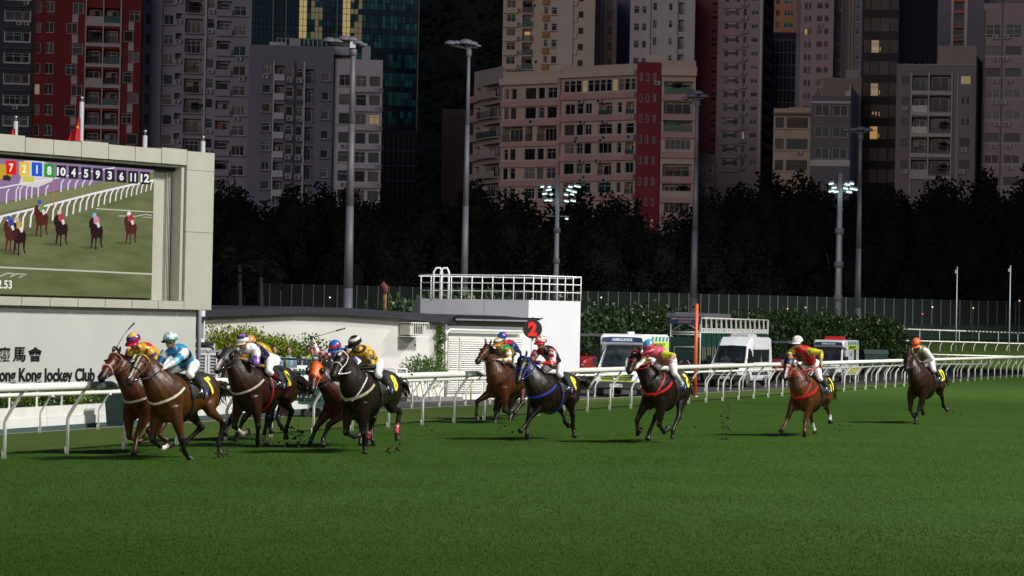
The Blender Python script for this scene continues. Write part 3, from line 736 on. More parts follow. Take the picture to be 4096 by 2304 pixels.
def helmet(root, H, fr3, sc, cols, k=1.0, tilt=0.0, kind='cap'):
    """riding helmet with silk cap: cols(theta 0 top..1 rim, phi 0 front) -> rgb"""
    f, l, u = fr3; m_ = MB(); c = H + u * .035 * k - f * .008
    n, mm = 28, 12; rings = []; V = []
    for j in range(mm + 1):
        th = (j / mm) * R(100)
        r_ = math.sin(th) if th > 0 else 0
        rings.append([c + f * (math.cos(2 * math.pi * i / n) * r_ * .138 * k) + l * (math.sin(2 * math.pi * i / n) * r_ * .116 * k) + u * (math.cos(th) * .118 * k) for i in range(n)])
        V += [(j / mm, i / n) for i in range(n)]
    rim = len(rings)
    rings.append([c + (p - c) * .90 for p in rings[-1]]); V += [(1.05, i / n) for i in range(n)]
    m_.loft(rings, cap=False)
    # peak
    nb = 9; inner = []; outer = []
    for i in range(nb):
        ph = R(-62 + 124 * i / (nb - 1)); e = f * math.cos(ph) * .138 * k + l * math.sin(ph) * .116 * k
        inner.append(c + e * .99 - u * .014); outer.append(c + e * (1.0 + .42 * math.cos(ph) ** 1.2) - u * (.028 + .012 * math.cos(ph)))
    base = len(m_.v)
    lo = [[a, b, b - u * .008, a - u * .012] for a, b in zip(inner, outer)]
    m_.loft(lo); V += [(1.0, 2.0)] * (len(m_.v) - base)
    me = m_.mesh('helmet', MATS['jockey_cap'], True)
    ca = me.color_attributes.new('pigment', 'FLOAT_COLOR', 'POINT'); buf = []
    for t, ph in V: c3 = cols(t, ph); buf += [*c3, 1]
    ca.data.foreach_set('color', buf)
    o = link('helmet', me, root); o.scale = (sc,) * 3
    # goggles and chin strap
    m_ = MB()
    for sg in (-1, 1): m_.sphere(H + f * .083 * k + l * sg * .032 * k + u * .012 * k, (.018 * k, .036 * k, .024 * k), 10, 7, Matrix((f, l, u)).transposed())
    m_.tube([H + (f * math.cos(R(a)) * .102 + l * math.sin(R(a)) * .086) * k + u * .012 for a in range(-80, 81, 16)], .009, 6)
    o = m_.build('goggles', MATS['goggle_dark'], root, True); o.scale = (sc,) * 3
    m_ = MB(); m_.tube([H + l * .082 * k * math.cos(R(a)) - u * (.09 * math.sin(R(a)) * k + .01) + f * .035 * math.sin(R(a)) * k for a in range(0, 181, 18)], .006, 5)
    o = m_.build('chin_strap', M_black, root, True); o.scale = (sc,) * 3
mat('jockey_cap', rough=.25, var=.06, scale=14, attr='pigment', spec=.6, bump=.5); mat('goggle_dark', (.012, .011, .014), .08, spec=.8)

def jockey(hc, jc, HR_):
    fr, hroot, bit, sc = HR_
    root = empty('person', fr.O + Vector((0, 0, 1.25 * sc)), fr.rz, jc['label'], 'jockey', None)
    dz = Vector((0, 0, -1.25))
    H = fr.yplane(jc['head'], jc.get('hy', 0.0)) - Vector((0, 0, .03))
    P = fr.yplane(jc['hip'], .08); P.y = 0
    P = Vector((min(max(P.x, -.36), -.12), 0, min(max(P.z, 1.60), 1.72)))
    if not (.25 < H.x < .85): H = fr.xplane(jc['head'], min(max(H.x, .36), .78)) - Vector((0, 0, .03))
    dH = (H - P); Cn = H - dH.normalized() * .17 - Vector((0, 0, .07)); Cn.y = H.y * .6
    if (Cn - P).length > .62: P = Cn + (P - Cn).normalized() * .62
    f = Vector(jc.get('face', (1, .1, -.25))).normalized(); l = Vector((0, 0, 1)).cross(f).normalized()
    ax = (Cn - P).normalized(); back = ax.cross(Vector((0, 1, 0))); back = -back if back.z < 0 else back; back.normalize()
    J = {'P': P, 'C': Cn, 'H': H, 'f': f, 'l': l, 'back': back, 'hump': jc.get('hump', .05), 'puff': jc.get('puff', 1.12)}
    lat = Vector((0, 1, 0)); J['lat'] = lat
    hands = {}
    for s_, K in ((1, 'L'), (-1, 'R')):
        Sh = Cn + lat * (.175 * s_) - ax * .02 - Vector((0, 0, .02)); J['S' + K] = Sh
        hp = jc.get('hand' + K)
        if hp is None: W = Vector((min(P.x + .86, H.x + .10), .07 * s_, 1.56))
        elif len(hp) == 2: W = fr.yplane(hp, .06 * s_)
        else: W = fr.yplane(hp[:2], hp[2])
        if (W - Sh).length > .60: W = Sh + (W - Sh).normalized() * .60 if not hp else fr.sphere(hp[:2], Sh, .50, (hp[2] if len(hp) > 2 else .06 * s_))
        pole = Vector(jc.get('pole' + K, (-.2, s_ * .9, -.6)))
        E, W = ik(Sh, W, .27, .25, pole); J['E' + K] = E; J['W' + K] = W; hands[s_] = W + (W - E).normalized() * .07
        if 'palm' + K in jc: J['palm' + K] = Vector(jc['palm' + K])
        Hp = P + lat * (.10 * s_) - ax * .03; J['H' + K] = Hp
        A = Vector((jc.get('ax', -.10), .29 * s_, jc.get('az', 1.27)))
        Kn, A = ik(Hp, A, .40, .40, Vector((1, s_ * .12, .05)))
        J['K' + K] = Kn; J['A' + K] = A; J['T' + K] = A + Vector((.14, .02 * s_, -.09))
    body, f3 = build_person(root, {k: (v + dz if isinstance(v, Vector) and k[0] in 'PCHSEWKAT' and k != 'H' * 9 and k not in ('palmL', 'palmR') else v) for k, v in J.items()}, sc, lambda J2: jc['silk'](J2), 'body', M_silk)
    helmet(root, H + dz, f3, sc, jc['cap'])
    # irons
    for s_, K in ((1, 'L'), (-1, 'R')):
        m_ = MB(); a = J['A' + K].lerp(J['T' + K], .6) + dz - Vector((0, 0, .04))
        m_.tube([a + Vector((0, .05 * math.cos(R(t)), .11 * max(0, math.sin(R(t)))) ) for t in range(0, 361, 30)], .007, 5)
        o = m_.build('stirrup', M_chrome, hroot, True); o.location = Vector((0, 0, 1.25 * sc)); o.scale = (sc,) * 3
        m_ = MB(); m_.tube([a + Vector((0, 0, .11)), Vector((.06, .24 * s_, 1.44)) + dz], .010, 5)
        o = m_.build('stirrup_leather', M_leather, hroot, True); o.location = Vector((0, 0, 1.25 * sc)); o.scale = (sc,) * 3
        hh = hands[s_]; b = bit[s_]
        m_ = MB()
        if (hh - Vector((.55, 0, 1.5))).length < .6:
            m_.tube([b, b.lerp(hh, .5) - Vector((0, 0, .03)) + lat * s_ * .03, hh, hh + Vector((-.10, -.02 * s_, -.06))], .009, 5)
        else:
            hq = hands[-s_]; m_.tube([b, b.lerp(hq, .5) + lat * s_ * .10 - Vector((0, 0, .03)), hq], .009, 5)
        o = m_.build('rein', strap('rein_' + hc['id'], hc.get('rein', (.012, .011, .011))), hroot, True); o.scale = (sc,) * 3
    wp = jc.get('whip')
    if wp:
        s_ = wp['hand']; h0 = hands[s_]; wr = empty('whip', fr.O + (fr.F * h0.x + fr.L * h0.y + Vector((0, 0, h0.z))) * sc, fr.rz, wp['label'], 'whip')
        e = fr.sphere(wp['end'], h0, .64, wp.get('y', h0.y)) - h0
        bend = Vector(wp.get('bend', (0, 0, 0)))
        m_ = MB(); m_.tube([-e * .16, Vector((0, 0, 0)), e * .25 + bend * .6, e * .5 + bend, e * .72 + bend * .7], [.011, .010, .006, .005, .007], 7); o = m_.build('shaft', M_black, wr, True); o.scale = (sc,) * 3
        m_ = MB(); m_.tube([e * .70 + bend * .75, e * .74 + bend * .65, e], [.008, .014, .013], 7); o = m_.build('flap', M_leather, wr, True); o.scale = (sc,) * 3
    return root
# ================================================================== the twelve runners
def C2(c, L): return [tuple(cp(c, *q[:2])) + tuple(q[2:]) if q else None for q in L]
BAY = (.066, .022, .0034); DBAY = (.026, .009, .0038); DARK = (.013, .0065, .004); CHEST = (.075, .020, .006); RED = (.55, .012, .012)
GOLD = (.62, .36, .03); PUR = (.065, .018, .16); BLUE = (.035, .25, .48); NAVY = (.012, .018, .06); LIL = (.27, .12, .48)
def silkA(J):
    def f(n, t, p):
        if n[:4] == 'fore': return PUR if t < .75 else SKIN if t > .85 else GOLD
        if n[:3] == 'arm': return PUR if int(t * 4.2) % 2 else GOLD
        if n[:4] == 'hand': return BOOT
        if n in ('head', 'neck'): return SKIN
        if n == 'torso': return (.45, .02, .02) if (noise.noise(p * 6) > .28) else GOLD
        return legs(n, t)
    return f
def legs(n, t, top=BOOT, cut=.28):
    if n[:4] == 'shin': return WHITE if t < cut * .5 else top if t < cut + .12 else BOOT
    if n[:4] == 'foot': return BOOT
    return WHITE
def silkB(J):
    def f(n, t, p):
        if n[:4] == 'fore': return BLUE if t < .15 else WHITE
        if n[:3] == 'arm': return WHITE if t < .45 else (.25, .55, .75) if t > .8 else BLUE
        if n[:4] == 'hand' or n in ('head', 'neck'): return SKIN
        if n == 'torso':
            return (.012, .012, .03) if .42 < t < .62 else BLUE
        return legs(n, t)
    return f
def silkC(J):
    def f(n, t, p):
        if n[:4] == 'fore': return NAVY if t < .7 else SKIN
        if n[:3] == 'arm': return WHITE if t < .5 else LIL
        if n[:4] == 'hand' or n in ('head', 'neck'): return SKIN
        if n == 'torso': return WHITE if t > .9 else NAVY
        return legs(n, t, (.17, .006, .025), .5)
    return f
def plain(tor, arm, fore=None, hand=SKIN, top=BOOT, cut=.28, pat=None, breech=WHITE):
    def mk(J):
        def f(n, t, p):
            if pat:
                q = pat(n, t, p)
                if q: return q
            if n[:4] == 'fore': return (fore or arm) if t < .88 else SKIN
            if n[:3] == 'arm': return arm
            if n[:4] == 'hand': return hand
            if n in ('head', 'neck'): return SKIN
            if n == 'torso': return tor
            return legs(n, t, top, cut) if n[:4] in ('shin', 'foot') else breech
        return f
    return mk
def check(a, b, s=14, where=('arm', 'for')):
    def f(n, t, p):
        if n[:3] in where: return a if (int((p.x + 9) * s) + int((p.z + 9) * s) + int((p.y + 9) * s)) % 2 else b
    return f
RW = (.55, .01, .02); BLK = (.012, .012, .014)
def patE(n, t, p):
    if n[:4] == 'fore': return BLK
    if n[:3] == 'arm': return BLK if (int((p.x + 9) * 12) + int((p.z + 9) * 12)) % 3 == 0 or t > .85 else GOLD
    if n == 'torso': return BLK if abs((p.z * 1.2 + p.x) % .3 - .15) < .03 else GOLD
def patF(n, t, p):
    OR = (.55, .20, .03); GR = (.01, .22, .05)
    if n[:3] in ('arm', 'for'): return WHITE if int(t * 4) % 2 else OR
    if n == 'torso': return GR if t > .55 and abs(p.y) > .05 else (.01, .05, .02) if t < .4 else OR
def patG(n, t, p):
    if n[:3] == 'arm': return RW if (int((p.x + 9) * 13) + int((p.z + 9) * 13)) % 2 else WHITE
    if n[:4] == 'fore' and t < .8: return (.62, .012, .015)
    if n == 'torso': return RW if abs(p.y) < .03 else BLK
def patH(n, t, p):
    YL = (.62, .62, .03); PK = (.60, .085, .15)
    if n[:3] == 'arm' or (n[:4] == 'fore' and t < .3): return YL if (t > .15 and n[-1] == 'L') or t > .4 else PK
    if n[:4] == 'fore': return SKIN
    if n == 'torso': return YL if noise.noise(p * 9) > .22 else PK
def patI(n, t, p):
    YL = (.62, .55, .02)
    if n[:3] == 'arm' or (n[:4] == 'fore' and t < .55): return BLK if abs((p.y + p.x) % .19 - .09) < .012 else YL
    if n[:4] == 'fore': return SKIN
    if n == 'torso': return (.45, .01, .012)
def patJ(n, t, p):
    if n == 'torso': return (.42, .36, .2) if noise.noise(p * 7) > .25 else (.17, .14, .06)
def cap(*bands):
    def f(t, ph):
        for k, c in bands:
            if t <= k: return c
        return bands[-1][1]
    return f
def capcheck(a, b, rim):
    return lambda t, ph: rim if t > .86 else (a if (int(t * 4.2) + int((ph % 1) * 8)) % 2 else b)

HORSES = [
 dict(id='A', D=50.8, h=23, croup=cp('a', 800, 545), poll=cp('a', 272, 385), muzzle=cp('a', 118, 598), coat=CHEST, seed=1, num=None,
      RF=C2('a', [(370, 930), (388, 1165), (480, 1185, 'b'), (550, 1135)]), LF=C2('a', [(475, 960), (462, 1130), (440, 1250), (432, 1312)]),
      LH=C2('a', [(620, 930), (700, 1035), (672, 1125), (742, 1178)]), RH=C2('a', [(560, 930), (660, 990), (560, 1080), (620, 1150)]),
      bridle=(.02, .015, .012), noseb=(.75, .35, .33), browc=(.75, .35, .33), dark=(.06, .02, .008), breast=(.55, .5, .42), tail=(0, 0),
      label='chestnut racehorse with pink browband and noseband, leftmost of the field, half hidden behind another horse'),
 dict(id='B', D=48.9, h=24, croup=cp('a', 1045, 545), poll=cp('a', 520, 400), muzzle=cp('a', 385, 635), coat=BAY, seed=2, num='7', blaze=(.02, .92, .018, 0), 
      RF=C2('a', [(640, 990), (600, 1200), (700, 1248, 'b'), (780, 1212)]), LF=C2('a', [(845, 1010), (880, 1175), (912, 1290), (972, 1362)]),
      LH=C2('a', [(1120, 870), (1272, 1000), (1222, 1225), (1245, 1335)]), RH=C2('a', [(930, 960), (1068, 1050), (915, 1190), (868, 1345)]),
      bridle=(.02, .015, .012), browc=(.5, .38, .03), socks={'RF': .85}, breast=(.62, .58, .42), bpw=.018,
      label='glossy bay racehorse with white face stripe and cream breastplate leading at the left'),
 dict(id='C', D=54.4, h=27, croup=cp('b', 775, 458), poll=cp('b', 235, 290), muzzle=cp('b', 100, 500), coat=DBAY, seed=3, num='2', blaze=(.3, 1.0, .03, 0),
      RF=C2('b', [(330, 950), (272, 1180), (385, 1195, 'b'), (450, 1160)]), LF=C2('b', [(545, 940), (557, 1150), (545, 1260), (555, 1335)]),
      RH=C2('b', [(640, 890), (662, 1010), (608, 1240), (655, 1345)]), LH=C2('b', [(830, 820), (922, 940), (850, 1170), (860, 1310)]),
      bridle=(.012, .012, .012), socks={'RF': .35, 'RH': .9}, hood=dict(col=(.014, .015, .02), cup=(.02, .02, .024)), girth=(.35, .008, .012), breast=(.5, .46, .36),
      label='dark bay racehorse in black hood with red girth, left of the orange-hooded horse'),
 dict(id='K', D=57.0, h=27, croup=cp('b', 812, 490), poll=cp('b', 275, 400), muzzle=cp('b', 150, 625), coat=DBAY, seed=4, num=None,
      RF=C2('b', [(290, 950), (240, 1060), (205, 1140), (188, 1200)]), LF=C2('b', [(325, 990), (302, 1150), (294, 1260), (293, 1335)]),
      LH=C2('b', [(705, 900), (765, 1020), (790, 1090), (825, 1132)]), RH=C2('b', [(640, 900), (700, 1030), (680, 1100), (700, 1180)]),
      bridle=(.012, .012, .012), label='dark racehorse almost hidden behind the black-hooded one, only muzzle and legs showing'),
 dict(id='D', D=54.9, h=20, croup=cp('c', 730, 560), poll=cp('c', 268, 445), muzzle=cp('c', 210, 715), coat=(.055, .017, .006), seed=5, num=None,
      RF=C2('c', [(310, 930), (255, 1085), (197, 1240), (160, 1308)]), LF=C2('c', [(430, 960), (352, 1080), (328, 1195), (325, 1262)]),
      RH=C2('c', [(650, 930), (715, 1060), (702, 1235), (680, 1315)]), LH=C2('c', [(760, 930), (812, 1050), (818, 1205), (838, 1288)]),
      bridle=(.6, .06, .01), hood=dict(col=(.62, .10, .006), cup=(.015, .015, .016), len=.5), label='bay racehorse in a bright orange hood with round black eye cups'),
 dict(id='E', D=52.7, h=23, croup=cp('c', 935, 512), poll=cp('c', 520, 345), muzzle=cp('c', 425, 560), coat=DARK, seed=6, num='8', blaze=(.06, .26, .026, 0),
      RF=C2('c', [(570, 980), (550, 1195), (642, 1170, 'b'), (700, 1150)]), LF=C2('c', [(735, 960), (735, 1150), (745, 1265), (750, 1345)]),
      LH=C2('c', [(960, 860), (1095, 910), (1060, 1110), (1080, 1218)]), RH=C2('c', [(815, 900), (838, 980), (778, 1160), (785, 1275)]),
      bandage={'LH': (.62, .06, .12), 'RH': (.62, .06, .12)}, bridle=(.72, .72, .70), browc=(.72, .72, .7), rein=(.7, .7, .68), breast=(.38, .36, .24), bpw=.022, yoke=(.7, .7, .68),
      label='near-black racehorse with white bridle, white star and pink hind bandages'),
 dict(id='F', D=70, h=26, croup=cp('d', 560, 560), poll=cp('d', 235, 360), muzzle=cp('d', 122, 540), coat=(.068, .021, .005), seed=7, num=None,
      RF=C2('d', [(235, 880), (125, 945), (115, 1085), (138, 1170)]), LF=C2('d', [(420, 910), (400, 1085), (462, 1075, 'b'), (485, 1035)]),
      RH=C2('d', [(380, 930), (345, 1010), (322, 1110), (305, 1178)]), LH=C2('d', [(520, 880), (592, 965), (512, 1065), (500, 1145)]),
      bridle=(.012, .012, .012), label='bright bay racehorse with plain dark bridle beside the inner rail, left of the numbered marker'),
 dict(id='L', D=72.8, h=26, croup=cp('d', 640, 575), poll=cp('d', 372, 470), muzzle=cp('d', 300, 640), coat=DARK, seed=8, num=None,
      RF=C2('d', [(330, 930), (300, 1060), (315, 1110), (312, 1130)]), LF=C2('d', [(455, 950), (458, 1070), (463, 1145), (470, 1200)]),
      LH=C2('d', [(510, 860), (530, 900), (485, 1000), (478, 1030)]), RH=C2('d', [(500, 860), (520, 900), (480, 1000), (480, 1040)]),
      bridle=(.012, .012, .012), label='dark racehorse hidden behind the bright bay, ridden by the blue and red rider'),
 dict(id='G', D=60.3, h=27, croup=cp('d', 1030, 655), poll=cp('d', 608, 500), muzzle=cp('d', 545, 745), coat=DARK, seed=9, num='9',
      RF=C2('d', [(655, 980), (650, 1150), (642, 1285), (636, 1368)]), LF=C2('d', [(775, 970), (692, 1095), (612, 1210), (568, 1258)]),
      LH=C2('d', [(1080, 900), (1112, 1085), (1122, 1240), (1135, 1315)]), RH=C2('d', [(960, 960), (1018, 1075), (1030, 1160), (1080, 1205)]),
      bridle=(.02, .06, .42), browc=(.02, .06, .42), rein=(.02, .05, .35), breast=(.03, .04, .35), bpw=.02, girth=(.02, .03, .2), tail=(.1, .16), blaze=(.16, .2, .015, 0),
      label='dark brown racehorse with blue bridle and tail streaming, below the round numbered marker'),
 dict(id='H', D=60, h=24, croup=cp('e', 975, 680), poll=cp('e', 575, 490), muzzle=cp('e', 518, 690), coat=DARK, seed=10, num='5', blaze=(.06, .2, .03, 0),
      RF=C2('e', [(610, 1040), (575, 1205), (602, 1300, 'b'), (635, 1245)]), LF=C2('e', [(810, 1080), (805, 1270), (860, 1280, 'b'), (900, 1235)]),
      RH=C2('e', [(740, 1050), (765, 1150), (718, 1275), (700, 1350)]), LH=C2('e', [(960, 990), (1000, 1130), (942, 1260), (945, 1350)]),
      bridle=(.55, .012, .012), browc=(.55, .012, .012), rein=(.45, .01, .01), cheek=True, breast=(.6, .012, .012), bpw=.02, yoke=(.6, .012, .012),
      label='almost black racehorse with thick white cheek pieces and red breastplate, wearing cloth number 5'),
 dict(id='I', D=65.5, h=25, croup=cp('t', 1030, 945), poll=cp('g', 470, 440), muzzle=cp('g', 410, 680), coat=(.088, .026, .007), seed=11, num='11', numx=-.42, blaze=(.45, 1.0, .022, 0),
      RF=C2('g', [(460, 960), (440, 1130), (390, 1240), (362, 1292)]), LF=C2('g', [(660, 990), (640, 1180), (632, 1290), (632, 1362)]),
      RH=C2('g', [(710, 980), (702, 1090), (728, 1225), (758, 1308)]), LH=C2('g', [(860, 930), (888, 1015), (922, 1115), (935, 1195)]),
      bridle=(.6, .03, .015), rein=(.55, .02, .012), hood=dict(col=(.012, .014, .075), cup=(.72, .70, .62), len=.42), breast=(.5, .012, .012), bpw=.022, yoke=(.55, .02, .012), socks={'RH': .7, 'LH': .7}, dark=(.07, .022, .009),
      label='chestnut racehorse in navy hood with big white blinker cups and red tack'),
 dict(id='J', D=76.3, h=26, croup=cp('g', 2120, 545), poll=cp('g', 1842, 385), muzzle=cp('g', 1812, 575), coat=DBAY, seed=12, num='12', numx=-.38,
      RF=C2('g', [(1840, 910), (1855, 1065), (1898, 1125), (1918, 1095)]), LF=C2('g', [(1975, 920), (1948, 1060), (1928, 1150), (1920, 1210)]),
      RH=C2('g', [(2010, 860), (2005, 950), (1992, 1040), (2012, 1092)]), LH=C2('g', [(2190, 800), (2225, 890), (2243, 1000), (2295, 1052)]),
      bridle=(.012, .012, .012), tail=(.05, .02), label='dark bay racehorse with cloth number 12 running last, farthest right'),
]
JOCKEYS = {
 'A': dict(head=cp('a', 432, 232), hip=cp('a', 650, 400), handR=cp('a', 290, 340) + (-.42,), handL=cp('a', 545, 395), hy=-.05, face=(1, -.1, -.45), poleR=(-.1, -.6, -.7), silk=silkA,
      cap=cap((.42, (.7, .5, .12)), (.78, PUR), (2, (.55, .01, .06))), whip=dict(hand=-1, end=cp('a', 438, 75), y=-.42, bend=(.04, 0, .02), label='thin black whip raised high in front of the pale wall at left'),
      label='jockey in gold and purple silks with red-peaked cap, arm out holding whip up'),
 'B': dict(head=cp('a', 775, 225), hip=cp('a', 950, 455), handL=cp('a', 715, 500), handR=cp('a', 690, 492), face=(1, -.05, -.12), silk=silkB,
      cap=lambda t, ph: (.05, .35, .05) if .88 < t <= 1.0 and ph < 1.5 else (.02, .02, .03) if ph > 1.5 else ((.75, .78, .82) if int(ph * 10) % 2 else (.12, .35, .62)) if int(t * 4) % 2 else (.7, .75, .82), label='jockey in light blue and white silks with checked blue and white cap'),
 'C': dict(head=cp('b', 385, 172), hip=cp('b', 640, 375), handL=cp('b', 395, 375), face=(1, -.02, -.25), silk=silkC,
      cap=cap((.35, LIL), (.62, NAVY), (.9, (.72, .7, .7)), (2, (.6, .42, .3))), label='jockey in navy and white silks with lilac sleeves and striped purple cap'),
 'K': dict(head=cp('b', 462, 182), hip=cp('b', 690, 330), face=(1, 0, -.35), silk=plain(GOLD, GOLD), hump=.07,
      cap=cap((2, (.6, .25, .05))), label='jockey in orange gold silks mostly hidden behind the purple-capped rider'),
 'D': dict(head=cp('c', 450, 265), hip=cp('c', 650, 400), handR=cp('c', 235, 210) + (-.55,), hy=-.02, face=(1, 0, -.5), poleR=(.2, -.5, -.6), silk=plain((.02, .09, .35), RW, hand=BOOT, pat=check(RW, WHITE, 15)),
      cap=cap((.55, (.02, .12, .5)), (.8, (.5, .01, .03)), (2, (.02, .10, .42))), whip=dict(hand=-1, end=cp('c', 553, 82), y=-.55, label='thin black whip held out level behind the red and white sleeve'),
      label='jockey with red and white checked sleeves and blue cap, whip arm thrown back'),
 'E': dict(head=cp('c', 650, 222), hip=cp('c', 838, 440), handL=cp('c', 690, 480), handR=cp('c', 660, 478), face=(1, -.15, -.45), silk=plain(GOLD, GOLD, BLK, pat=patE),
      cap=cap((.35, BLK), (.62, (.72, .66, .5)), (2, BLK)), label='jockey in shiny gold silks with black blocks and black cap with white band'),
 'F': dict(head=cp('d', 345, 340), hip=cp('d', 510, 480), handL=cp('d', 350, 515), handR=cp('d', 335, 520), face=(1, -.1, -.25), silk=plain((.01, .1, .04), WHITE, pat=patF, top=(.45, .01, .01), cut=.6),
      cap=cap((.4, (.6, .25, .05)), (.62, (.75, .72, .7)), (.75, BLK), (2, (.6, .28, .05))), whip=dict(hand=1, end=cp('d', 125, 735), y=.15, label='black whip pointing down beside the louvred doors'), 
      label='jockey in green, orange and white silks with orange cap and white band'),
 'L': dict(head=cp('d', 387, 277), hip=cp('d', 515, 455), face=(1, .05, -.2), silk=plain((.012, .04, .16), (.012, .04, .16), pat=lambda n, t, p: (.5, .01, .02) if n == 'torso' and t > .85 else None),
      cap=lambda t, ph: (.5, .02, .08) if (.35 < t < .7 and int(ph * 9) % 2) else (.02, .06, .30), label='jockey in dark blue silks with blue spotted cap behind the orange-capped rider'),
 'G': dict(head=cp('d', 785, 325), hip=cp('d', 945, 530), handL=cp('d', 790, 548), handR=cp('d', 745, 535), face=(1, -.12, -.15), silk=plain(BLK, RW, hand=BOOT, pat=patG),
      cap=capcheck(RW, (.75, .75, .73), (.55, .01, .015)), whip=dict(hand=1, end=cp('d', 945, 745), y=.3, label='slim black whip angled down across the dark horse with blue bridle'),
      label='jockey in black with red and white checked sleeves and checked cap'),
 'H': dict(head=cp('e', 712, 438), hip=cp('e', 860, 590), handL=cp('e', 930, 575) + (.42,), handR=cp('e', 715, 600), face=(1, .1, -.75), poleL=(-.4, .8, .1), silk=plain((.5, .07, .12), (.62, .6, .02), pat=patH, cut=.9, top=(.55, .55, .55)),
      cap=cap((.55, (.05, .32, .55)), (2, (.55, .09, .13))), whip=dict(hand=1, end=cp('e', 1050, 620), y=.45, label='black whip held out behind the pink silks, left of the orange post'),
      label='jockey in pink silks with yellow sleeves and shiny blue cap, arm out'),
 'I': dict(head=cp('g', 550, 245), hip=cp('g', 690, 440), handL=cp('g', 822, 500) + (.42,), handR=cp('g', 470, 420), face=(1, -.12, -.12), poleL=(-.3, .9, .4), poleR=(-.2, -.9, .2), silk=plain((.5, .01, .012), (.6, .55, .02), pat=patI),
      cap=lambda t, ph: (.5, .01, .02) if (.35 < t < .62 and int(ph * 12) % 4 == 1) else (.05, .05, .06) if .84 < t <= .9 else (.75, .74, .76), whip=dict(hand=1, end=cp('g', 925, 740), y=.5, label='black whip hanging down from the yellow-sleeved arm'),
      label='jockey in red with yellow sleeves and white cap with red stars'),
 'J': dict(head=cp('g', 1930, 262), hip=cp('g', 2045, 470), handL=cp('g', 2005, 490), handR=cp('g', 1975, 490), face=(1, -.05, -.75), poleL=(-.2, 1, -.1), silk=plain((.2, .17, .07), (.72, .72, .72), pat=patJ, hand=BOOT), 
      cap=cap((.80, (.70, .13, .03)), (.88, BLK), (2, (.66, .12, .03))), whip=dict(hand=-1, end=cp('g', 1715, 555), y=-.2, label='black whip pointing left over the rail beside the last horse'),
      label='jockey in khaki and white silks with bright orange cap, riding last'),
}
for hc in HORSES:
    HRES = horse(hc)
    if hc['id'] in JOCKEYS: jockey(hc, JOCKEYS[hc['id']], HRES)
flush()
wrap_straps()

# clods of turf thrown up behind the hooves
mb = MB(); r3 = random.Random(8)
for cx, cy, d, n, sx, sy in ((885, 1815, 49.8, 26, 16, 22), (1180, 1770, 54.5, 60, 24, 42), (905, 1720, 55, 16, 30, 30), (1560, 1790, 53, 22, 22, 30), (1720, 1700, 60, 12, 60, 40), (2900, 1700, 62.5, 42, 14, 60), (2045, 1730, 60.5, 8, 30, 20), (2760, 1735, 62, 8, 40, 14), (3350, 1700, 66, 10, 30, 12), (3790, 1660, 77, 8, 20, 12), (1640, 1500, 56, 8, 60, 90)):
    for k in range(n):
        p = at(cx + r3.gauss(0, sx), cy + r3.gauss(0, sy), d + r3.uniform(-.6, .6)); 
        if p.z < .02: p.z = .02
        s_ = r3.uniform(.006, .028) * (1 if r3.random() < .8 else 1.6); mb.sphere(p, (s_ * r3.uniform(.6, 1.4), s_, s_ * r3.uniform(.5, 1.2)), 5, 3)
tag(mb.build('flying_turf', mat('soil_clod', (.030, .022, .012), .95)), kind='stuff')
# ================================================================== left: video board and lettered wall
ZV = Vector((0, 0, 1))
SC_R = at(845, 1240, 85); SC_L = at(0, 1210, 78.6)
u_ = Vector((SC_R.x - SC_L.x, SC_R.y - SC_L.y, 0)); u_.normalize()
SN = Vector((u_.y, -u_.x, 0))                 # board faces the track (towards camera)
if SN.y > 0: SN = -SN
SPF = Vector((SC_R.x, SC_R.y, 0)); SP0 = SPF - SN * .55
def spf(px, py): return plane_hit(px, py, SPF, SN)
def sp(px, py, off=0.0): return plane_hit(px, py, SP0 + SN * off, SN)
M_clad = mat('cladding_cream', (.41, .41, .345), .5, var=.05, scale=1.5, dirt=.3, dcol=(.33, .30, .22))
M_clad2 = mat('cladding_dark_reveal', (.10, .10, .09), .6)
M_wallw = mat('painted_render', (.47, .48, .455), .8, var=.05, scale=.8, dirt=.25, dcol=(.32, .31, .28), bump=.1)
board = empty('video_board', SP0, 0, 'huge cream-framed outdoor video screen showing the race at the left', 'video screen')
def bl(p): return Vector(p) - SP0
zt = spf(845, 612).z; zb = spf(845, 1240).z
def along(px, py): return (sp(px, py) - SP0).dot(u_)
def bpiece(name, m, a0, a1, z0, z1, n0, n1, parent=None, seamed=False):
    """box in board coordinates: along a0..a1 (0 at the right end, negative left), heights, depth n0..n1 (positive toward camera)"""
    mb = MB(); rot = Matrix((u_, -SN, ZV)).transposed()
    c = u_ * ((a0 + a1) / 2) + SN * ((n0 + n1) / 2) + ZV * ((z0 + z1) / 2)
    mb.box(c, (abs(a1 - a0), abs(n1 - n0), abs(z1 - z0)), rot); return mb.build(name, m, parent or board)
LX = -16.0
sx_r = along(612, 900)                        # right edge of the lit picture
post_l = (spf(742, 900) - SPF).dot(u_)          # inner edge of the right frame post
z_top = zt; z_bot = zb
z_pic_t = sp(612, 668).z; z_pic_b = sp(612, 1193).z
z_in_t = z_top - .62; z_in_b = z_bot + .28
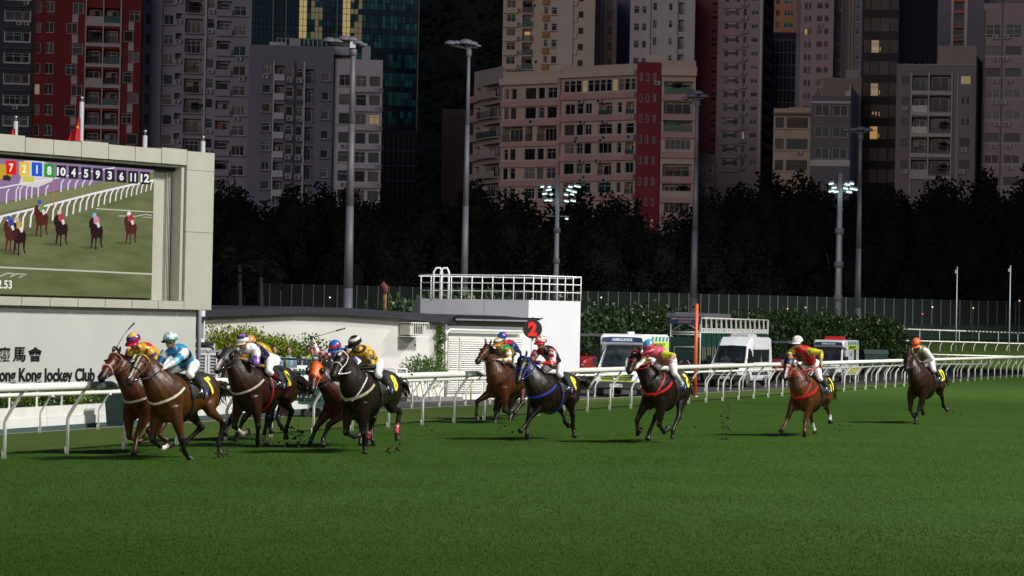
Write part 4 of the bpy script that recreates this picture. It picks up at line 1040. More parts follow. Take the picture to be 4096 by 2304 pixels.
# panels of the frame with open joints
pw = 1.05
k = 0; a = post_l
bpiece('frame_panel', M_clad, post_l + .02, 0, z_bot, z_bot + (z_top - z_bot) * .49 - .006, -.6, .55)
bpiece('frame_panel', M_clad, post_l + .02, 0, z_bot + (z_top - z_bot) * .49 + .006, z_top - .56, -.6, .55)
bpiece('frame_panel', M_clad, post_l + .02, 0, z_top - .55, z_top, -.6, .55)
while a > LX:
    b_ = a - pw
    bpiece('frame_panel', M_clad, b_ + .022, a, z_top - .42 + rnd.uniform(-.003, .003), z_top + (.04 if k % 3 == 0 else 0), -.6, .55)
    bpiece('frame_panel', M_clad, b_ + .022, a, z_bot, z_bot + .24, -.6, .55)
    a = b_; k += 1
bpiece('frame_backing', M_clad2, LX, -.03, z_bot + .03, z_top - .03, -.62, -.30)
bpiece('inner_step', M_clad, LX, post_l, z_top - .50, z_top - .43, -.3, .44)
bpiece('inner_step', M_clad, post_l - .12, post_l - .01, z_bot + .25, z_top - .5, -.3, .46)
bpiece('shadow_gap', M_black, LX, post_l - .13, z_top - .60, z_top - .51, -.3, .20)
bpiece('track_channel', mat('channel_grey', (.33, .33, .29), .6), post_l - .36, post_l - .05, z_bot + .25, z_top - .6, -.28, .02)
for j, o in enumerate((-.33, -.27, -.20, -.12)):
    bpiece('track_fin', M_clad, post_l + o, post_l + o + .022, z_bot + .25, z_top - .62, .02, .09)
bpiece('side_panel', M_clad, sx_r, post_l - .37, z_bot + .25, z_top - .61, -.28, .0)
# the picture: a flat lit LED surface drawn with flat coloured shapes
SCREEN = empty('x', SP0); bpy.data.objects.remove(SCREEN)
pic = MB(); zoff = .012
a_, b_ = LX, sx_r
pic.quad(u_ * a_ + ZV * z_pic_b, u_ * b_ + ZV * z_pic_b, u_ * b_ + ZV * (z_top - .605), u_ * a_ + ZV * (z_top - .605))
mg = bpy.data.materials.new('led_turf'); mg.use_nodes = True; t = mg.node_tree; t.nodes.clear(); N = t.nodes.new; L = t.links.new
tc = N('ShaderNodeTexCoord'); mp = N('ShaderNodeMapping'); mp.inputs['Scale'].default_value = (.5, .5, 2.4); L(tc.outputs['Object'], mp.inputs[0])
no = N('ShaderNodeTexNoise'); no.inputs['Scale'].default_value = 1.6; no.inputs['Detail'].default_value = 8; L(mp.outputs[0], no.inputs[0])
cr = N('ShaderNodeValToRGB'); cr.color_ramp.elements[0].color = (.115, .135, .055, 1); cr.color_ramp.elements[1].color = (.175, .19, .085, 1); cr.color_ramp.elements[0].position = .35; cr.color_ramp.elements[1].position = .68
L(no.outputs[0], cr.inputs[0]); e = N('ShaderNodeEmission'); L(cr.outputs[0], e.inputs[0]); e.inputs[1].default_value = .95; o = N('ShaderNodeOutputMaterial'); L(e.outputs[0], o.inputs[0])
lp = pic.build('led_picture', mg, board)
def led(name, pts, col, s=1.0, off=.006, parent=None):
    mb = MB(); P_ = [bl(sp(x, y, off)) for x, y in pts]; mb.add(P_, [tuple(range(len(P_)))])
    return mb.build(name, glow('led_%02x%02x%02x' % tuple(int(255 * min(1, v)) for v in col), col, s), lp)
def ledline(name, pts, w, col, off=.01):
    mb = MB(); P_ = []
    for i, (x, y) in enumerate(pts):
        x2, y2 = pts[min(i + 1, len(pts) - 1)]; x1, y1 = pts[max(0, i - 1)]; dx, dy = x2 - x1, y2 - y1; l_ = math.hypot(dx, dy)
        nx, ny = -dy / l_ * w / 2, dx / l_ * w / 2; P_.append((bl(sp(x + nx, y + ny, off)), bl(sp(x - nx, y - ny, off))))
    mb.v = [tuple(q) for p in P_ for q in p]; mb.f = [(2 * i, 2 * i + 2, 2 * i + 3, 2 * i + 1) for i in range(len(P_) - 1)]; mb.m = [0] * len(mb.f)
    return mb.build(name, glow('led_%02x%02x%02x' % tuple(int(255 * min(1, v)) for v in col), col, 1.0), lp)
k_ = 1684 / 860.0
def q7(x, y): return (x / k_, 500 + y / k_)
led('picture_road', [q7(*p) for p in ((-60, 640), (0, 610), (420, 520), (800, 445), (1200, 375), (1200, 345), (420, 290), (0, 250), (-60, 246))], (.26, .17, .30))
led('picture_verge', [q7(*p) for p in ((-60, 700), (0, 690), (600, 560), (1198, 430), (1200, 385), (800, 450), (420, 530), (0, 618), (-60, 640))], (.20, .21, .10), off=.007)
led('picture_van', [q7(*p) for p in ((150, 470), (290, 490), (410, 440), (420, 320), (320, 280), (190, 280))], (.62, .62, .6), off=.009)
led('picture_van_grille', [q7(*p) for p in ((180, 445), (265, 450), (270, 405), (175, 400))], (.60, .55, .08), off=.011)
led('picture_tractor', [q7(*p) for p in ((-40, 420), (90, 425), (90, 395), (40, 310), (-40, 300))], (.55, .36, .03), off=.009)
led('picture_tyre', [q7(*p) for p in ((20, 430), (80, 440), (90, 410), (60, 390), (25, 395))], (.03, .03, .03), off=.011)
ledline('picture_rail', [q7(*p) for p in ((-60, 506), (120, 470), (420, 420), (640, 375), (900, 335))], 5.5, (.78, .70, .80))
for x, y0, y1 in ((50, 500, 615), (125, 480, 600), (155, 478, 590), (205, 470, 582), (248, 460, 572), (298, 455, 565), (358, 470, 552), (478, 425, 525), (532, 430, 512), (590, 430, 500), (645, 430, 488), (700, 430, 472)):
    ledline('picture_post', [q7(x + 22, y0), q7(x + 3, y0 + 30), q7(x, y1)], 5, (.74, .66, .76), .012)
ledline('picture_rail', [q7(*p) for p in ((-60, 730), (0, 718), (330, 640), (700, 545), (1000, 475), (1205, 432))], 8, (.84, .78, .82), .014)
x = -20
i = 0
while x < 1190:
    y = 724 - x * .243; l_ = 150 - x * .065; ledline('picture_post', [q7(x + 38 - x * .012, y - 8), q7(x + 8, y + l_ * .33), q7(x, y + l_)], 7.5 - x * .003, (.84, .77, .80), .013); x += 66 - x * .026; i += 1
ledline('picture_line', [q7(*p) for p in ((-60, 1110), (0, 1114), (600, 1140), (1190, 1168))], 6, (.55, .54, .44))
ledline('picture_line', [q7(*p) for p in ((750, 655), (1200, 682))], 4, (.55, .54, .44))
ledline('picture_pole', [q7(422, 290), q7(420, 650)], 4.5, (.75, .10, .06), .016)
ledline('picture_mark', [q7(*p) for p in ((0, 1185), (60, 1160), (110, 1165), (80, 1190), (130, 1166), (210, 1170), (150, 1195))], 5, (.50, .49, .40), .012)
ledline('picture_mark', [q7(*p) for p in ((930, 712), (1060, 715), (1150, 698), (1190, 705), (1110, 722), (1195, 726))], 4, (.46, .45, .38), .012)
def minihorse(x, y, h, col, silk, capc, s=1.0, blaze=False):
    """x,y feet centre in crop units, h height"""
    D_ = [('picture_shadow', [(-150, -12), (-60, -22), (20, -10), (20, 6), (-80, 8)], (.085, .095, .045), .008),
          ('picture_horse_leg', [(-30, -90), (-10, -90), (-20, -40), (-28, 0), (-38, 0)], col, .016), ('picture_horse_leg', [(0, -90), (16, -90), (10, -40), (10, 14), (0, 14)], col, .016),
          ('picture_horse_leg', [(38, -100), (60, -100), (52, -40), (62, -4), (50, -4), (40, -40)], col, .015),
          ('picture_horse_body', [(-40, -170), (-30, -215), (-5, -200), (20, -180), (55, -180), (66, -140), (58, -95), (10, -80), (-25, -85), (-38, -120)], col, .018),
          ('picture_horse_head', [(-48, -220), (-30, -250), (-12, -240), (-16, -200), (-38, -160), (-50, -170)], col, .020),
          ('picture_rider', [(-12, -250), (20, -262), (36, -230), (30, -190), (-6, -200)], silk, .022), ('picture_rider_leg', [(10, -205), (32, -212), (40, -175), (24, -165)], (.7, .68, .68), .023),
          ('picture_rider_cap', [(-24, -262), (-18, -284), (0, -290), (12, -276), (8, -256), (-10, -252)], capc, .025)]
    for nm, pts, c_, of in D_:
        led(nm, [q7(x + px * s, y + py * s) for px, py in pts], c_, off=of)
HC = (.085, .022, .018); HD = (.03, .012, .014)
minihorse(140, 1010, 280, HD, (.5, .30, .05), (.5, .45, .4), 1.0); minihorse(75, 985, 280, HC, (.05, .06, .3), (.05, .08, .5), .95)
minihorse(315, 868, 280, HC, (.2, .25, .12), (.05, .08, .45), .98); minihorse(470, 940, 280, HD, (.45, .05, .06), (.7, .5, .5), .95); minihorse(745, 965, 280, HD, (.6, .25, .35), (.2, .5, .65), .96); minihorse(1015, 930, 270, HC, (.45, .03, .05), (.8, .78, .8), .88)
for i, (tx, x, y, c_) in enumerate((('7', 88, 335, (.75, .015, .012)), ('2', 190, 343, (.78, .50, .04)), ('1', 289, 348, (.02, .09, .62)), ('8', 386, 357, (.04, .30, .05)), ('10', 480, 365, (.02, .02, .028)), ('4', 576, 372, (.02, .02, .028)),
        ('5', 674, 380, (.02, .02, .028)), ('9', 766, 388, (.02, .02, .028)), ('3', 860, 395, (.02, .02, .028)), ('6', 952, 402, (.02, .02, .028)), ('11', 1043, 410, (.02, .02, .028)), ('12', 1135, 416, (.02, .02, .028)))):
    w_ = 41 if i < 4 else 38; h_ = 55 if i < 4 else 50
    led('picture_tile', [q7(x - w_, y - h_ - 2), q7(x + w_, y - h_ + 3), q7(x + w_, y + h_ + 1), q7(x - w_, y + h_ - 4)], c_, off=.030)
    me = text_mesh(tx, 1, 0, .035)
    place_text('picture_numeral', me, glow('led_white', (.85, .85, .85), 1.0), sp(*q7(x, y), .034), u_, ZV, board, height=(sp(*q7(x, y - 33)) - sp(*q7(x, y + 33))).length, width=None if tx in ('1', '11') else (sp(*q7(x - (17 if len(tx) == 1 else 34), y)) - sp(*q7(x + (17 if len(tx) == 1 else 34), y))).length)
me = text_mesh('2.53', 1, 0, .02); place_text('picture_numeral', me, MATS['led_white'], sp(*q7(38, 1248), .034), u_, ZV, board, height=(sp(*q7(0, 1215)) - sp(*q7(0, 1282))).length, width=(sp(*q7(-20, 0)) - sp(*q7(92, 0))).length)
# wall under the board with raised letters
WN = .30
wp0 = SP0 + SN * WN
def wpx(px, py, off=0.0): return plane_hit(px, py, SP0 + SN * (WN + off), SN)
wall = empty('lettered_wall', SP0, 0, 'pale grey wall below the video screen with raised black club name letters', 'wall')
wr = (wpx(781, 1400) - SP0).dot(u_)
bpiece('wall', M_wallw, LX, wr, -.5, z_bot - .004, WN - .5, WN, wall)
M_letter = mat('letter_black', (.008, .012, .012), .35)
def letters(tx, x0, x1, y0, y1, bold, sp_=1.0):
    me = text_mesh(tx, 1, .012, bold, space=sp_); c_ = wpx((x0 + x1) / 2, (y0 + y1) / 2, .016)
    w_ = (wpx(x1, (y0 + y1) / 2) - wpx(x0, (y0 + y1) / 2)).length; h_ = (wpx(x0, y0) - wpx(x0, y1)).length
    return place_text('lettering', me, M_letter, c_, u_, ZV, wall, width=w_, height=h_)
letters('The Hong Kong Jockey Club', -112, 384, 1471, 1543, .020, 1.0)
for ch, x0, x1 in (('賽', -2, 42), ('馬', 53, 102), ('會', 114, 168)): letters(ch, x0, x1, 1388, 1446, .012)
letters('跑馬地', 40, 128, 1553, 1580, .01)
# flagpoles behind the board with two red flags
M_pole = mat('pole_white', (.42, .44, .47), .4)
for px, y0, y1, fl in ((63, 485, 565, 1), (327, 408, 590, 2), (580, 542, 612, 0), (812, 565, 625, 0)):
    t_ = at(px, y0, 88); fp = empty('flagpole', (t_.x, t_.y, 2.5), 0, {1: 'short white flagpole top at far left over the screen, red flag beside it', 2: 'tallest white flagpole behind the screen with red starred flag', 0: 'bare white flagpole stub behind the screen top' + (', next to the red building' if px == 580 else ', at the right end of the screen')}[fl], 'flagpole')
    mb = MB(); mb.tube([(0, 0, -3), (0, 0, t_.z - 2.5)], .072, 10); mb.build('pole', M_pole, fp, True)
    mb = MB(); mb.sphere((0, 0, t_.z - 2.5 + .12), .06, 8, 6); mb.tube([(0, 0, t_.z - 2.5), (0, 0, t_.z - 2.5 + .1)], .02, 5); mb.build('finial', M_steel, fp, True)
for px, top, bot, wd, st in ((60, 512, 556, 34, False), (322, 470, 572, 50, True)):
    f_ = at(px, top, 87.8); g_ = at(px, bot, 87.8); h_ = (f_ - g_).length; fo = empty('flag', f_, 0, 'hanging red flag with yellow stars beside the tallest flagpole' if st else 'small red flag corner at the far left above the screen', 'flag')
    mb = MB(); n = 10; V = []
    for j in range(9):
        for i in range(n + 1):
            s_ = i / n; t = j / 8; V.append((-.16 * 0 - s_ * (.10 + t * (wd / 130.)) , .05 * math.sin(s_ * 9 + t * 2) * (1 + t), -t * h_ * (1.15 + .1 * s_) - s_ * .05))
    mb.add(V, [(j * (n + 1) + i, j * (n + 1) + i + 1, (j + 1) * (n + 1) + i + 1, (j + 1) * (n + 1) + i) for j in range(8) for i in range(n)])
    mb.build('cloth', mat('flag_red', (.42, .008, .010), .7), fo, True)
    if st:
        mb = MB()
        for (sx_, sz_, r_) in ((-.07, -.30, .055), (-.03, -.20, .02), (-.02, -.34, .02)):
            P5 = [Vector((sx_ + r_ * (1 if k % 2 == 0 else .42) * math.sin(k * math.pi / 5), -.085, sz_ + r_ * (1 if k % 2 == 0 else .42) * math.cos(k * math.pi / 5))) for k in range(10)]
            mb.add(P5, [tuple(range(10))])
        mb.build('stars', mat('flag_yellow', (.75, .55, .03), .7), fo)

# ================================================================== low white planter wall, ditch, shrubs, little rail
def along_wall(t, s_=12.2):                   # point on a line parallel to the rails
    return Vector((RP.x + RN.x * s_ + RT.x * t, RP.y + RN.y * s_ + RT.y * t, 0))
pa = ground(0, 1722); pb = ground(392, 1695); dv = (pb - pa); dv.z = 0; dv.normalize(); pn_ = Vector((dv.y, -dv.x, 0))
if pn_.y > 0: pn_ = -pn_
plant = empty('planter_wall', pa, 0, 'low stained white planter wall behind the rails, in front of the lettered wall', 'wall')
rot = Matrix((dv, -pn_, ZV)).transposed()
hw = .78
for i in range(-3, 9):
    mb = MB(); mb.box(dv * (i * 2.4 + 1.2) + ZV * (.13), (2.385, .25, .24), rot); mb.box(dv * (i * 2.4 + 1.2) + ZV * .385 - pn_ * .03, (2.385, .25, .26), rot); mb.build('wall_section', M_white, plant)
mb = MB(); mb.box(dv * 8 + ZV * -.02 + pn_ * .04, (30, .25, .12), rot); mb.build('plinth', mat('green_plinth', (.05, .10, .09), .8), plant)
mb = MB(); mb.box(dv * 8 + ZV * .3 - pn_ * 1.2, (30, 2.0, .3), rot); mb.build('soil', mat('soil', (.03, .02, .012), .95), plant)
LEAFM = {}
def leafmat(name, c, c2=None, rough=.5):
    if name in MATS: return MATS[name]
    m = bpy.data.materials.new(name); m.use_nodes = True; t = m.node_tree; b = t.nodes['Principled BSDF']
    g = t.nodes.new('ShaderNodeNewGeometry'); n = t.nodes.new('ShaderNodeTexNoise'); n.inputs['Scale'].default_value = 6; t.links.new(g.outputs['Position'], n.inputs[0])
    ri = t.nodes.new('ShaderNodeMath'); ri.operation = 'ADD'; mm = t.nodes.new('ShaderNodeMath'); mm.operation = 'MULTIPLY'; mm.inputs[1].default_value = .5; t.links.new(g.outputs['Random Per Island'], mm.inputs[0])
    t.links.new(mm.outputs[0], ri.inputs[0]); m3 = t.nodes.new('ShaderNodeMath'); m3.operation = 'MULTIPLY'; m3.inputs[1].default_value = .5; t.links.new(n.outputs[0], m3.inputs[0]); t.links.new(m3.outputs[0], ri.inputs[1])
    mx = t.nodes.new('ShaderNodeMix'); mx.data_type = 'RGBA'; mx.inputs[6].default_value = (*c, 1); mx.inputs[7].default_value = (*(c2 or tuple(v * 2 for v in c)), 1); t.links.new(ri.outputs[0], mx.inputs[0]); t.links.new(mx.outputs[2], b.inputs['Base Color'])
    b.inputs['Roughness'].default_value = rough; b.inputs['Specular IOR Level'].default_value = .3; MATS[name] = m; return m
def leaves(mb, pts_fn, n, size, rr, flat=.5, fold=True):
    for _ in range(n):
        p, out = pts_fn(); d = (out + Vector((rr.uniform(-1, 1), rr.uniform(-1, 1), rr.uniform(-.7, 1)))).normalized(); s_ = size * rr.uniform(.6, 1.35)
        w = d.cross(Vector((rr.uniform(-1, 1), rr.uniform(-1, 1), rr.uniform(-1, 1)))).normalized() * s_ * .28
        mb.add([p, p + d * s_ * .5 + w, p + d * s_, p + d * s_ * .5 - w], [(0, 1, 2, 3)])
def bush(name, label, loc, size, n, leaf, m, seed, group=None, stems=True, cat='bush', lumps=7, rz=0):
    r2 = random.Random(seed); root = empty(name, loc, rz, label, cat, group); L_ = []
    for i in range(lumps):
        L_.append((Vector((r2.uniform(-.5, .5) * size[0], r2.uniform(-.5, .5) * size[1], size[2] * r2.uniform(.35, .72))), size[2] * r2.uniform(.22, .36)))
    mb = MB()
    def pf():
        c_, r_ = r2.choice(L_); d = Vector((r2.gauss(0, 1), r2.gauss(0, 1), r2.gauss(.1, 1))).normalized(); q = c_ + d * r_ * r2.uniform(.55, 1.12)
        if q.z < .03: q.z = r2.uniform(.03, .3) 
        return q, d
    leaves(mb, pf, n, leaf, r2); mb.build('foliage', m, root)
    if stems:
        mb = MB()
        for c_, r_ in L_: mb.tube([(c_.x * .4, c_.y * .4, -.3), (c_.x * .7, c_.y * .7, c_.z * .5), c_], [.05, .035, .015], 5)
        mb.build('stems', mat('bark', (.06, .045, .035), .9, var=.4, scale=8), root)
    return root
M_yel = leafmat('hedge_yellowgreen', (.085, .125, .006), (.28, .33, .015)); M_grn = leafmat('shrub_green', (.03, .075, .012), (.10, .20, .03)); M_dkl = leafmat('frangipani_leaf', (.009, .026, .006), (.030, .062, .012), .55)
for i in range(7):
    p = pa + dv * (i * 1.75 - .6) - pn_ * 1.0
    p.z = .02; bush('shrub', ('low bright shrubs on the white planter wall, %s') % ('at the left edge of the photo', 'just right of the photo edge', 'between the first rail posts', 'left of the pink-bridled horse', 'behind the pink-bridled horse', 'behind the leading horses', 'under the blue-clad jockey')[i], p, (1.9, .7, .46 + .08 * (i % 3)), 1300, .085, M_grn if i % 2 else leafmat('shrub_lime', (.05, .10, .008), (.17, .24, .02)), 40 + i, 'shrubs on the planter wall', stems=False, lumps=10, rz=math.atan2(dv.y, dv.x))
# thin white tube rail in front of the shrubs
tr = empty('guard_rail', pa, 0, 'thin white tube rail before the club lettering at left', 'rail'); mb = MB()
A0 = plane_hit(-40, 1538, pa - pn_ * .1, pn_) - pa; A1 = plane_hit(247, 1541, pa - pn_ * .1, pn_) - pa
lo = .72
mb.tube([A0, A1, A1 - ZV * .85], .03, 8); mb.build('top_rail', M_white, tr, True)
mb = MB(); mb.tube([A0 - ZV * lo, A1 - ZV * lo], .026, 8); mb.build('lower_rail', M_white, tr, True)
mb = MB(); mb.tube([(0, 0, 0), (0, 0, -.95)], .028, 8); me_ = mb.mesh('post', M_white, True)
for t in (.0, .38): link('post', me_, tr, A1.lerp(A0, .36 + t))
# dark green bin by the wall
gb = ground(478, 1703)
bn = empty('bin', (gb.x, gb.y, gb.z), math.atan2(dv.y, dv.x), 'dark green plastic bin at the wall foot behind the leading horses', 'bin')
mb = MB(); mb.loft([[Vector((x * s_, y * s_, z)) for x, y in ((-.3, -.3), (.3, -.3), (.3, .3), (-.3, .3))] for z, s_ in ((0, .82), (.75, 1), (.76, 1.08), (.8, 1.08))]); mb.build('body', mat('bin_green', (.012, .05, .042), .5), bn)
mb = MB(); mb.box((0, 0, .83), (.68, .7, .06)); mb.build('lid', MATS['bin_green'], bn)
# ================================================================== long white building with dark roof edge, louvred doors, lookout block
def zat(px, py, d): return at(px, py, d).z
BL = at(790, 1400, 98); BR = at(1782, 1400, 108)
ub = Vector((BR.x - BL.x, BR.y - BL.y, 0)); WB = ub.length; ub.normalize(); nb_ = Vector((ub.y, -ub.x, 0))
B0 = Vector((BL.x, BL.y, -.55)); brz = math.atan2(ub.y, ub.x)
def bp(px, py, off=0.0):
    p = plane_hit(px, py, B0 + nb_ * off, nb_) - B0; return Vector((p.dot(ub), -off, p.z))
shed = empty('white_building', B0, brz, 'long low white building with dark slate roof edge behind the jockeys', 'building')
M_shed = mat('white_render', (.60, .58, .56), .85, var=.05, scale=.6, dirt=.35, dcol=(.40, .38, .34), bump=.08)
M_roof = mat('roof_dark', (.018, .020, .028), .6, var=.2, scale=3)
def prof(mb, pts, d0, d1):                     # polygon in facade plane extruded from depth d0 to d1 (behind is positive y)
    n = len(pts); vs = [(x, d0, z) for x, z in pts] + [(x, d1, z) for x, z in pts]
    mb.add(vs, [tuple(range(n)), tuple(range(2 * n - 1, n - 1, -1))] + [((k + 1) % n, k, n + k, n + (k + 1) % n) for k in range(n)])
p_ = [bp(790, 1275), bp(980, 1264), bp(1180, 1257), bp(1360, 1262), bp(1560, 1276), bp(1782, 1300)]
mb = MB(); prof(mb, [(-3, 0)] + [(WB, 0)] + [(q.x, q.z + .06) for q in reversed(p_)] + [(-3, p_[0].z)], 0, 9); mb.build('wall', M_shed, shed)
rt = [bp(780, 1238), bp(980, 1231), bp(1180, 1226), bp(1360, 1231), bp(1560, 1245), bp(1795, 1262)]; rb_ = [bp(780, 1269), bp(980, 1261), bp(1180, 1254), bp(1360, 1259), bp(1560, 1273), bp(1795, 1297)]
for i in range(5):
    mb = MB(); e = .004
    prof(mb, [(rb_[i].x + e, rb_[i].z), (rb_[i + 1].x - e, rb_[i + 1].z), (rt[i + 1].x - e, rt[i + 1].z), (rt[i].x + e, rt[i].z)], -.35, 9.2); mb.build('roof_section', M_roof, shed)
# vines on the wall end, pipe, conduit
mb = MB(); mb.tube([bp(1783, 1318, .05), bp(1783, 1590, .05)], .045, 8); mb.build('downpipe', M_shed, shed, True)
r2 = random.Random(5); vi = empty('climbing_plant', B0 + ub * bp(1757, 1400).x, brz, 'green creeper climbing the right corner of the long white wall', 'climbing plant'); mb = MB()
x0 = bp(1757, 1400).x
def pf():
    z = r2.uniform(0, 1); py = 1305 + 200 * z; q = bp(1757 + r2.gauss(0, 5 + 5 * math.sin(z * 9) ** 2), py, .06 + r2.random() * .08); return Vector((q.x - x0, q.y, q.z)), Vector((0, -1, 0))
leaves(mb, pf, 900, .10, r2); mb.build('foliage', M_grn, vi)
mb = MB(); mb.tube([bp(1755 + 4 * math.sin(k), 1305 + 22 * k, .03) - Vector((x0, 0, 0)) for k in range(11)], .02, 5); mb.build('stem', mat('bark', (.06, .045, .035)), vi)
# window-type air conditioner in a cage
q = bp(1592, 1290, 0); q2 = bp(1662, 1346, 0)
ac = empty('air_conditioner', B0 + ub * ((q.x + q2.x) / 2) + ZV * ((q.z + q2.z) / 2), brz, 'boxed air conditioner in a white cage on the long white wall', 'air conditioner')
w_, h_ = q2.x - q.x, q.z - q2.z
mb = MB(); mb.box((0, -.30, 0), (w_ * .9, .5, h_ * .78)); mb.build('housing', mat('ac_cream', (.55, .54, .48), .6), ac)
mb = MB(); mb.box((.03, -.56, 0), (w_ * .5, .01, h_ * .55)); mb.build('grille', mat('ac_dark', (.05, .05, .05), .7), ac)
for z in (-h_ / 2, h_ / 2):
    mb = MB(); mb.box((0, -.33, z), (w_, .66, .035)); mb.build('cage_shelf' if z < 0 else 'cage_top', M_white, ac)
mb = MB(); mb.tube([(0, -.66, -h_ / 2), (0, -.66, h_ / 2)], .012, 5); bar_ = mb.mesh('bar', M_white)
for k in range(9): link('bar', bar_, ac, (-w_ / 2 + w_ * k / 8, 0, 0))
mb = MB(); mb.tube([bp(1664, 1345, .1) - (ac.location - B0).copy() * 0], .01, 4) if False else None
mb = MB(); cq = [bp(x, y, .06) for x, y in ((1667, 1340), (1676, 1328), (1680, 1312), (1690, 1304))]; mb.tube(cq, .022, 6); mb.build('cable', M_black, shed, True)
mb = MB(); mb.box(bp(1692, 1302, .05), (.14, .1, .2)); mb.build('junction_box', M_steel, shed)
# ---- louvre door block under a lean-to canopy
lo_ = empty('louvred_shed', B0, brz, 'white louvred double doors under a sloping metal canopy, beside the white wall', 'shed')
mb = MB(); a0 = bp(1786, 1590); a1 = bp(2118, 1583)
W2 = a1.x
mb.box(((a0.x + W2) / 2, 2.0, (bp(1800, 1318).z) / 2), (W2 - a0.x, 3.8, bp(1800, 1318).z)); mb.build('wall', M_white, lo_)
z1 = bp(1850, 1352).z; z0 = .35
M_door = mat('door_paint', (.60, .60, .57), .6, dirt=.4, dcol=(.35, .33, .28), scale=2)
doors = [(1797, 1838), (1842, 1938), (1944, 2035), (2041, 2094)]
for (xa, xb) in doors:
    A, B = bp(xa, 1400).x, bp(xb, 1400).x; fr_ = MB()
    for xx in (A + .03, B - .03): fr_.box((xx, .07, (z0 + z1) / 2), (.06, .06, z1 - z0))
    for zz in (z0 + .03, z1 - .03): fr_.box(((A + B) / 2, .07, zz), (B - A, .055, .06))
    fr_.box(((A + B) / 2, .10, (z0 + z1) / 2), (B - A - .02, .01, z1 - z0)); dpan = fr_.build('door', M_door, lo_)
    s_ = MB(); s_.box((0, 0, 0), (B - A - .12, .012, .085), Matrix.Rotation(R(-38), 3, 'X')); sm = s_.mesh('louvre', M_door)
    n = 24
    for k in range(n): link('louvre', sm, dpan, ((A + B) / 2, .04, z0 + .1 + (z1 - z0 - .2) * k / (n - 1)))
can = MB(); c0 = [bp(1786, 1268), bp(2122, 1277)]
can.quad(c0[0] + Vector((0, 1.4, .12)), c0[1] + Vector((0, 1.4, .12)), c0[1] + Vector((0, -.5, -.0)), c0[0] + Vector((0, -.5, .0))); can.box(((c0[0].x + c0[1].x) / 2, -.48, (c0[0].z + c0[1].z) / 2), (c0[1].x - c0[0].x, .05, .10)); can.build('canopy', M_roof, lo_)
mb = MB(); mb.box((0, 0, 0), (.05, .12, .05)); rm = mb.mesh('canopy_rib', M_roof)
for k in range(28): link('canopy_rib', rm, lo_, c0[0].lerp(c0[1], k / 27) + Vector((0, -.55, .03)))
mb = MB(); q0, q1 = bp(1790, 1275), bp(2100, 1314); mb.box(((q0.x + q1.x) / 2, -.05, (q0.z + q1.z) / 2), (q1.x - q0.x, .12, q0.z - q1.z - .1)); mb.build('fascia', mat('fascia_grey', (.12, .12, .10), .8, dirt=.5, dcol=(.05, .05, .04)), lo_)
mb = MB(); mb.tube([bp(1784, 1360, .12), bp(1786, 1330, .14), bp(1800, 1318, .14), bp(2096, 1326, .14)], .05, 8); mb.build('gutter_pipe', M_white, lo_, True)
mb = MB(); mb.tube([bp(1886, 1506, .35) * 1, bp(1883, 1400 + 200, .35)], .03, 6); mb.build('yellow_post', mat('post_yellow', (.55, .38, .05), .5), lo_, True)
# ---- lookout block with railing
LD = 113.5
k1 = at(1680, 1300, LD + 3); k2 = at(2113, 1300, LD); k3 = at(2321, 1300, LD + 1.6)
tz = at(2113, 1200, LD).z
lk = empty('lookout_block', (k2.x, k2.y, -.6), 0, 'tall plain white block with a railed lookout deck, right of the louvred doors', 'building')
def rel(p): return Vector((p.x - k2.x, p.y - k2.y, 0))
A, B, C_ = rel(k1), Vector((0, 0, 0)), rel(k3); bk1 = A + Vector((-.5, 7, 0)); bk2 = C_ + Vector((-.5, 7, 0)); H_ = tz + .6
M_lk = mat('lookout_paint', (.60, .61, .66), .6, var=.03, scale=1, dirt=.12, dcol=(.45, .44, .42))
mb = MB(); mb.loft([[p + ZV * z for p in (A, B, C_, bk2, bk1)] for z in (0, H_)]); mb.build('wall', M_lk, lk)
mb = MB()
Am = A.lerp(B, .60); 
rim = [A, Am, B, C_]
mb.box((A.lerp(B, .6)) + Vector((0, -.005, H_ * .5)), (.012, .01, H_)); mb.build('panel_joint', M_steel, lk)
prof_ = [A.lerp(B, t) for t in (0, .125, .25, .375, .5, .625, .75, .875)] + [B.lerp(C_, t) for t in (0, .2, .4, .6, .8, 1)]
inset = Vector((0, .12, 0))
for zz, r_ in ((.98, .026), (.66, .02), (.34, .018)):
    mb = MB(); mb.tube([p + inset + ZV * (H_ + zz) for p in prof_], r_, 8); mb.build('rail', M_whiteclean, lk, True)
mb = MB(); mb.tube([(0, 0, 0), (0, 0, .98)], .02, 8); pm_ = mb.mesh('baluster', M_whiteclean, True)
for i in range(18):
    t = i / 17 * (len(prof_) - 1); j = min(int(t), len(prof_) - 2); link('baluster', pm_, lk, prof_[j].lerp(prof_[j + 1], t - j) + inset + ZV * H_)
for back in (3.4,):
    mb = MB(); 
    for zz in (.98,): mb.tube([A + inset + ZV * (H_ + zz), bk1 * .5 + A * .5 + ZV * (H_ + zz), bk2 * .5 + C_ * .5 + ZV * (H_ + zz), C_ + inset + ZV * (H_ + zz)], .022, 6)
    mb.build('rear_rail', M_whiteclean, lk, True)
for dx in (.0, .28):
    mb = MB(); b0 = A.lerp(B, .12) + inset + Vector((dx, -.12, 0)); mb.tube([b0 + ZV * (H_ - .0), b0 + ZV * (H_ + 1.1), b0 + ZV * (H_ + 1.26) + Vector((.10, 0, 0)), b0 + ZV * (H_ + 1.26) + Vector((.26, 0, 0)), b0 + ZV * (H_ + 1.1) + Vector((.34, 0, 0)), b0 + ZV * H_ + Vector((.34, 0, 0))], .04, 8); mb.build('ladder_hoop', M_whiteclean, lk, True)
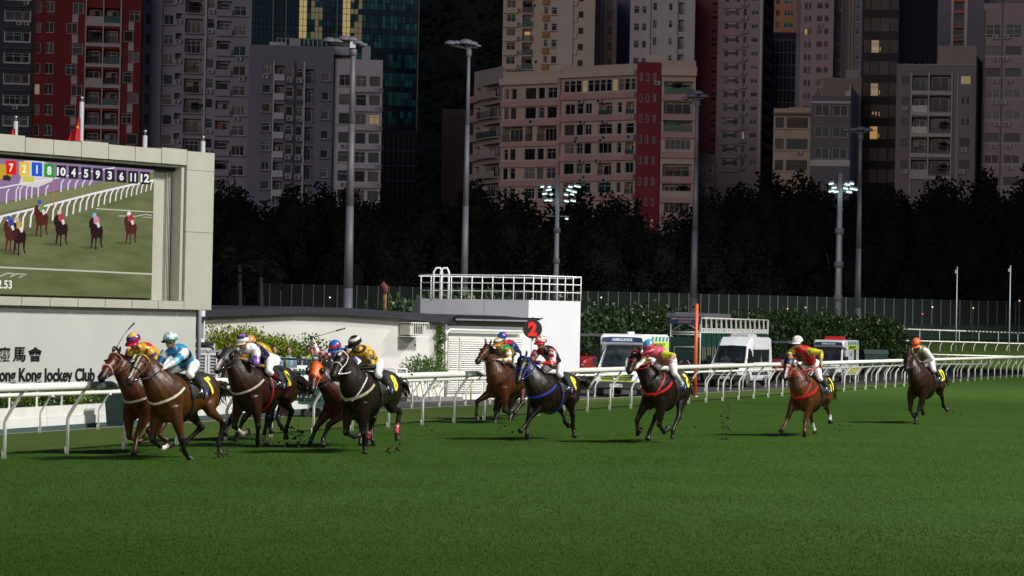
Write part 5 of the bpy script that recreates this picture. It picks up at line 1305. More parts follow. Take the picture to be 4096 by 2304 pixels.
# ---- equipment boxes beside the lettered wall
e0 = at(783, 1500, 92)
eq = empty('plant_enclosure', (e0.x, e0.y, -.4), math.atan2(u_.y, u_.x) * .2, 'grey louvred plant enclosure with pipework right of the lettered wall', 'machinery')
def epx(px, py, dy=0): p = at(px, py, 92 + dy); return Vector((p.x - e0.x, dy, p.z + .4))
for (xa, xb) in ((785, 822), (838, 885)):
    A_, B_ = epx(xa, 1421), epx(xb, 1520); mb = MB(); mb.box(((A_.x + B_.x) / 2, .1, 1.0), (B_.x - A_.x, .1, 2.0 * A_.z / 2)); pan_ = mb.build('louvre_panel', mat('enclosure_grey', (.30, .33, .36), .6), eq)
    s_ = MB(); s_.box((0, 0, 0), (B_.x - A_.x - .04, .015, .10), Matrix.Rotation(R(-40), 3, 'X')); sm = s_.mesh('slat', MATS['enclosure_grey'])
    for k in range(14): link('slat', sm, pan_, ((A_.x + B_.x) / 2, .03, A_.z - .08 - k * .10))
mb = MB()
for px in (786, 824, 836, 868): q = epx(px, 1415); mb.box((q.x, .04, q.z / 2), (.07, .1, q.z))
q0, q1 = epx(782, 1416), epx(870, 1416); mb.box(((q0.x + q1.x) / 2, .04, q0.z), (q1.x - q0.x, .12, .06)); mb.build('frame', M_white, eq)
q0, q1 = epx(783, 1280, 1.0), epx(836, 1360, 1.0); mb = MB(); mb.box(((q0.x + q1.x) / 2, 1.4, (q0.z + q1.z) / 2 + .04), (q1.x - q0.x, .8, q0.z - q1.z)); mb.build('cabinet', mat('cabinet_grey', (.33, .34, .36), .6, dirt=.3), eq)
q1b = epx(806, 1350, .9); mb = MB(); mb.box((q0.x + .16, .98, q1.z + .32), (.22, .04, .45)); mb.build('opening', M_black, eq)
mb = MB(); mb.box(((q0.x + q1.x) / 2 + .03, 1.4, q0.z + .05), (q1.x - q0.x + .16, .95, .14)); mb.build('cabinet_cap', M_roof, eq)
mb = MB(); q2 = epx(782, 1371, .4); q3 = epx(862, 1371, .4); mb.box(((q2.x + q3.x) / 2, .5, q2.z - .03), (q3.x - q2.x, .6, .10)); mb.build('dark_ledge', M_roof, eq)
mb = MB(); mb.tube([epx(780, 1385, .1), epx(845, 1386, .1), epx(853, 1393, .1), epx(855, 1412, .1)], .045, 8); mb.build('pipe', M_black, eq, True)
mb = MB(); q2 = epx(783, 1405, .3); q3 = epx(866, 1405, .3); mb.box(((q2.x + q3.x) / 2, .5, q2.z + .08), (q3.x - q2.x, .5, .36)); mb.build('wall', M_white, eq)
mb = MB(); q2 = epx(797, 1240, -2); mb.tube([(q2.x, 2, 0), (q2.x, 2, q2.z)], .12, 10); mb.build('column', M_lk, eq, True)
# ---- hedges and shrubs before the long wall
def wp_(px, py, off): p = bp(px, py, off); return B0 + ub * p.x + nb_ * off
for i, (x, wd, ztop, m_, sd) in enumerate(((865, 1.1, 1355, M_yel, 1), (930, 1.1, 1335, M_yel, 2), (990, 1.0, 1350, M_yel, 3), (1040, 1.0, 1382, M_yel, 4), (1095, 1.0, 1378, M_yel, 5), (1155, 1.0, 1392, M_grn, 6), (1210, 1.0, 1378, M_grn, 7))):
    g = wp_(x, 1500, 1.1); zt_ = bp(x, ztop, 1.1).z
    g.z = -.35; bush('hedge', ('yellow-green hedge %s' if m_ is M_yel else 'loose green shrub %s') % ('against the wall, leftmost, beside the grey cabinet', 'directly left of the pallet stack', 'partly before the stack of pallets', 'right of the purple-capped jockey', 'behind the standing woman in blue', 'between the two bystanders in blue', 'left of the man in yellow vest')[i], g, (1.6, .9, zt_ + .1), 4600, .11, m_, 60 + sd, 'hedge along the white wall', lumps=14, rz=brz)
g = wp_(990, 1340, .5); pal = empty('pallet_stack', (g.x, g.y, .2), brz, 'stack of weathered brown boards beside the yellow-green hedge', 'boards')
mb = MB(); mb.box((0, 0, 0), (.50, .45, .045)); pm_ = mb.mesh('board', mat('weathered_wood', (.10, .07, .055), .85, var=.4, scale=10))
z_ = bp(990, 1322, .5).z - .75
for k in range(14): link('board', pm_, pal, (rnd.uniform(-.02, .02), 0, z_ - k * .062), rnd.uniform(-.03, .03))
# planter tub with wiry bush near the creeper
g = wp_(1690, 1500, .9); g.z = -.42
bush('shrub', 'wiry green bush in the white planter below the air conditioner', g, (1.3, .8, bp(1690, 1455, .9).z + .2), 2200, .10, M_grn, 91, lumps=12, rz=brz)
pl2 = empty('planter_box', g, brz, 'white planter box with garden tools leaning on it, left of the louvred doors', 'planter'); mb = MB(); A_, B_ = bp(1640, 1500, 1.5).x - bp(1690, 1500, .9).x, bp(1780, 1500, 1.5).x - bp(1690, 1500, .9).x
mb.box(((A_ + B_) / 2, -.5, .45), (B_ - A_, .12, .9)); mb.build('front', M_white, pl2); mb = MB(); mb.box(((A_ + B_) / 2, 0, .4), (B_ - A_, .8, .8)); mb.build('box', M_white, pl2)
mb = MB(); mb.box(((A_ + B_) / 2, -.75, .06), (B_ - A_ + 1.2, .5, .16)); mb.build('step', mat('concrete_kerb', (.22, .21, .2)), pl2)
for i, (xt, yt, xb, yb, c_) in enumerate(((1645, 1525, 1655, 1590, (.3, .25, .18)), (1660, 1522, 1672, 1592, (.55, .22, .05)), (1682, 1524, 1695, 1595, (.3, .24, .15)), (1725, 1520, 1752, 1590, (.55, .18, .04)), (1708, 1522, 1716, 1594, (.25, .22, .2)))):
    T_ = wp_(xt, 1520, 1.55); T_.z = at(xt, yt, T_.y).z; B_2 = wp_(xb, 1590, 1.9); B_2.z = at(xb, yb, B_2.y).z
    o = empty('garden_tool', B_2, 0, 'long handled tool leaning on the white planter, %s' % ('leftmost', 'second, orange handle', 'middle one with wooden handle', 'rightmost, orange handle', 'fourth with grey handle')[i], 'tool', 'tools leaning on the planter')
    mb = MB(); mb.tube([(0, 0, 0), T_ - B_2], .018, 6); mb.build('handle', mat('tool%d' % i, c_, .6), o, True); mb = MB(); mb.box((0, 0, .03), (.22, .04, .07)); mb.build('blade', M_steel, o)
# white tube railings and benches before the wall (bystanders lean here)
def tuberail(label, pts, d, hs, m=M_whiteclean, cat='railing', rad=.03, nposts=4):
    a_, b_ = at(*pts[0], d), at(*pts[1], d); o = empty('railing', a_, 0, label, cat); L_ = b_ - a_
    for h in hs:
        mb = MB(); mb.tube([Vector((0, 0, -h)), L_ - ZV * h], rad, 8); mb.build('rail', m, o, True)
    mb = MB(); mb.tube([(0, 0, .02), (0, 0, -max(hs) - .25)], rad * 1.1, 8); pm_ = mb.mesh('post', m, True)
    for k in range(nposts): link('post', pm_, o, L_ * (k / (nposts - 1)))
    return o
tuberail('white tube railing in front of the bystanders, left of the orange-hooded horse', ((1130, 1473), (1242, 1478)), 95, (0, .16, .30, .44), nposts=4)
tuberail('white tube railing behind the gold-clad jockey', ((1500, 1472), (1626, 1476)), 101.5, (0, .20, .42, .65), nposts=4)
tuberail('dark handrail the bystanders lean on', ((1085, 1434), (1300, 1440)), 96.2, (0,), mat('rail_dark', (.05, .05, .055), .5), nposts=5, rad=.035)
mb = MB(); q = at(1206, 1500, 95.4); o = empty('white_board', (q.x, q.y, q.z), brz, 'white panel leaning between the railings near the bystanders', 'board'); mb.box((0, 0, 0), (.5, .05, .65)); mb.box((0, .03, 0), (.4, .04, .5)); mb.build('panel', M_whiteclean, o)
# green trolley behind the rail
def trolley(px, py, label, s=1.0):
    g = ground(px, py); o = empty('trolley', g, R(12), label, 'trolley'); mg_ = mat('trolley_green', (.012, .06, .048), .5, var=.2, scale=4)
    mb = MB(); mb.box((0, 0, .45 * s), (1.25 * s, .8 * s, .08)); mb.build('deck', mg_, o)
    for x in (-.5, .05, .5):
        for y in (-.3, .3): mb = MB(); mb.box((x * s, y * s, .85 * s), (.06, .06, .8 * s)); mb.build('upright', mg_, o)
    mb = MB(); mb.box((0, -.36 * s, .85 * s), (1.15 * s, .03, .22)); mb.box((0, -.36 * s, 1.15 * s), (1.15 * s, .03, .12)); mb.build('side', mg_, o)
    mb = MB(); mb.tube([(0, -.04, 0), (0, .04, 0)], .12 * s, 14); wm = mb.mesh('wheel', M_rubber)
    for x, y in ((-.42, -.38), (.42, -.38), (-.42, .38), (.42, .38)): link('wheel', wm, o, (x * s, y * s, .12 * s))
    return o
trolley(1195, 1665, 'green steel trolley seen behind the rail left of the orange-hooded horse', 1.1); trolley(1275, 1668, 'green steel trolley between the rail posts under the orange-hooded horse', .9)
trolley(2090, 1622, 'green trolley part glimpsed between the two middle horses', .7)
# round distance marker
g = ground(2128, 1600); dmk = 98.0; c_ = at(2130, 1316, dmk)
mk = empty('distance_marker', (c_.x, c_.y, gz(c_.x, c_.y) - .1), R(-3), 'round black marker on a post with a bright red figure two', 'sign')
h_ = c_.z - mk.location.z; rr_ = 38.5 / FPX * dmk
mb = MB(); mb.tube([(0, -.02, h_), (0, .05, h_)], rr_, 36, sidev=(0, 0, 1)); mb.box((0, .01, h_ + rr_ + .03), (.06, .05, .08)); mb.build('disc', mat('marker_black', (.010, .011, .013), .45), mk)
mb = MB(); mb.tube([(0, .09, 0), (0, .09, h_)], .035, 8); mb.build('post', M_whiteclean, mk, True)
me = text_mesh('2', 1, .01, .06); place_text('numeral', me, mat('marker_red', (.80, .018, .012), .5, emit=(.8, .01, .01), estr=.18), mk.location + Vector((0, -.035, h_)), (1, 0, 0), (0, 0, 1), mk, width=rr_ * .95, height=rr_ * 1.50)  # figure has a slight glow added to its red paint
# orange winning/furlong pole
g = at(2780, 1587, 104); zt_ = at(2788, 1217, 104).z; zb_ = g.z
op = empty('orange_post', g, 0, 'tall bright orange post standing on the verge between the rails', 'post'); mb = MB(); mb.tube([(0, 0, -.1), (0, 0, zt_ - zb_)], .062, 16); mb.build('post', mat('post_orange', (.68, .10, .008), .5), op, True)
mb = MB(); mb.tube([(0, 0, -.12), (0, 0, .03)], .10, 14); mb.build('socket', M_steel, op, True)
mb = MB(); mb.tube([(0, 0, zt_ - zb_), (0, 0, zt_ - zb_ + .02)], .066, 16); mb.build('cap', MATS['post_orange'], op, True)
# ================================================================== bystanders
def standing(px, py_head, d, label, shirt, vest=None, hair=(.01, .008, .007), trousers=(.02, .02, .03), rz=-90, lean=False, cap_=None):
    hp = at(px, py_head, d); z0 = -.38; H = 1.60; s_ = (hp.z - z0) / H
    root = empty('person', (hp.x, hp.y, z0), R(rz), label, 'person')
    s_ = max(.8, min(1.12, s_)); V = Vector
    J = {'P': V((0, 0, .92)), 'C': V((.02, 0, 1.38)), 'H': V((.05, 0, 1.60)), 'f': V((1, -.1, .0)), 'l': V((0, 1, 0)), 'back': V((-1, 0, 0)), 'hump': .0, 'puff': 1.1}
    for q, K in ((1, 'L'), (-1, 'R')):
        J['S' + K] = V((0, .17 * q, 1.37)); 
        if lean: J['E' + K] = V((.12, .24 * q, 1.14)); J['W' + K] = V((.34, .07 * q, 1.10))
        else: J['E' + K] = V((-.02, .23 * q, 1.10)); J['W' + K] = V((.12, .21 * q, .88))
        J['H' + K] = V((0, .09 * q, .90)); J['K' + K] = V((.02, .10 * q, .48)); J['A' + K] = V((0, .10 * q, .08)); J['T' + K] = V((.16, .11 * q, .03)); J['palm' + K] = V((0, -q, -.2))
    def mk(J_):
        def f(n, t, p):
            if n in ('head', 'neck') or n[:4] == 'hand': return SKIN
            if n[:4] == 'fore' and t > .55: return SKIN
            if n == 'torso' or n[:3] == 'arm' or n[:4] == 'fore':
                if vest and n == 'torso' and (vest == 'full' or .05 < abs(p.y) < .085): return (.45, .62, .05)
                return shirt
            if n[:4] == 'foot': return BOOT
            return trousers
        return f
    build_person(root, J, s_, mk, 'body', M_cloth, voxel=.014)
    mb = MB(); c_ = V((.03, 0, 1.635)); rr2 = random.Random(int(px)); 
    rings = []
    for j in range(8):
        th = R(105) * j / 7; rings.append([c_ + V(((.112 if math.cos(R(360 * k / 14)) < .3 else .095) * math.sin(th) * math.cos(R(360 * k / 14)) - .012, .096 * math.sin(th) * math.sin(R(360 * k / 14)), .118 * math.cos(th) + (.04 if math.cos(R(360 * k / 14)) > .3 and j > 5 else 0))) for k in range(14)])
    mb.loft(rings, cap=False); o = mb.build('hair' if not cap_ else 'cap', mat('cap_%d' % px, cap_, .6) if cap_ else M_hair, root, True); o.scale = (s_,) * 3
    mb = MB()
    for sg in (-1, 1): mb.sphere((.128, .030 * sg, 1.615), (.008, .014, .007), 6, 4)
    o = mb.build('eyes', M_eye, root); o.scale = (s_,) * 3
    return root
LB = (.19, .27, .42)
standing(1097, 1386, 96.8, 'woman in light blue shirt leaning on the dark handrail, leftmost bystander', LB, 'strap', trousers=(.25, .3, .4), rz=-80, lean=True)
standing(1154, 1403, 97.0, 'young man in light blue shirt with lime lanyard, second bystander from left', LB, 'strap', rz=-75)
standing(1238, 1374, 98.0, 'man in white shirt and bright yellow safety vest standing at the back', (.6, .6, .62), 'full', rz=-85)
standing(1248, 1407, 96.4, 'man in light blue shirt in front of the yellow vest', LB, 'strap', rz=-80)
standing(1318, 1423, 96.2, 'person in dark coat with white collar behind the dark horses', (.02, .02, .022), None, rz=-80)
flush()
# ================================================================== vehicles
M_vwhite = mat('vehicle_white', (.80, .81, .86), .3, coat=.5, var=.03, scale=2); M_glass = mat('tinted_glass', (.012, .02, .024), .06, spec=.9, alpha=.72); M_glassd = mat('dark_glass', (.010, .016, .018), .06, spec=.9)
M_lime = mat('lime_stripe', (.45, .62, .06), .5); M_lampc = mat('headlamp', (.55, .60, .62), .12, metal=.4); M_blue = mat('sign_blue', (.015, .06, .20), .3); M_bar = mat('lightbar_glass', (.02, .035, .10), .12)
M_grn2 = mat('checker_green', (.01, .26, .14), .5)
def van(kind, x, y, z, h, label, plate, cat, group=None):
    """x forward, y left, z up"""
    F = Vector((-math.sin(R(h)), -math.cos(R(h)))); rz = math.atan2(F.y, F.x); root = empty('ambulance' if kind != 'van' else 'minibus', (x, y, z), rz, label, cat, group)
    amb = kind != 'van'
    secs = [(2.96, .40, .72, .74, .70), (2.92, .34, .92, .90, .84), (2.72, .32, 1.04, .97, .90), (2.20, .32, 1.20, .99, .90), (1.48, .32, 2.12, .99, .80), (1.10, .32, 2.40, .995, .83), (.70, .32, 2.58, .995, .86), (-2.86, .32, 2.60, .995, .87), (-2.94, .4, 2.5, .95, .84)]
    if amb: secs = secs[:5] + [(1.12, .32, 2.25, .99, .8), (1.10, .4, 2.2, .95, .8)]
    rings = []
    for X, zb, zt_, w, wt in secs:
        zm = min(zt_ - .06, 1.22); rings.append([Vector((X, yy, zz)) for yy, zz in ((w - .05, zb), (w, zb + .12), (w, zm * .8), (w * .99, zm), (wt + .04, zt_ - .10), (wt - .08, zt_), (0, zt_ + .03), (-wt + .08, zt_), (-wt - .04, zt_ - .10), (-w * .99, zm), (-w, zm * .8), (-w, zb + .12), (-w + .05, zb))])
    mb = MB(); n = 13; vs = [v for r in rings for v in r]; fs = []
    for i in range(len(rings) - 1):
        for k in range(n):
            if i == 3 and k in (5, 6): continue
            fs.append((i * n + k, (i + 1) * n + k, (i + 1) * n + (k + 1) % n, i * n + (k + 1) % n))
    fs += [tuple(range(n)), tuple((len(rings) - 1) * n + k for k in range(n - 1, -1, -1))]
    mb.add(vs, fs); mb.build('body', M_vwhite, root)
    def P(m, name, mm, par=root, smooth=False): return m.build(name, mm, par, smooth)
    mb = MB(); a, b = Vector((2.19, 0, 1.235)), Vector((1.50, 0, 2.13)); mb.loft([[a + Vector((0, .86, 0)), a + Vector((.05, 0, .01)), a + Vector((0, -.86, 0))], [a.lerp(b, .5) + Vector((0, .83, 0)), a.lerp(b, .5) + Vector((.07, 0, .04)), a.lerp(b, .5) + Vector((0, -.83, 0))], [b + Vector((0, .76, 0)), b + Vector((.05, 0, .03)), b + Vector((0, -.76, 0))]], cap=False, closed=False); P(mb, 'windscreen', M_glass)
    mb = MB(); mb.box((1.55, 0, 1.12), (1.1, 1.7, .25)); mb.box((1.0, 0, 1.5), (.04, 1.6, 1.1)); mb.box((1.25, .42, 1.35), (.18, .5, .7)); mb.box((1.25, -.42, 1.35), (.18, .5, .7)); P(mb, 'cab_interior', mat('cab_dark', (.02, .02, .022), .8))
    mb = MB(); mb.loft([[Vector((2.975, yy, zz)) for yy, zz in ((-.62, .66), (.62, .66), (.68, .90), (-.68, .90))], [Vector((2.88, yy, zz)) for yy, zz in ((-.62, .62), (.62, .62), (.72, .98), (-.72, .98))]]); g_ = P(mb, 'grille', M_black)
    mb = MB(); mb.box((0, 0, 0), (.02, 1.2, .018)); sm = mb.mesh('grille_bar', M_lime if kind == 'amb1' else M_chrome)
    for zz in (.70, .78, .86): link('grille_bar', sm, g_, (2.985, 0, zz))
    mb = MB(); c_ = Vector((2.995, 0, .79)); mb.tube([c_ + Vector((0, .105 * math.cos(R(t)), .105 * math.sin(R(t)))) for t in range(0, 361, 20)], .012, 5)
    for t in (90, 210, 330): mb.tube([c_, c_ + Vector((0, .1 * math.cos(R(t)), .1 * math.sin(R(t))))], .012, 4)
    P(mb, 'grille_emblem', M_chrome, g_)
    for s_ in (1, -1):
        mb = MB(); mb.loft([[Vector(q) for q in ((2.90, .66 * s_, .70), (2.74, .96 * s_, .74), (2.52, .985 * s_, 1.06), (2.86, .72 * s_, .96))], [Vector(q) for q in ((2.96, .66 * s_, .70), (2.80, .985 * s_, .74), (2.56, 1.0 * s_, 1.06), (2.92, .72 * s_, .97))]]); hl = P(mb, 'headlight', M_lampc)
        mb = MB(); mb.sphere((2.90, .78 * s_, .84), (.05, .07, .07), 8, 6); P(mb, 'lens', mat('lens', (.8, .85, .9), .1), hl, True)
        mb = MB(); mb.box((1.92, 1.16 * s_, 1.42), (.12, .20, .34)); mb.box((1.92, 1.02 * s_, 1.30), (.05, .2, .05)); P(mb, 'mirror', M_black)
        mb = MB(); mb.box((2.50, .50 * s_, 1.145), (.03, .42, .03), Matrix.Rotation(.3, 3, 'Y')); P(mb, 'bonnet_vent', M_black)
        mb = MB(); mb.add([(2.05, 1.0 * s_, 1.26), (1.02, 1.004 * s_, 1.26), (1.02, .90 * s_, 2.0), (1.52, .885 * s_, 2.0)], [(0, 1, 2, 3)]); P(mb, 'side_window', M_glassd)
    mb = MB(); mb.loft([[Vector(q) for q in ((3.02, -.86, .36), (3.02, .86, .36), (3.02, .90, .60), (3.02, -.90, .60))], [Vector(q) for q in ((2.80, -.99, .30), (2.80, .99, .30), (2.80, .995, .64), (2.80, -.995, .64))]]); P(mb, 'bumper', mat('bumper_grey', (.03, .032, .036), .6))
    if kind == 'amb1':
        mb = MB(); mb.box((3.0, 0, .655), (.03, 1.5, .04)); P(mb, 'lime_trim', M_lime)
    mb = MB(); mb.box((3.035, -.0, .47), (.015, .54, .13)); pl = P(mb, 'number_plate', M_whiteclean)
    O = Vector((x, y, z)); RM = Matrix.Rotation(rz, 3, 'Z'); Wd = lambda v: O + RM @ Vector(v); rt = RM @ Vector((0, 1, 0)); fw = RM @ Vector((1, 0, 0))
    me = text_mesh(plate, 1, 0, .02); place_text('plate_lettering', me, M_black, Wd((3.046, 0, .47)), rt, ZV, root, width=.46, height=.085)
    mb = MB(); mb.tube([(0, -.11, 0), (0, .11, 0)], .35, 20); mb.tube([(0, -.13, 0), (0, .13, 0)], .06, 8); wm = mb.mesh('wheel', M_rubber); mb = MB(); mb.tube([(0, -.118, 0), (0, .118, 0)], .21, 14); rm = mb.mesh('rim', M_steel)
    for X in (2.15, -1.55):
        for s_ in (.88, -.88):
            w_ = link('wheel', wm, root, (X, s_, .35)); link('rim', rm, w_)
            mb = MB(); mb.tube([Vector((X + .42 * math.cos(R(t)), s_ * 1.125, .35 + .42 * math.sin(R(t)))) for t in range(0, 181, 15)], .04, 5); P(mb, 'wheel_arch', M_black)
    if not amb:
        for s_ in (1, -1):
            for a_, b_ in ((.92, -.55), (-.70, -2.2)):
                mb = MB(); mb.box(((a_ + b_) / 2, .955 * s_, 1.62), (a_ - b_, .09, .66)); P(mb, 'side_window', M_glassd)
            mb = MB(); mb.box((-.3, 1.0 * s_, .68), (3.2, .02, .16)); P(mb, 'side_moulding', MATS['bumper_grey'])
            mb = MB(); mb.box((.95, .998 * s_, 1.3), (.015, .02, 1.7)); P(mb, 'door_seam', M_black)
        mb = MB(); mb.loft([[Vector((xx * k, yy * k, zz)) + Vector((-.6, 0, 0)) for xx, yy in ((-.9, -.5), (.9, -.5), (.9, .5), (-.9, .5))] for zz, k in ((2.58, 1), (2.72, .95), (2.78, .8))]); P(mb, 'roof_unit', mat('roof_unit', (.45, .46, .48), .5))
        me = text_mesh('RED CROSS', 1, 0, .01) if False else None
    else:
        H = 2.62
        mb = MB(); rr = []
        for X, zb, in_ in ((1.02, .42, 0), (-3.0, .42, 0)):
            rr.append([Vector((X, yy, zz)) for yy, zz in ((1.04, zb), (1.06, 1.0), (1.05, H - .1), (.97, H), (-.97, H), (-1.05, H - .1), (-1.06, 1.0), (-1.04, zb))])
        mb.loft(rr); P(mb, 'box_body', M_vwhite)
        mb = MB(); lu = []
        for X, zb, zt_, w in ((1.0, 2.0, H, 1.03), (1.5, 2.14, H, 1.0), (1.78, 2.18, H - .06, .96), (1.9, 2.24, H - .2, .90)):
            lu.append([Vector((X, yy, zz)) for yy, zz in ((w, zb), (w, zt_ - .08), (w - .08, zt_), (-w + .08, zt_), (-w, zt_ - .08), (-w, zb))])
        mb.loft(lu); P(mb, 'cab_pod', M_vwhite)
        mb = MB(); lu = []
        for X, o in ((1.80, .0), (1.95, .0)):
            lu.append([Vector((X, yy, zz)) for yy, zz in ((.90, 2.27), (.84, 2.47), (.5, 2.50), (-.5, 2.50), (-.84, 2.47), (-.90, 2.27))])
        mb.loft(lu); lb = P(mb, 'light_bar', M_bar)
        mb = MB(); mb.box((1.955, 0, 2.385), (.02, .98, .19)); P(mb, 'sign_panel', M_blue, lb)
        me = text_mesh('AMBULANCE', 1, 0, .03); place_text('sign_lettering', me, mat('sign_white', (.8, .8, .8), .5), Wd((1.972, 0, 2.385)), rt, ZV, root, width=.86, height=.115)
        mb = MB(); mb.tube([(.2, 0, H), (.2, 0, H + .1)], .16, 16); P(mb, 'roof_vent', M_vwhite)
        for s_ in (1, -1):
            for k in range(10):
                if k % 2 == 0: mb = MB(); mb.add([(.95 - k * .4, 1.062 * s_, H - .30), (.55 - k * .4, 1.062 * s_, H - .30), (.40 - k * .4, 1.056 * s_, H - .10), (.80 - k * .4, 1.056 * s_, H - .10)], [(0, 1, 2, 3)]); P(mb, 'green_check', M_grn2)
            mb = MB(); mb.box((-1.0, 1.064 * s_, H - .46), (3.9, .012, .26)); P(mb, 'lime_band', M_lime)
            mb = MB(); mb.box((-1.0, 1.066 * s_, .72), (3.9, .012, .36)); P(mb, 'lower_band', mat('yellow_band', (.55, .55, .12), .5))
            mb = MB(); mb.box((-1.6, 1.066 * s_, 1.65), (.75, .015, .75)); P(mb, 'side_window', M_glassd)
            mb = MB(); mb.box((-.2, 1.066 * s_, 1.72), (.16, .012, .35)); mb.box((-.2, 1.067 * s_, 1.72), (.42, .012, .10)); P(mb, 'medical_cross', mat('cross_blue', (.02, .06, .25), .5))
        me = text_mesh('EMERGENCY', 1, 0, .03); place_text('side_lettering', me, M_black, Wd((-.7, 1.075, H - .46)), -fw, ZV, root, width=2.6, height=.17)
        me = text_mesh('ST JOHN AMBULANCE', 1, 0, .03); place_text('side_lettering', me, mat('letter_green', (.01, .10, .07), .5), Wd((-.9, 1.075, 1.12)), -fw, ZV, root, width=3.2, height=.2)
        me = text_mesh('ST JOHN', 1, 0, .03); place_text('bonnet_lettering', me, M_black, Wd((2.80, 0, 1.045)), rt, RM @ Vector((-.5, 0, .86)), root, width=.42, height=.07)
        mb = MB(); mb.tube([Vector((2.62, .13 * math.cos(R(t)), 1.10 + .045 * math.sin(R(t)))) for t in range(0, 361, 30)], .014, 5); P(mb, 'bonnet_badge', M_black)
        if kind == 'amb2': mb = MB(); mb.loft([[Vector((xx * k - .3, yy * k, zz)) for xx, yy in ((-.9, -.55), (.9, -.55), (.9, .55), (-.9, .55))] for zz, k in ((H, 1), (H + .22, .85))]); P(mb, 'red_roof_box', mat('red_box', (.45, .012, .012), .5))
    return root, Wd, rz
def bust(Wd, rz, y, lab, shirt=(.5, .52, .6)):
    p = Wd((1.28, y, 1.16)); root = empty('person', p, rz, lab, 'person'); mb = MB()
    mb.tube([(0, 0, -.1), (0, 0, .25), (0, 0, .42), (.02, 0, .47), (.03, 0, .55)], [(.1, .17), (.11, .2), (.08, .17), (.05, .05), .05], 10, sidev=(1, 0, 0)); mb.sphere((.05, 0, .65), (.09, .078, .115), 12, 9)
    for s_ in (1, -1): mb.tube([(0, .2 * s_, .36), (.12, .26 * s_, .16), (.36, .16 * s_, .18)], [.06, .05, .035], 8); mb.sphere((.4, .15 * s_, .19), .04, 8, 6)
    organic(mb, 'body', root, .016, lambda q: SKIN if q.z > .47 or q.x > .3 else shirt, M_cloth)
    mb = MB(); mb.sphere((.03, 0, .69), (.098, .085, .10), 12, 7); mb.build('hair', M_hair, root, True)
def vplace(px, py, d): p = at(px, py, d); return p
v1 = at(2470, 1583, 120.5); r_, Wd, rz_ = van('amb1', v1.x + .6, v1.y + 1.2, v1.z, 14, 'nearer white ambulance with lime trim, parked left of the starting gate', 'SJ 5210', 'ambulance', None)
bust(Wd, rz_, .42, 'driver in pale shirt behind the windscreen of the nearer ambulance'); bust(Wd, rz_, -.42, 'passenger behind the windscreen of the nearer ambulance', (.2, .22, .3))
v2 = at(2925, 1546, 149); r_, Wd, rz_ = van('van', v2.x + .65, v2.y + 2.5, v2.z, 20, 'plain white high-roofed minibus parked in front of the starting gate', 'VX 4805', 'minibus')
bust(Wd, rz_, .42, 'driver of the plain white minibus'); bust(Wd, rz_, -.42, 'front passenger of the plain white minibus', (.6, .6, .62))
v3 = at(3320, 1527, 178); r_, Wd, rz_ = van('amb2', v3.x + .5, v3.y + 2.5, v3.z, 17, 'farther white ambulance with red box on its roof, by the hedge', 'SJ 5208', 'ambulance', None)
bust(Wd, rz_, .42, 'driver in red jacket in the farther ambulance', (.35, .03, .03)); bust(Wd, rz_, -.42, 'passenger in pale shirt in the farther ambulance')
flush()
# ---- red tractors
def tractor(px, py, d, h, label):
    p = at(px, py, d); root = empty('tractor', p, R(h), label, 'tractor', 'red tractors parked on the service road'); mr = mat('tractor_red', (.22, .012, .012), .4); 
    mb = MB(); mb.loft([[Vector((X, yy * w, z_)) for yy, z_ in ((-1, .6), (1, .6), (1, zt_), (.8, zt_ + .08), (-.8, zt_ + .08), (-1, zt_))] for X, w, zt_ in ((1.9, .30, 1.05), (1.75, .36, 1.15), (.4, .42, 1.3), (.35, .42, 1.3))]); mb.build('bonnet', mr, root)
    mb = MB(); mb.box((-.35, 0, .8), (1.5, .9, .5)); mb.build('chassis', M_black, root)
    mb = MB()
    for X in (.35, -.95):
        for y in (-.6, .6): mb.tube([(X, y, .9), (X * .9, y * .92, 2.35)], .035, 6)
    mb.build('cab_frame', M_black, root)
    mb = MB(); mb.box((-.3, 0, 2.4), (1.6, 1.35, .12)); mb.build('roof', mat('tractor_roof', (.12, .12, .13), .5), root)
    mb = MB(); mb.box((-.45, 0, 1.15), (.5, .5, .12)); mb.box((-.72, 0, 1.45), (.1, .5, .6)); mb.build('seat', M_black, root)
    for s_ in (1, -1): mb = MB(); mb.loft([[Vector((-.75 + .72 * math.cos(R(t)), s_ * (.55 + w), .8 + .72 * math.sin(R(t)))) for w in (0, .35)] + [Vector((-.75 + .66 * math.cos(R(t)), s_ * (.55 + w), .8 + .66 * math.sin(R(t)))) for w in (.35, 0)] for t in range(20, 171, 25)]); mb.build('mudguard', mr, root)
    for X, r_, w in ((-.75, .66, .36), (1.35, .42, .26)):
        mb = MB(); mb.tube([(0, -w / 2, 0), (0, w / 2, 0)], r_, 20); wm = mb.mesh('wheel', M_rubber); mb = MB(); mb.tube([(0, -w / 2 - .01, 0), (0, w / 2 + .01, 0)], r_ * .5, 12); rm = mb.mesh('rim', mr)
        for s_ in (.72, -.72): q = link('wheel', wm, root, (X, s_, r_)); link('rim', rm, q)
    for s_ in (.2, -.2): mb = MB(); mb.sphere((1.9, s_, .98), (.03, .07, .06), 8, 5); mb.build('headlight', M_lampc, root)
    return root
tractor(2362, 1540, 136, -110, 'red tractor partly hidden behind the nearer ambulance'); tractor(3112, 1528, 170, -112, 'red tractor between the minibus and the farther ambulance')
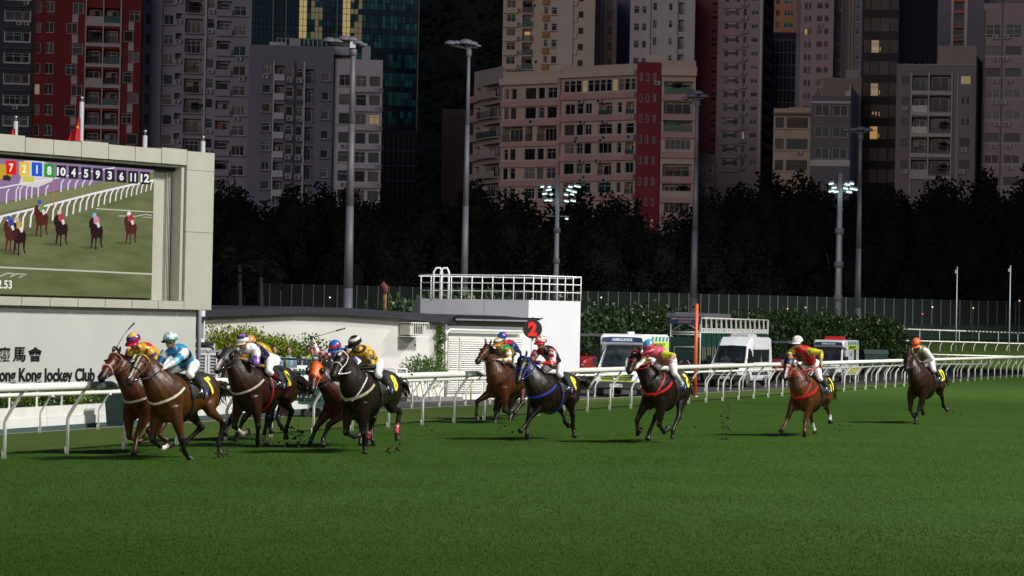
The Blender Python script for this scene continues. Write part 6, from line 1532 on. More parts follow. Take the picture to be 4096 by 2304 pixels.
# ---- starting gate
g0 = at(2797, 1522, 162); GD = Vector((.34, .9404, 0)); grz = math.atan2(GD.y, GD.x)
gt = empty('starting_gate', g0, grz, 'long white and green horse starting gate with numbered stalls behind the minibus', 'starting gate')
gl = 15.0; nS = 14; gh = at(2797, 1272, 162).z - g0.z; gw = 1.75; M_gw = M_white; M_gg = mat('gate_green', (.008, .055, .035), .5)
def tb(name, pts, r_=.035, m=M_gw, n=6): mb = MB(); mb.tube(pts, r_, n); return mb.build(name, m, gt, True)
for y in (0, gw):
    for X in (0, gl): tb('corner_post', [(X, y, 0), (X, y, gh)], .05)
    for z in (gh, gh - .82): tb('rail', [(0, y, z), (gl, y, z)], .045)
for z in (gh, gh - .22, gh - .82, gh - .95): tb('end_rail', [(0, 0, z), (0, gw, z)], .045)
tb('end_brace', [(0, gw, gh - .95), (0, .35, .6)], .04); tb('end_brace', [(0, 0, gh - .95), (0, gw * .8, .6)], .04); tb('end_brace', [(0, gw, gh - .82), (0, gw * .5, gh - .22), (0, 0, gh - .82)], .03)
for k in range(nS + 1):
    X = gl * k / nS
    mb = MB(); mb.box((X, -.03, gh - .41), (.10, .06, .82)); mb.build('stall_upright', M_gw, gt)
    if k < nS:
        W_ = gl / nS
        mb = MB(); mb.tube([(X + .06, 0, gh), (X + W_ * .5, 0, gh - .82)], .022, 5); mb.build('truss_brace', M_gw, gt, True)
        mb = MB(); mb.box((X + W_ * .55, -.02, gh - .70), (W_ * .7, .03, .26)); pn2 = mb.build('number_panel', M_whiteclean, gt)
        me = text_mesh(str(nS - k), 1, 0, .04); O_ = g0 + GD * (X + W_ * .55) + Vector((GD.y, -GD.x, 0)) * .042 + ZV * (gh - .70)
        place_text('stall_number', me, M_gg, O_, GD, ZV, gt, height=.20)
        for q in (.28, .72):
            mb = MB(); mb.box((X + W_ * q, -.02, gh - 1.65), (W_ * .40, .10, 1.55)); d_ = mb.build('stall_door', M_gg, gt); mb = MB(); mb.box((X + W_ * q, -.08, gh - 2.0), (.10, .03, .7)); mb.build('door_pad', mat('pad_tan', (.28, .22, .15), .8), d_)
        mb = MB(); mb.box((X, gw / 2, gh - 1.75), (.14, gw, 1.3)); mb.build('stall_divider', M_gg, gt)
mb = MB(); mb.box((gl / 2, gw / 2, .42), (gl, gw + .2, .12)); mb.build('chassis', mat('chassis_dark', (.03, .035, .035), .7), gt)
mb = MB(); mb.box((-.06, gw / 2, gh + .14), (.04, gw + .5, .26)); mb.build('clear_screen', mat('clear_screen', (.25, .25, .28), .3, alpha=.5), gt)
mb = MB(); mb.box((gl / 2, gw + .2, gh + .2), (gl * .8, .03, .26)); mb.build('clear_screen', MATS['clear_screen'], gt)
mb = MB(); mb.box((-.07, gw / 2, gh - .14), (.05, gw + .12, .42)); mb.build('name_board', mat('board_blue', (.012, .03, .16), .4), gt)
nl_ = Vector((-GD.x, -GD.y, 0)); rr_g = Vector((GD.y, -GD.x, 0))
Oc = g0 + GD * -.105 + Vector((-GD.y, GD.x, 0)) * (gw / 2) + ZV * (gh - .06)
me = text_mesh('HAPPY VALLEY RACECOURSE', 1, 0, .02); place_text('lettering', me, mat('letter_gold', (.72, .52, .2), .5), Oc, rr_g, ZV, gt, width=1.65, height=.10)
me = text_mesh('跑馬地馬場', 1, 0, .01); place_text('lettering', me, mat('letter_pink', (.65, .35, .25), .5), Oc - ZV * .17, rr_g, ZV, gt, width=.75, height=.13)
mb = MB(); mb.tube([(0, -.12, 0), (0, .12, 0)], .42, 18); wm = mb.mesh('wheel', M_rubber)
for X in (.3, 1.4, gl - 1): 
    for y in (-.15, gw + .15): link('wheel', wm, gt, (X, y, .42))
for k in range(4): mb = MB(); mb.box((.5 + k * .9, gw * .5, 1.05), (.6, .9, .5)); mb.build('machinery_box', mat('machine_grey', (.10, .10, .11), .6), gt)
tb('handrail', [(-.4, .2, .9), (-.4, .2, 1.9), (-.4, 1.4, 1.9), (-.4, 1.4, .9)], .03); tb('tow_arm', [(-.2, .9, .5), (-1.6, .5, .45)], .06)
# ---- dark green cart and bins by the far hedge
p = at(3490, 1492, 196); ct = empty('equipment_cart', p, R(15), 'dark green covered cart right of the farther ambulance', 'cart'); mg2 = mat('cart_green', (.006, .03, .024), .6)
mb = MB(); mb.box((0, 0, .75), (1.7, 1.3, 1.1)); mb.build('box', mg2, ct); mb = MB(); mb.loft([[Vector((X, y, z)) for y, z in ((-.7, 1.3), (.7, 1.3), (.5, 1.62), (-.5, 1.62))] for X in (-.9, .9)]); mb.build('cover', mg2, ct)
mb = MB(); mb.tube([(0, -.06, 0), (0, .06, 0)], .22, 12); wm = mb.mesh('wheel', M_rubber)
for x, y in ((-.6, -.65), (.6, -.65), (-.6, .65), (.6, .65)): link('wheel', wm, ct, (x, y, .22))
for k in range(7): mb = MB(); mb.box((-.75 + k * .25, -.67, .8), (.04, .03, 1.0)); mb.build('side_slat', mat('cart_slat', (.02, .06, .05), .6), ct)
p = at(3815, 1486, 228); b2 = empty('bin', p, 0, 'small dark green box behind the far rail posts at right', 'bin'); mb = MB(); mb.box((0, 0, .3), (.55, .5, .6)); mb.build('body', mg2, b2); mb = MB(); mb.box((0, 0, .62), (.6, .55, .05)); mb.build('lid', mg2, b2)
# ================================================================== frangipani hedges behind the road
def hedge(px, ytop, d, wd, label, sd, n=3800, m=None, base=-.7, flowers=12):
    p = at(px, ytop, d); g = Vector((p.x, p.y, base)); hh = p.z - base
    root = bush('frangipani_hedge', label, g, (wd, 2.6, hh * .98), n, .30, m or M_dkl, sd, 'frangipani hedges along the service road', lumps=16)
    r3 = random.Random(sd + 500); mb = MB()
    for k in range(flowers):
        c_ = Vector((r3.uniform(-.5, .5) * wd, -1.3 - r3.uniform(0, .5), hh * r3.uniform(.45, .98)))
        for j in range(5):
            d_ = Vector((r3.uniform(-1, 1), -.4, r3.uniform(-1, 1))).normalized() * .10; mb.add([c_, c_ + d_ + Vector((.03, 0, .02)), c_ + d_ * 1.2, c_ + d_ - Vector((.03, 0, .02))], [(0, 1, 2, 3)])
    tag(mb.build('flowers', mat('flower_cream', (.62, .55, .30), .7), root), kind='stuff')
HL_ = [(2345, 1182, 150, 4.2, 'tallest frangipani hedge clump directly right of the lookout block'), (2440, 1196, 170, 4.4, 'frangipani hedge behind the nearer ambulance cab'), (2540, 1212, 184, 4.4, 'frangipani hedge behind the nearer ambulance body'), (2640, 1226, 188, 4.2, 'frangipani hedge left of the starting gate name board'),
       (2950, 1243, 205, 5, 'dark hedge seen just over the starting gate'), (3085, 1245, 208, 5.2, 'hedge above the right end of the starting gate'), (3200, 1240, 212, 5.2, 'hedge clump above the white cap with red stars'), (3310, 1252, 214, 5.2, 'hedge right behind the farther ambulance'), (3415, 1240, 216, 5.0, 'hedge clump right of the farther ambulance roof'), (3505, 1262, 218, 4.2, 'last hedge clump before the open lawn at right'),
       (1600, 1192, 132, 3.4, 'hedge peeking over the roof left of the lookout block'), (1790, 1168, 140, 4.4, 'hedge behind the left part of the lookout railing'), (1950, 1166, 140, 4.6, 'hedge behind the middle of the lookout railing'), (2110, 1172, 140, 4.6, 'hedge behind the right part of the lookout railing')]
for i, (px, yt, d, wd, lb_) in enumerate(HL_): hedge(px, yt, d, wd, lb_, 200 + i)
# ================================================================== the town behind: generator for flat blocks
br = random.Random(31)
GL = [mat('pane_dark', (.006, .007, .010), .3, spec=.15), mat('pane_teal', (.012, .035, .038), .3, spec=.15), mat('pane_grey', (.05, .055, .06), .3, spec=.2), mat('pane_curtain', (.14, .125, .12), .7, spec=.1), mat('pane_brown', (.03, .018, .013), .4, spec=.2), mat('pane_lit', (.3, .2, .08), .5, emit=(1, .58, .22), estr=.32), mat('pane_lit_dim', (.2, .16, .1), .5, emit=(1, .75, .4), estr=.16)]
GW = [40, 14, 14, 12, 7, .35, .8]
FRAMES = {k: mat('frame_' + k, c, .5, metal=m) for k, c, m in (('white', (.42, .42, .44), 0), ('dark', (.03, .03, .035), 0), ('bronze', (.06, .025, .015), .3), ('teal', (.03, .09, .08), 0), ('steel', (.20, .20, .22), .3))}
MC = {}
def winmesh(w, h, style):
    key = ('w', round(w, 2), round(h, 2), style)
    if key not in MC:
        mb = MB(); t = .07; dpt = .09
        mb.box((0, 0, h / 2 - t / 2), (w, dpt, t)); mb.box((0, 0, -h / 2 + t / 2), (w, dpt, t)); mb.box((-w / 2 + t / 2, 0, 0), (t, dpt, h - 2 * t)); mb.box((w / 2 - t / 2, 0, 0), (t, dpt, h - 2 * t))
        n = max(0, int(round(w / (.75 if style % 2 == 0 else 1.1))) - 1)
        for k in range(n): mb.box((-w / 2 + w * (k + 1) / (n + 1), .005, 0), (t * .8, dpt * .8, h - 2 * t))
        if style >= 2 and h > 1.0: mb.box((0, .008, h * .18), (w - 2 * t, dpt * .7, t * .8))
        me = mb.mesh('window'); pb = MB(); pb.box((0, .03, 0), (w - t, .015, h - t)); MC[key] = (me, pb.mesh('pane'))
    return MC[key]
def matcopy(me, m):
    key = (me.name, m.name)
    if key not in MC: c = me.copy(); c.materials.clear(); c.materials.append(m); MC[key] = c
    return MC[key]
def boxmesh(nm, sx, sy, sz, m):
    key = ('b', round(sx, 2), round(sy, 2), round(sz, 2), m.name)
    if key not in MC: mb = MB(); mb.box((0, 0, 0), (sx, sy, sz)); MC[key] = mb.mesh(nm, m)
    return MC[key]
M_ac = mat('ac_unit', (.30, .30, .31), .6)
def acmesh():
    if 'ac' not in MC:
        mb = MB(); mb.box((0, 0, 0), (.85, .45, .6)); mb.cur = 1; mb.tube([(-.1, -.23, 0), (-.1, -.24, 0)], .22, 12); MC['ac'] = mb.mesh('air_conditioner', [M_ac, M_black])
    return MC['ac']
class Blk:
    def __init__(s, nm, label, x0, d0, x1, d1, yt, yb, wall, yref=None, depth=14, frame='white', cat='building', var=.10, dirt=.35):
        yref = (yt + yb) / 2 if yref is None else yref; s.yref = yref
        A, B = at(x0, yref, d0), at(x1, yref, d1)
        if abs(d1 - d0) < 6: k_ = (A.x + B.x) / 2 / d0; A, B = at(x0, yref, d0), at(x1, yref, d0 - (B.x - A.x) * k_)
        s.u = Vector((B.x - A.x, B.y - A.y, 0)); s.W = s.u.length; s.u.normalize(); s.n = Vector((s.u.y, -s.u.x, 0)); s.A = A
        s.O = Vector((A.x, A.y, -.6)); s.rz = math.atan2(s.u.y, s.u.x); s.mx = (x0 + x1) / 2
        s.zt = s.fz(yt); s.zb = s.fz(yb) if yb < 1250 else 0; s.root = empty(nm, s.O, s.rz, label, cat); s.ops = []; s.frame = frame; s.d = depth
        s.wm = mat('wall_' + '_'.join('%02x' % int(min(1, c) * 255) for c in wall) + '_%d' % int(x0), wall, .85, var=var, scale=.25, dirt=dirt, dcol=tuple(c * .55 for c in wall), stretch=(1, 1, .5)); s.tint = wall
    def fx(s, px):
        p = plane_hit(px, s.yref, s.A, s.n); return (p - s.A).dot(s.u)
    def fz(s, py): return plane_hit(s.mx + (s.yref - py) * .02, py, s.A, s.n).z + .6
    def put(s, nm, me, x, y, z, parent=None): return link(nm, me, parent or s.root, (x, y, z))
    def box(s, nm, x0, x1, y0, y1, z0, z1, m): return s.put(nm, boxmesh(nm, x1 - x0, y1 - y0, z1 - z0, m), (x0 + x1) / 2, (y0 + y1) / 2, (z0 + z1) / 2)
    def win(s, x0, x1, z0, z1, dep=.22, style=None, frame=None, glass=None, hole=True, sill=False, ac=0.0):
        style = br.choice((0, 1, 2, 3)) if style is None else style; w, h = round(x1 - x0, 1), round(z1 - z0, 1)
        if w < .25 or h < .3: return
        if hole: s.ops.append((x0, x1, z0, z1, dep + .12))
        f, p = winmesh(w, h, style); g = glass or br.choices(GL, GW)[0]
        wo = s.put('window', matcopy(f, FRAMES[frame or s.frame]), (x0 + x1) / 2, dep, (z0 + z1) / 2); link('pane', matcopy(p, g), wo)
        if sill: s.put('ledge', boxmesh('ledge', x1 - x0 + .5, .5, .10, s.wm), (x0 + x1) / 2, -.25, z0 - .1)
        if ac and br.random() < ac: s.put('air_conditioner', acmesh(), x0 + br.uniform(.4, max(.5, x1 - x0 - .4)), -.28, z0 - .5)
        return wo
    def balcony(s, x0, x1, z0, z1, par=.95, kind='solid', m=None, dep=1.3, proud=0.0, clutter=True):
        s.ops.append((x0, x1, z0, z1, dep)); w, h = x1 - x0, z1 - z0
        nW = max(1, int(w / 3.2)); ww = w / nW
        for k in range(nW):
            s.win(x0 + ww * k + .3, x0 + ww * (k + 1) - .3, z0 + .1, z1 - .25, dep - .16, hole=False)
        pm = m or s.wm
        if kind == 'solid': s.put('parapet', boxmesh('parapet', w + .1, .14, par, pm), (x0 + x1) / 2, -.08 - proud, z0 + par / 2 - .1)
        elif kind == 'glass': s.put('glass_parapet', boxmesh('glass_parapet', w, .05, par, mat('balcony_glass', (.03, .09, .085), .15, alpha=.7)), (x0 + x1) / 2, -.03 - proud, z0 + par / 2)
        else:
            key = ('rl', round(w, 1), round(par, 1))
            if key not in MC:
                mb = MB(); mb.box((0, 0, par / 2), (w, .05, .05)); mb.box((0, 0, -par / 2), (w, .05, .05)); n = int(w / .22)
                for k in range(n + 1): mb.box((-w / 2 + w * k / n, 0, 0), (.035, .035, par - .06))
                MC[key] = mb.mesh('railing', FRAMES['dark'])
            s.put('railing', MC[key], (x0 + x1) / 2, -.06 - proud, z0 + par / 2)
        if proud > 0:
            s.put('slab', boxmesh('slab', w + .12, proud + .2, .16, s.wm), (x0 + x1) / 2, -proud / 2, z0 - .08)
        if clutter:
            r_ = br.random()
            if r_ < .25: s.put('laundry', boxmesh('laundry', w * .35, .04, .7, mat('laundry%d' % int(br.random() * 3), br.choice(((.2, .2, .24), (.2, .08, .06), (.22, .2, .14))), .8)), x0 + w * .35, .3, z0 + h * .6)
            elif r_ < .5 and w > 1.5: 
                if 'pl' not in MC:
                    mb = MB(); rr = random.Random(3); leaves(mb, lambda: (Vector((rr.gauss(0, .4), rr.gauss(0, .15), rr.uniform(-.1, .7))), Vector((0, 0, 1))), 90, .4, rr); MC['pl'] = mb.mesh('balcony_plant', M_tree)
                s.put('balcony_plant', MC['pl'], x0 + w * br.uniform(.2, .8), .1, z0 + .7)
    def finish(s):
        xs = {0.0, s.W}; zs = {0.0, s.zt}
        ops = [o for o in s.ops if o[1] > .05 and o[0] < s.W - .05]; ops = [(max(.02, a), min(s.W - .02, b), max(.05, c), min(s.zt - .02, d), e) for a, b, c, d, e in ops if c < s.zt - .2]
        for a, b, c, d, e in ops: xs |= {a, b}; zs |= {c, d}
        xs = sorted(xs); zs = sorted(zs); mb = MB()
        for j in range(len(zs) - 1):
            zc = (zs[j] + zs[j + 1]) / 2; rowops = [o for o in ops if o[2] < zc < o[3]]; i = 0; run = None
            for i in range(len(xs) - 1):
                xc = (xs[i] + xs[i + 1]) / 2; hole = any(o[0] < xc < o[1] for o in rowops)
                if not hole: run = (xs[i] if run is None else run[0], xs[i + 1]) if True else None
                if (hole or i == len(xs) - 2) and run: mb.quad((run[0], 0, zs[j]), (run[1], 0, zs[j]), (run[1], 0, zs[j + 1]), (run[0], 0, zs[j + 1])); run = None
        for a, b, c, d, e in ops:
            mb.quad((a, 0, c), (a, e, c), (a, e, d), (a, 0, d)); mb.quad((b, 0, c), (b, 0, d), (b, e, d), (b, e, c)); mb.quad((a, 0, d), (a, e, d), (b, e, d), (b, 0, d)); mb.quad((a, 0, c), (b, 0, c), (b, e, c), (a, e, c)); mb.quad((a, e, c), (b, e, c), (b, e, d), (a, e, d))
        W, D, Z = s.W, s.d, s.zt
        mb.quad((0, 0, 0), (0, 0, Z), (0, D, Z), (0, D, 0)); mb.quad((W, 0, 0), (W, D, 0), (W, D, Z), (W, 0, Z)); mb.quad((0, D, 0), (0, D, Z), (W, D, Z), (W, D, 0)); mb.quad((0, 0, Z), (W, 0, Z), (W, D, Z), (0, D, Z))
        mb.build('wall', s.wm, s.root)
        if s.zt < 58:
            s.put('roof_parapet', boxmesh('roof_parapet', W, .2, .9, s.wm), W / 2, .12, Z + .45)
    def rows(s, y0, pitch, ymax=None, ymin=-60):
        y = y0
        while y - pitch > ymin: y -= pitch
        out = []
        while y < (ymax or 2000): out.append(y); y += pitch
        return out
    def col(s, xa, xb, y0, pitch, h, ymax, what='win', **kw):
        x0, x1 = s.fx(xa), s.fx(xb)
        for y in s.rows(y0, pitch, ymax):
            zt_, zb_ = s.fz(y), s.fz(y + h)
            if zt_ > s.zt - .1: continue
            if what == 'win': s.win(x0, x1, zb_, zt_, **kw)
            elif what == 'bal': s.balcony(x0, x1, zb_, zt_, **kw)
            elif what == 'dark': s.ops.append((x0, x1, zb_, zt_, 1.5))
            elif what == 'ac': s.put('air_conditioner', acmesh(), (x0 + x1) / 2, -.28, (zt_ + zb_) / 2)
            elif what == 'band': s.box('band', x0, x1, -.06 - kw.get('pr', 0), .02, zb_, zt_, kw['m'])
    def strip(s, nm, xa, xb, ya, yb, m, pr=.05):
        zt_, zb_ = s.fz(ya), (s.fz(yb) if yb < 1200 else .05); s.box(nm, s.fx(xa), s.fx(xb), -pr, .015, zb_, zt_, m)
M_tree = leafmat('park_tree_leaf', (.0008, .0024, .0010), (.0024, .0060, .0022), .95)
LILAC = (.25, .235, .29); PALE = (.30, .27, .29); CREAM = (.50, .42, .33); GREY = (.155, .15, .19)
# 1 slate block, far left
b = Blk('apartment_block', 'slate grey apartment block with white boxed windows at the far left edge', -60, 431, 133, 434, -60, 620, (.035, .038, .055)); MW = mat('trim_white', (.42, .42, .45), .7)
for y in b.rows(44, 84, 620):
    for xa, xb in ((20, 84), (89, 116)): b.win(b.fx(xa), b.fx(xb), b.fz(y + 36), b.fz(y), .1, ac=.15)
    b.box('window_surround', b.fx(13), b.fx(120), -.22, 0, b.fz(y + 42), b.fz(y + 37), MW); b.box('window_surround', b.fx(13), b.fx(17), -.2, 0, b.fz(y + 42), b.fz(y - 3), MW); b.box('window_surround', b.fx(116), b.fx(120), -.2, 0, b.fz(y + 42), b.fz(y - 3), MW)
    b.box('band', b.fx(8), b.fx(125), -.35, 0, b.fz(y - 22), b.fz(y - 17), FRAMES['dark'])
b.finish()
# 2 red block
b = Blk('apartment_block', 'dark red apartment block with cream balcony column and white window frames', 135, 424, 563, 428, -60, 620, (.15, .010, .012), dirt=.2); MB_ = mat('red_block_cream', (.36, .33, .32), .8, dirt=.35, dcol=(.15, .13, .13), scale=.5, var=.1)
P_ = 82.3
b.col(139, 160, 95, P_, 42, 620, style=1); b.col(177, 212, 92, P_, 44, 620, style=0)
for i, y in enumerate(b.rows(95, P_, 620)):
    xa, xb = ((286, 330) if i % 2 == 0 else (262, 306)); b.win(b.fx(xa), b.fx(xb), b.fz(y + 42), b.fz(y), .12); xa, xb = ((492, 530) if i % 2 else (512, 554)); b.win(b.fx(xa), b.fx(xb), b.fz(y + 42 + 24), b.fz(y + 24), .12)
    for q0, q1, q2, q3 in ((262 if i % 2 else 286, 306 if i % 2 else 330, 3, 45), (492 if i % 2 else 512, 530 if i % 2 else 554, 27, 69)):
        pass
    b.strip('white_panel', 285, 309, y + 46, y + P_ - 4, MB_); b.strip('white_panel', 511, 533, y + 70, y + P_ + 20, MB_)
    b.balcony(b.fx(343), b.fx(406), b.fz(y + 74), b.fz(y + 17), kind=('rail', 'solid')[i % 3 == 0], m=MB_, clutter=True); b.balcony(b.fx(413), b.fx(476), b.fz(y + 74), b.fz(y + 17), kind='rail' if i % 2 else 'glass', m=MB_)
    b.strip('balcony_band', 337, 483, y + 76, y + 90, MB_, .3)
for xa, xb in ((337, 342), (407, 412), (477, 483)): b.strip('pier', xa, xb, -40, 620, MB_, .28)
b.finish()
# 3 tall lilac tower
b = Blk('apartment_tower', 'tall pale lilac apartment tower with stacked cluttered balconies above the screen', 566, 433, 1000, 437, -60, 830, LILAC); P_ = 79.9
b.col(577, 595, 63, P_, 39, 800, frame='dark'); b.col(650, 690, 63, P_, 38, 800, sill=True); b.col(930, 980, 98, P_, 40, 800, sill=True, ac=.3)
b.col(697, 722, 55, P_, 30, 800, 'dark'); b.col(697, 720, 78, P_, 22, 800, 'ac')
b.col(734, 806, 75, P_, 58, 800, 'bal', kind='rail', proud=.6); b.col(824, 852, 72, P_, 40, 800, ac=.8); b.col(862, 920, 80, P_, 58, 800, 'bal', kind='solid', proud=.5)
b.strip('pier', 600, 643, -40, 830, b.wm, .5); b.strip('drain_stack', 814, 820, -40, 830, MW, .35); b.finish()
# 4 grey mid block
b = Blk('apartment_block', 'grey mid-height apartment block with white and slate balcony columns', 992, 424, 1330, 427, 207, 800, GREY); P_ = 77
SL = mat('slate_paint', (.05, .05, .075), .8)
for y in b.rows(261, P_, 800, 200):
    b.win(b.fx(1047), b.fx(1079), b.fz(y + 36), b.fz(y), sill=True, ac=.1); b.win(b.fx(1284), b.fx(1313), b.fz(y + 60), b.fz(y + 24), sill=True)
    b.balcony(b.fx(1095), b.fx(1133), b.fz(y + 60), b.fz(y + 2), kind='solid', m=MW, proud=.3); b.balcony(b.fx(1219), b.fx(1253), b.fz(y + 72), b.fz(y + 14), kind='rail', m=MW, proud=.2)
    b.win(b.fx(1140), b.fx(1170), b.fz(y + 48), b.fz(y + 10), ac=.7); b.win(b.fx(1182), b.fx(1209), b.fz(y + 50), b.fz(y + 12), ac=.7); b.strip('slate_band', 1137, 1211, y + 62, y + 78, SL, .25)
b.strip('pier', 1211, 1217, 245, 800, MW, .25); b.strip('pier', 1089, 1094, 245, 800, MW, .25); b.strip('pier', 1172, 1179, 245, 800, SL, .2)
for xa, xb, ya, yb in ((1070, 1140, 163, 207), (1095, 1192, 175, 212), (1150, 1195, 150, 200)): b.box('roof_hut', b.fx(xa), b.fx(xb), 2.5, 8, b.zt, b.fz(ya), MW)
for k in range(12): b.box('roof_rail', b.fx(1100 + k * 18), b.fx(1100 + k * 18) + .1, 1, 1.1, b.zt, b.fz(150), MW)
b.box('roof_rail', b.fx(1100), b.fx(1300), 1, 1.1, b.fz(152), b.fz(150), MW); b.finish()
# 5 white rounded block
b = Blk('apartment_block', 'white apartment block with rounded balconies and roof terraces beside the glass tower', 1333, 426, 1525, 431, 262, 880, (.46, .44, .48)); P_ = 76.3
for i, y in enumerate(b.rows(300, P_, 880, 255)):
    b.win(b.fx(1352), b.fx(1396), b.fz(y + 44), b.fz(y), ac=.3, sill=i % 2 == 0); b.win(b.fx(1420), b.fx(1462), b.fz(y + 46), b.fz(y + 2)); b.win(b.fx(1474), b.fx(1516), b.fz(y + 44), b.fz(y + 4), frame='teal')
    mb = MB(); x0, x1 = b.fx(1408), b.fx(1528); z0, z1 = b.fz(y + 70), b.fz(y + 50); pts = [(x0 + (x1 - x0) * k / 8, -1.1 * math.sin(math.pi * min(.5 + .0 * k, .5) * (1 - (k / 8) ** 3))) for k in range(9)]
    mb.loft([[Vector((x, y_ if q in (0, 1) else .0, z)) for q, z in ((0, z0), (1, z1), (2, z1), (3, z0))] for x, y_ in pts]); mb.build('curved_parapet', b.wm, b.root)
for xa, xb, ya, yb, dy in ((1200, 1330, 188, 262, 3), (1333, 1420, 200, 262, 2), (1440, 1475, 180, 240, 1), (1300, 1400, 178, 196, 4)): b.box('roof_terrace', b.fx(xa), b.fx(xb), dy, dy + 5, b.zt - 2, b.fz(ya), b.wm)
b.box('awning', b.fx(1300), b.fx(1400), .5, 2, b.fz(225), b.fz(219), SL); b.finish()
# 6 glass tower
b = Blk('glass_tower', 'dark teal glass office tower with two bright gold vertical strips', 990, 505, 1672, 512, -60, 540, (.006, .012, .020), depth=30, dirt=0); GT = [mat('curtain_glass_%d' % k, c, .10, spec=.8) for k, c in enumerate(((.004, .014, .026), (.006, .030, .040), (.012, .085, .085), (.022, .15, .13), (.010, .05, .06)))]  # the gold strips are reflections put in as glowing panels
REFL = mat('curtain_glass_gold', (.5, .36, .14), .3, emit=(.80, .60, .25), estr=.36); REFL2 = mat('curtain_glass_pale', (.2, .17, .1), .3, emit=(.5, .42, .2), estr=.16)  # gold reflections in the glass, put into the panels as emission
pans = []
nr_ = 0
yy = b.rows(55, 76.3, 540)
for y in yy:
    for sub, (ya, yb) in enumerate(((y, y + 26), (y + 28, y + 52), (y + 54, y + 74))):
        z1, z0 = b.fz(ya), b.fz(yb)
        for k in range(42):
            xa = 1004 + k * 15.8; xb = xa + 13.6
            if xa > 1655: continue
            if sub == 2: m_ = GT[0] if br.random() < .7 else GT[1]
            elif xa < 1190: m_ = GT[0]
            else: m_ = br.choices(GT, (3, 3, 5, 5, 3) if 1400 < xa else (3, 5, 3, 2, 4))[0]
            if ya < 140 and (1190 < xa < 1222 or 1352 < xa < 1384): m_ = REFL
            elif ya < 140 and (1226 < xa < 1275 or 1390 < xa < 1440) and br.random() < .6: m_ = REFL2
            pans.append(((xb + xa) / 2, (z0 + z1) / 2, b.fx(xb) - b.fx(xa), z1 - z0, m_, ya))
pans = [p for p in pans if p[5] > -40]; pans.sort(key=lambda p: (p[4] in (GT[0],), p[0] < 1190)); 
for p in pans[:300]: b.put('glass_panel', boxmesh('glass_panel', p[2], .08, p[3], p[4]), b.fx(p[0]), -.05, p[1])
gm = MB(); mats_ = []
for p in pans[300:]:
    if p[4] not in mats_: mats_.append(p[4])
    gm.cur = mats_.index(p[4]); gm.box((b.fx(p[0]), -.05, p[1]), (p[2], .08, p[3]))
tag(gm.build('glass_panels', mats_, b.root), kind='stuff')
for px in (1088, 1140, 1345, 1670): b.strip('fin', px - 1.5, px + 1.5, -40, 540, FRAMES['steel'], .5)
b.finish()
b = Blk('podium_block', 'very dark podium under the glass tower', 1480, 500, 1668, 503, 541, 900, (.022, .014, .016)); 
for k in range(9): b.strip('pier', 1490 + k * 20, 1493 + k * 20, 545, 900, FRAMES['dark'], .3)
for y in (600, 660, 720): b.strip('band', 1482, 1666, y, y + 8, SL, .35)
b.finish()
b = Blk('retaining_wall', 'low pinkish ribbed wall on the dark hillside behind the second pole', 1768, 470, 1900, 473, 458, 640, (.075, .045, .05), cat='wall')
for k in range(8): b.strip('rib', 1776 + k * 15, 1778 + k * 15, 462, 640, b.wm, .2)
b.finish()
# 7 cream tower
b = Blk('apartment_tower', 'cream apartment tower with small orange boxes under its windows', 2010, 452, 2378, 456, -60, 420, CREAM); P_ = 56.2
for y in b.rows(4, P_, 290):
    b.win(b.fx(2026), b.fx(2061), b.fz(y + 30), b.fz(y)); b.balcony(b.fx(2088), b.fx(2128), b.fz(y + 50), b.fz(y + 2), kind='glass', proud=.4); b.strip('ledge_line', 2010, 2066, y - 8, y - 4, b.wm, .5); b.put('air_conditioner', acmesh(), b.fx(2076), -.3, b.fz(y + 40))
OB = mat('orange_box', (.36, .17, .08), .8)
for y in b.rows(27, 65.2, 290):
    b.win(b.fx(2173), b.fx(2191), b.fz(y + 30), b.fz(y), dep=.1); b.win(b.fx(2204), b.fx(2227), b.fz(y + 30), b.fz(y), dep=.1, sill=True); b.box('orange_box', b.fx(2167), b.fx(2193), -.5, 0, b.fz(y + 58), b.fz(y + 34), OB)
    b.win(b.fx(2312), b.fx(2332), b.fz(y + 42), b.fz(y + 16), frame='dark', ac=.3); b.box('ac_box', b.fx(2293), b.fx(2306), -.4, 0, b.fz(y + 60), b.fz(y + 40), b.wm)
b.strip('blank_wall', 2230, 2290, -40, 420, mat('warm_white_wall', (.50, .44, .41), .85, var=.1, scale=.2, dirt=.3, dcol=(.24, .2, .18)), .4); b.finish()
b = Blk('apartment_tower', 'brown-tinged recessed wing with thin drainpipes beside the cream tower', 2378, 462, 2466, 466, -60, 420, (.20, .155, .13)); b.col(2432, 2446, 45, 62, 30, 300, frame='dark')
for px in (2388, 2402, 2418, 2455): b.strip('drainpipe', px, px + 2, -40, 420, MW, .15)
b.finish()
b = Blk('apartment_tower', 'narrow plain blue-lilac slab between cream and white towers', 2466, 480, 2519, 482, -60, 420, (.15, .15, .215)); b.col(2471, 2476, 55, 57, 24, 300, frame='dark'); b.finish()
b = Blk('apartment_tower', 'white-grey tower with tiny widely spaced windows, behind the pink block', 2519, 456, 2778, 460, -60, 420, (.44, .41, .43)); P_ = 69.2
b.col(2534, 2556, 25, P_, 30, 290); b.col(2567, 2585, 25, P_, 30, 290); b.col(2611, 2625, 12, P_, 30, 290, frame='dark'); b.col(2674, 2688, 12, P_, 30, 290); b.col(2713, 2735, 8, P_, 48, 290, 'bal', kind='rail'); b.strip('pier', 2592, 2600, -40, 420, b.wm, .5); b.strip('pier', 2700, 2709, -40, 420, b.wm, .5); b.finish()
b = Blk('apartment_tower', 'plain dusty red tower flank with a ladder of red balconies', 2778, 470, 2866, 473, -60, 700, (.22, .055, .065), dirt=.15); b.col(2846, 2864, 10, 54.5, 32, 640, 'bal', kind='solid', proud=.5, clutter=False); b.finish()
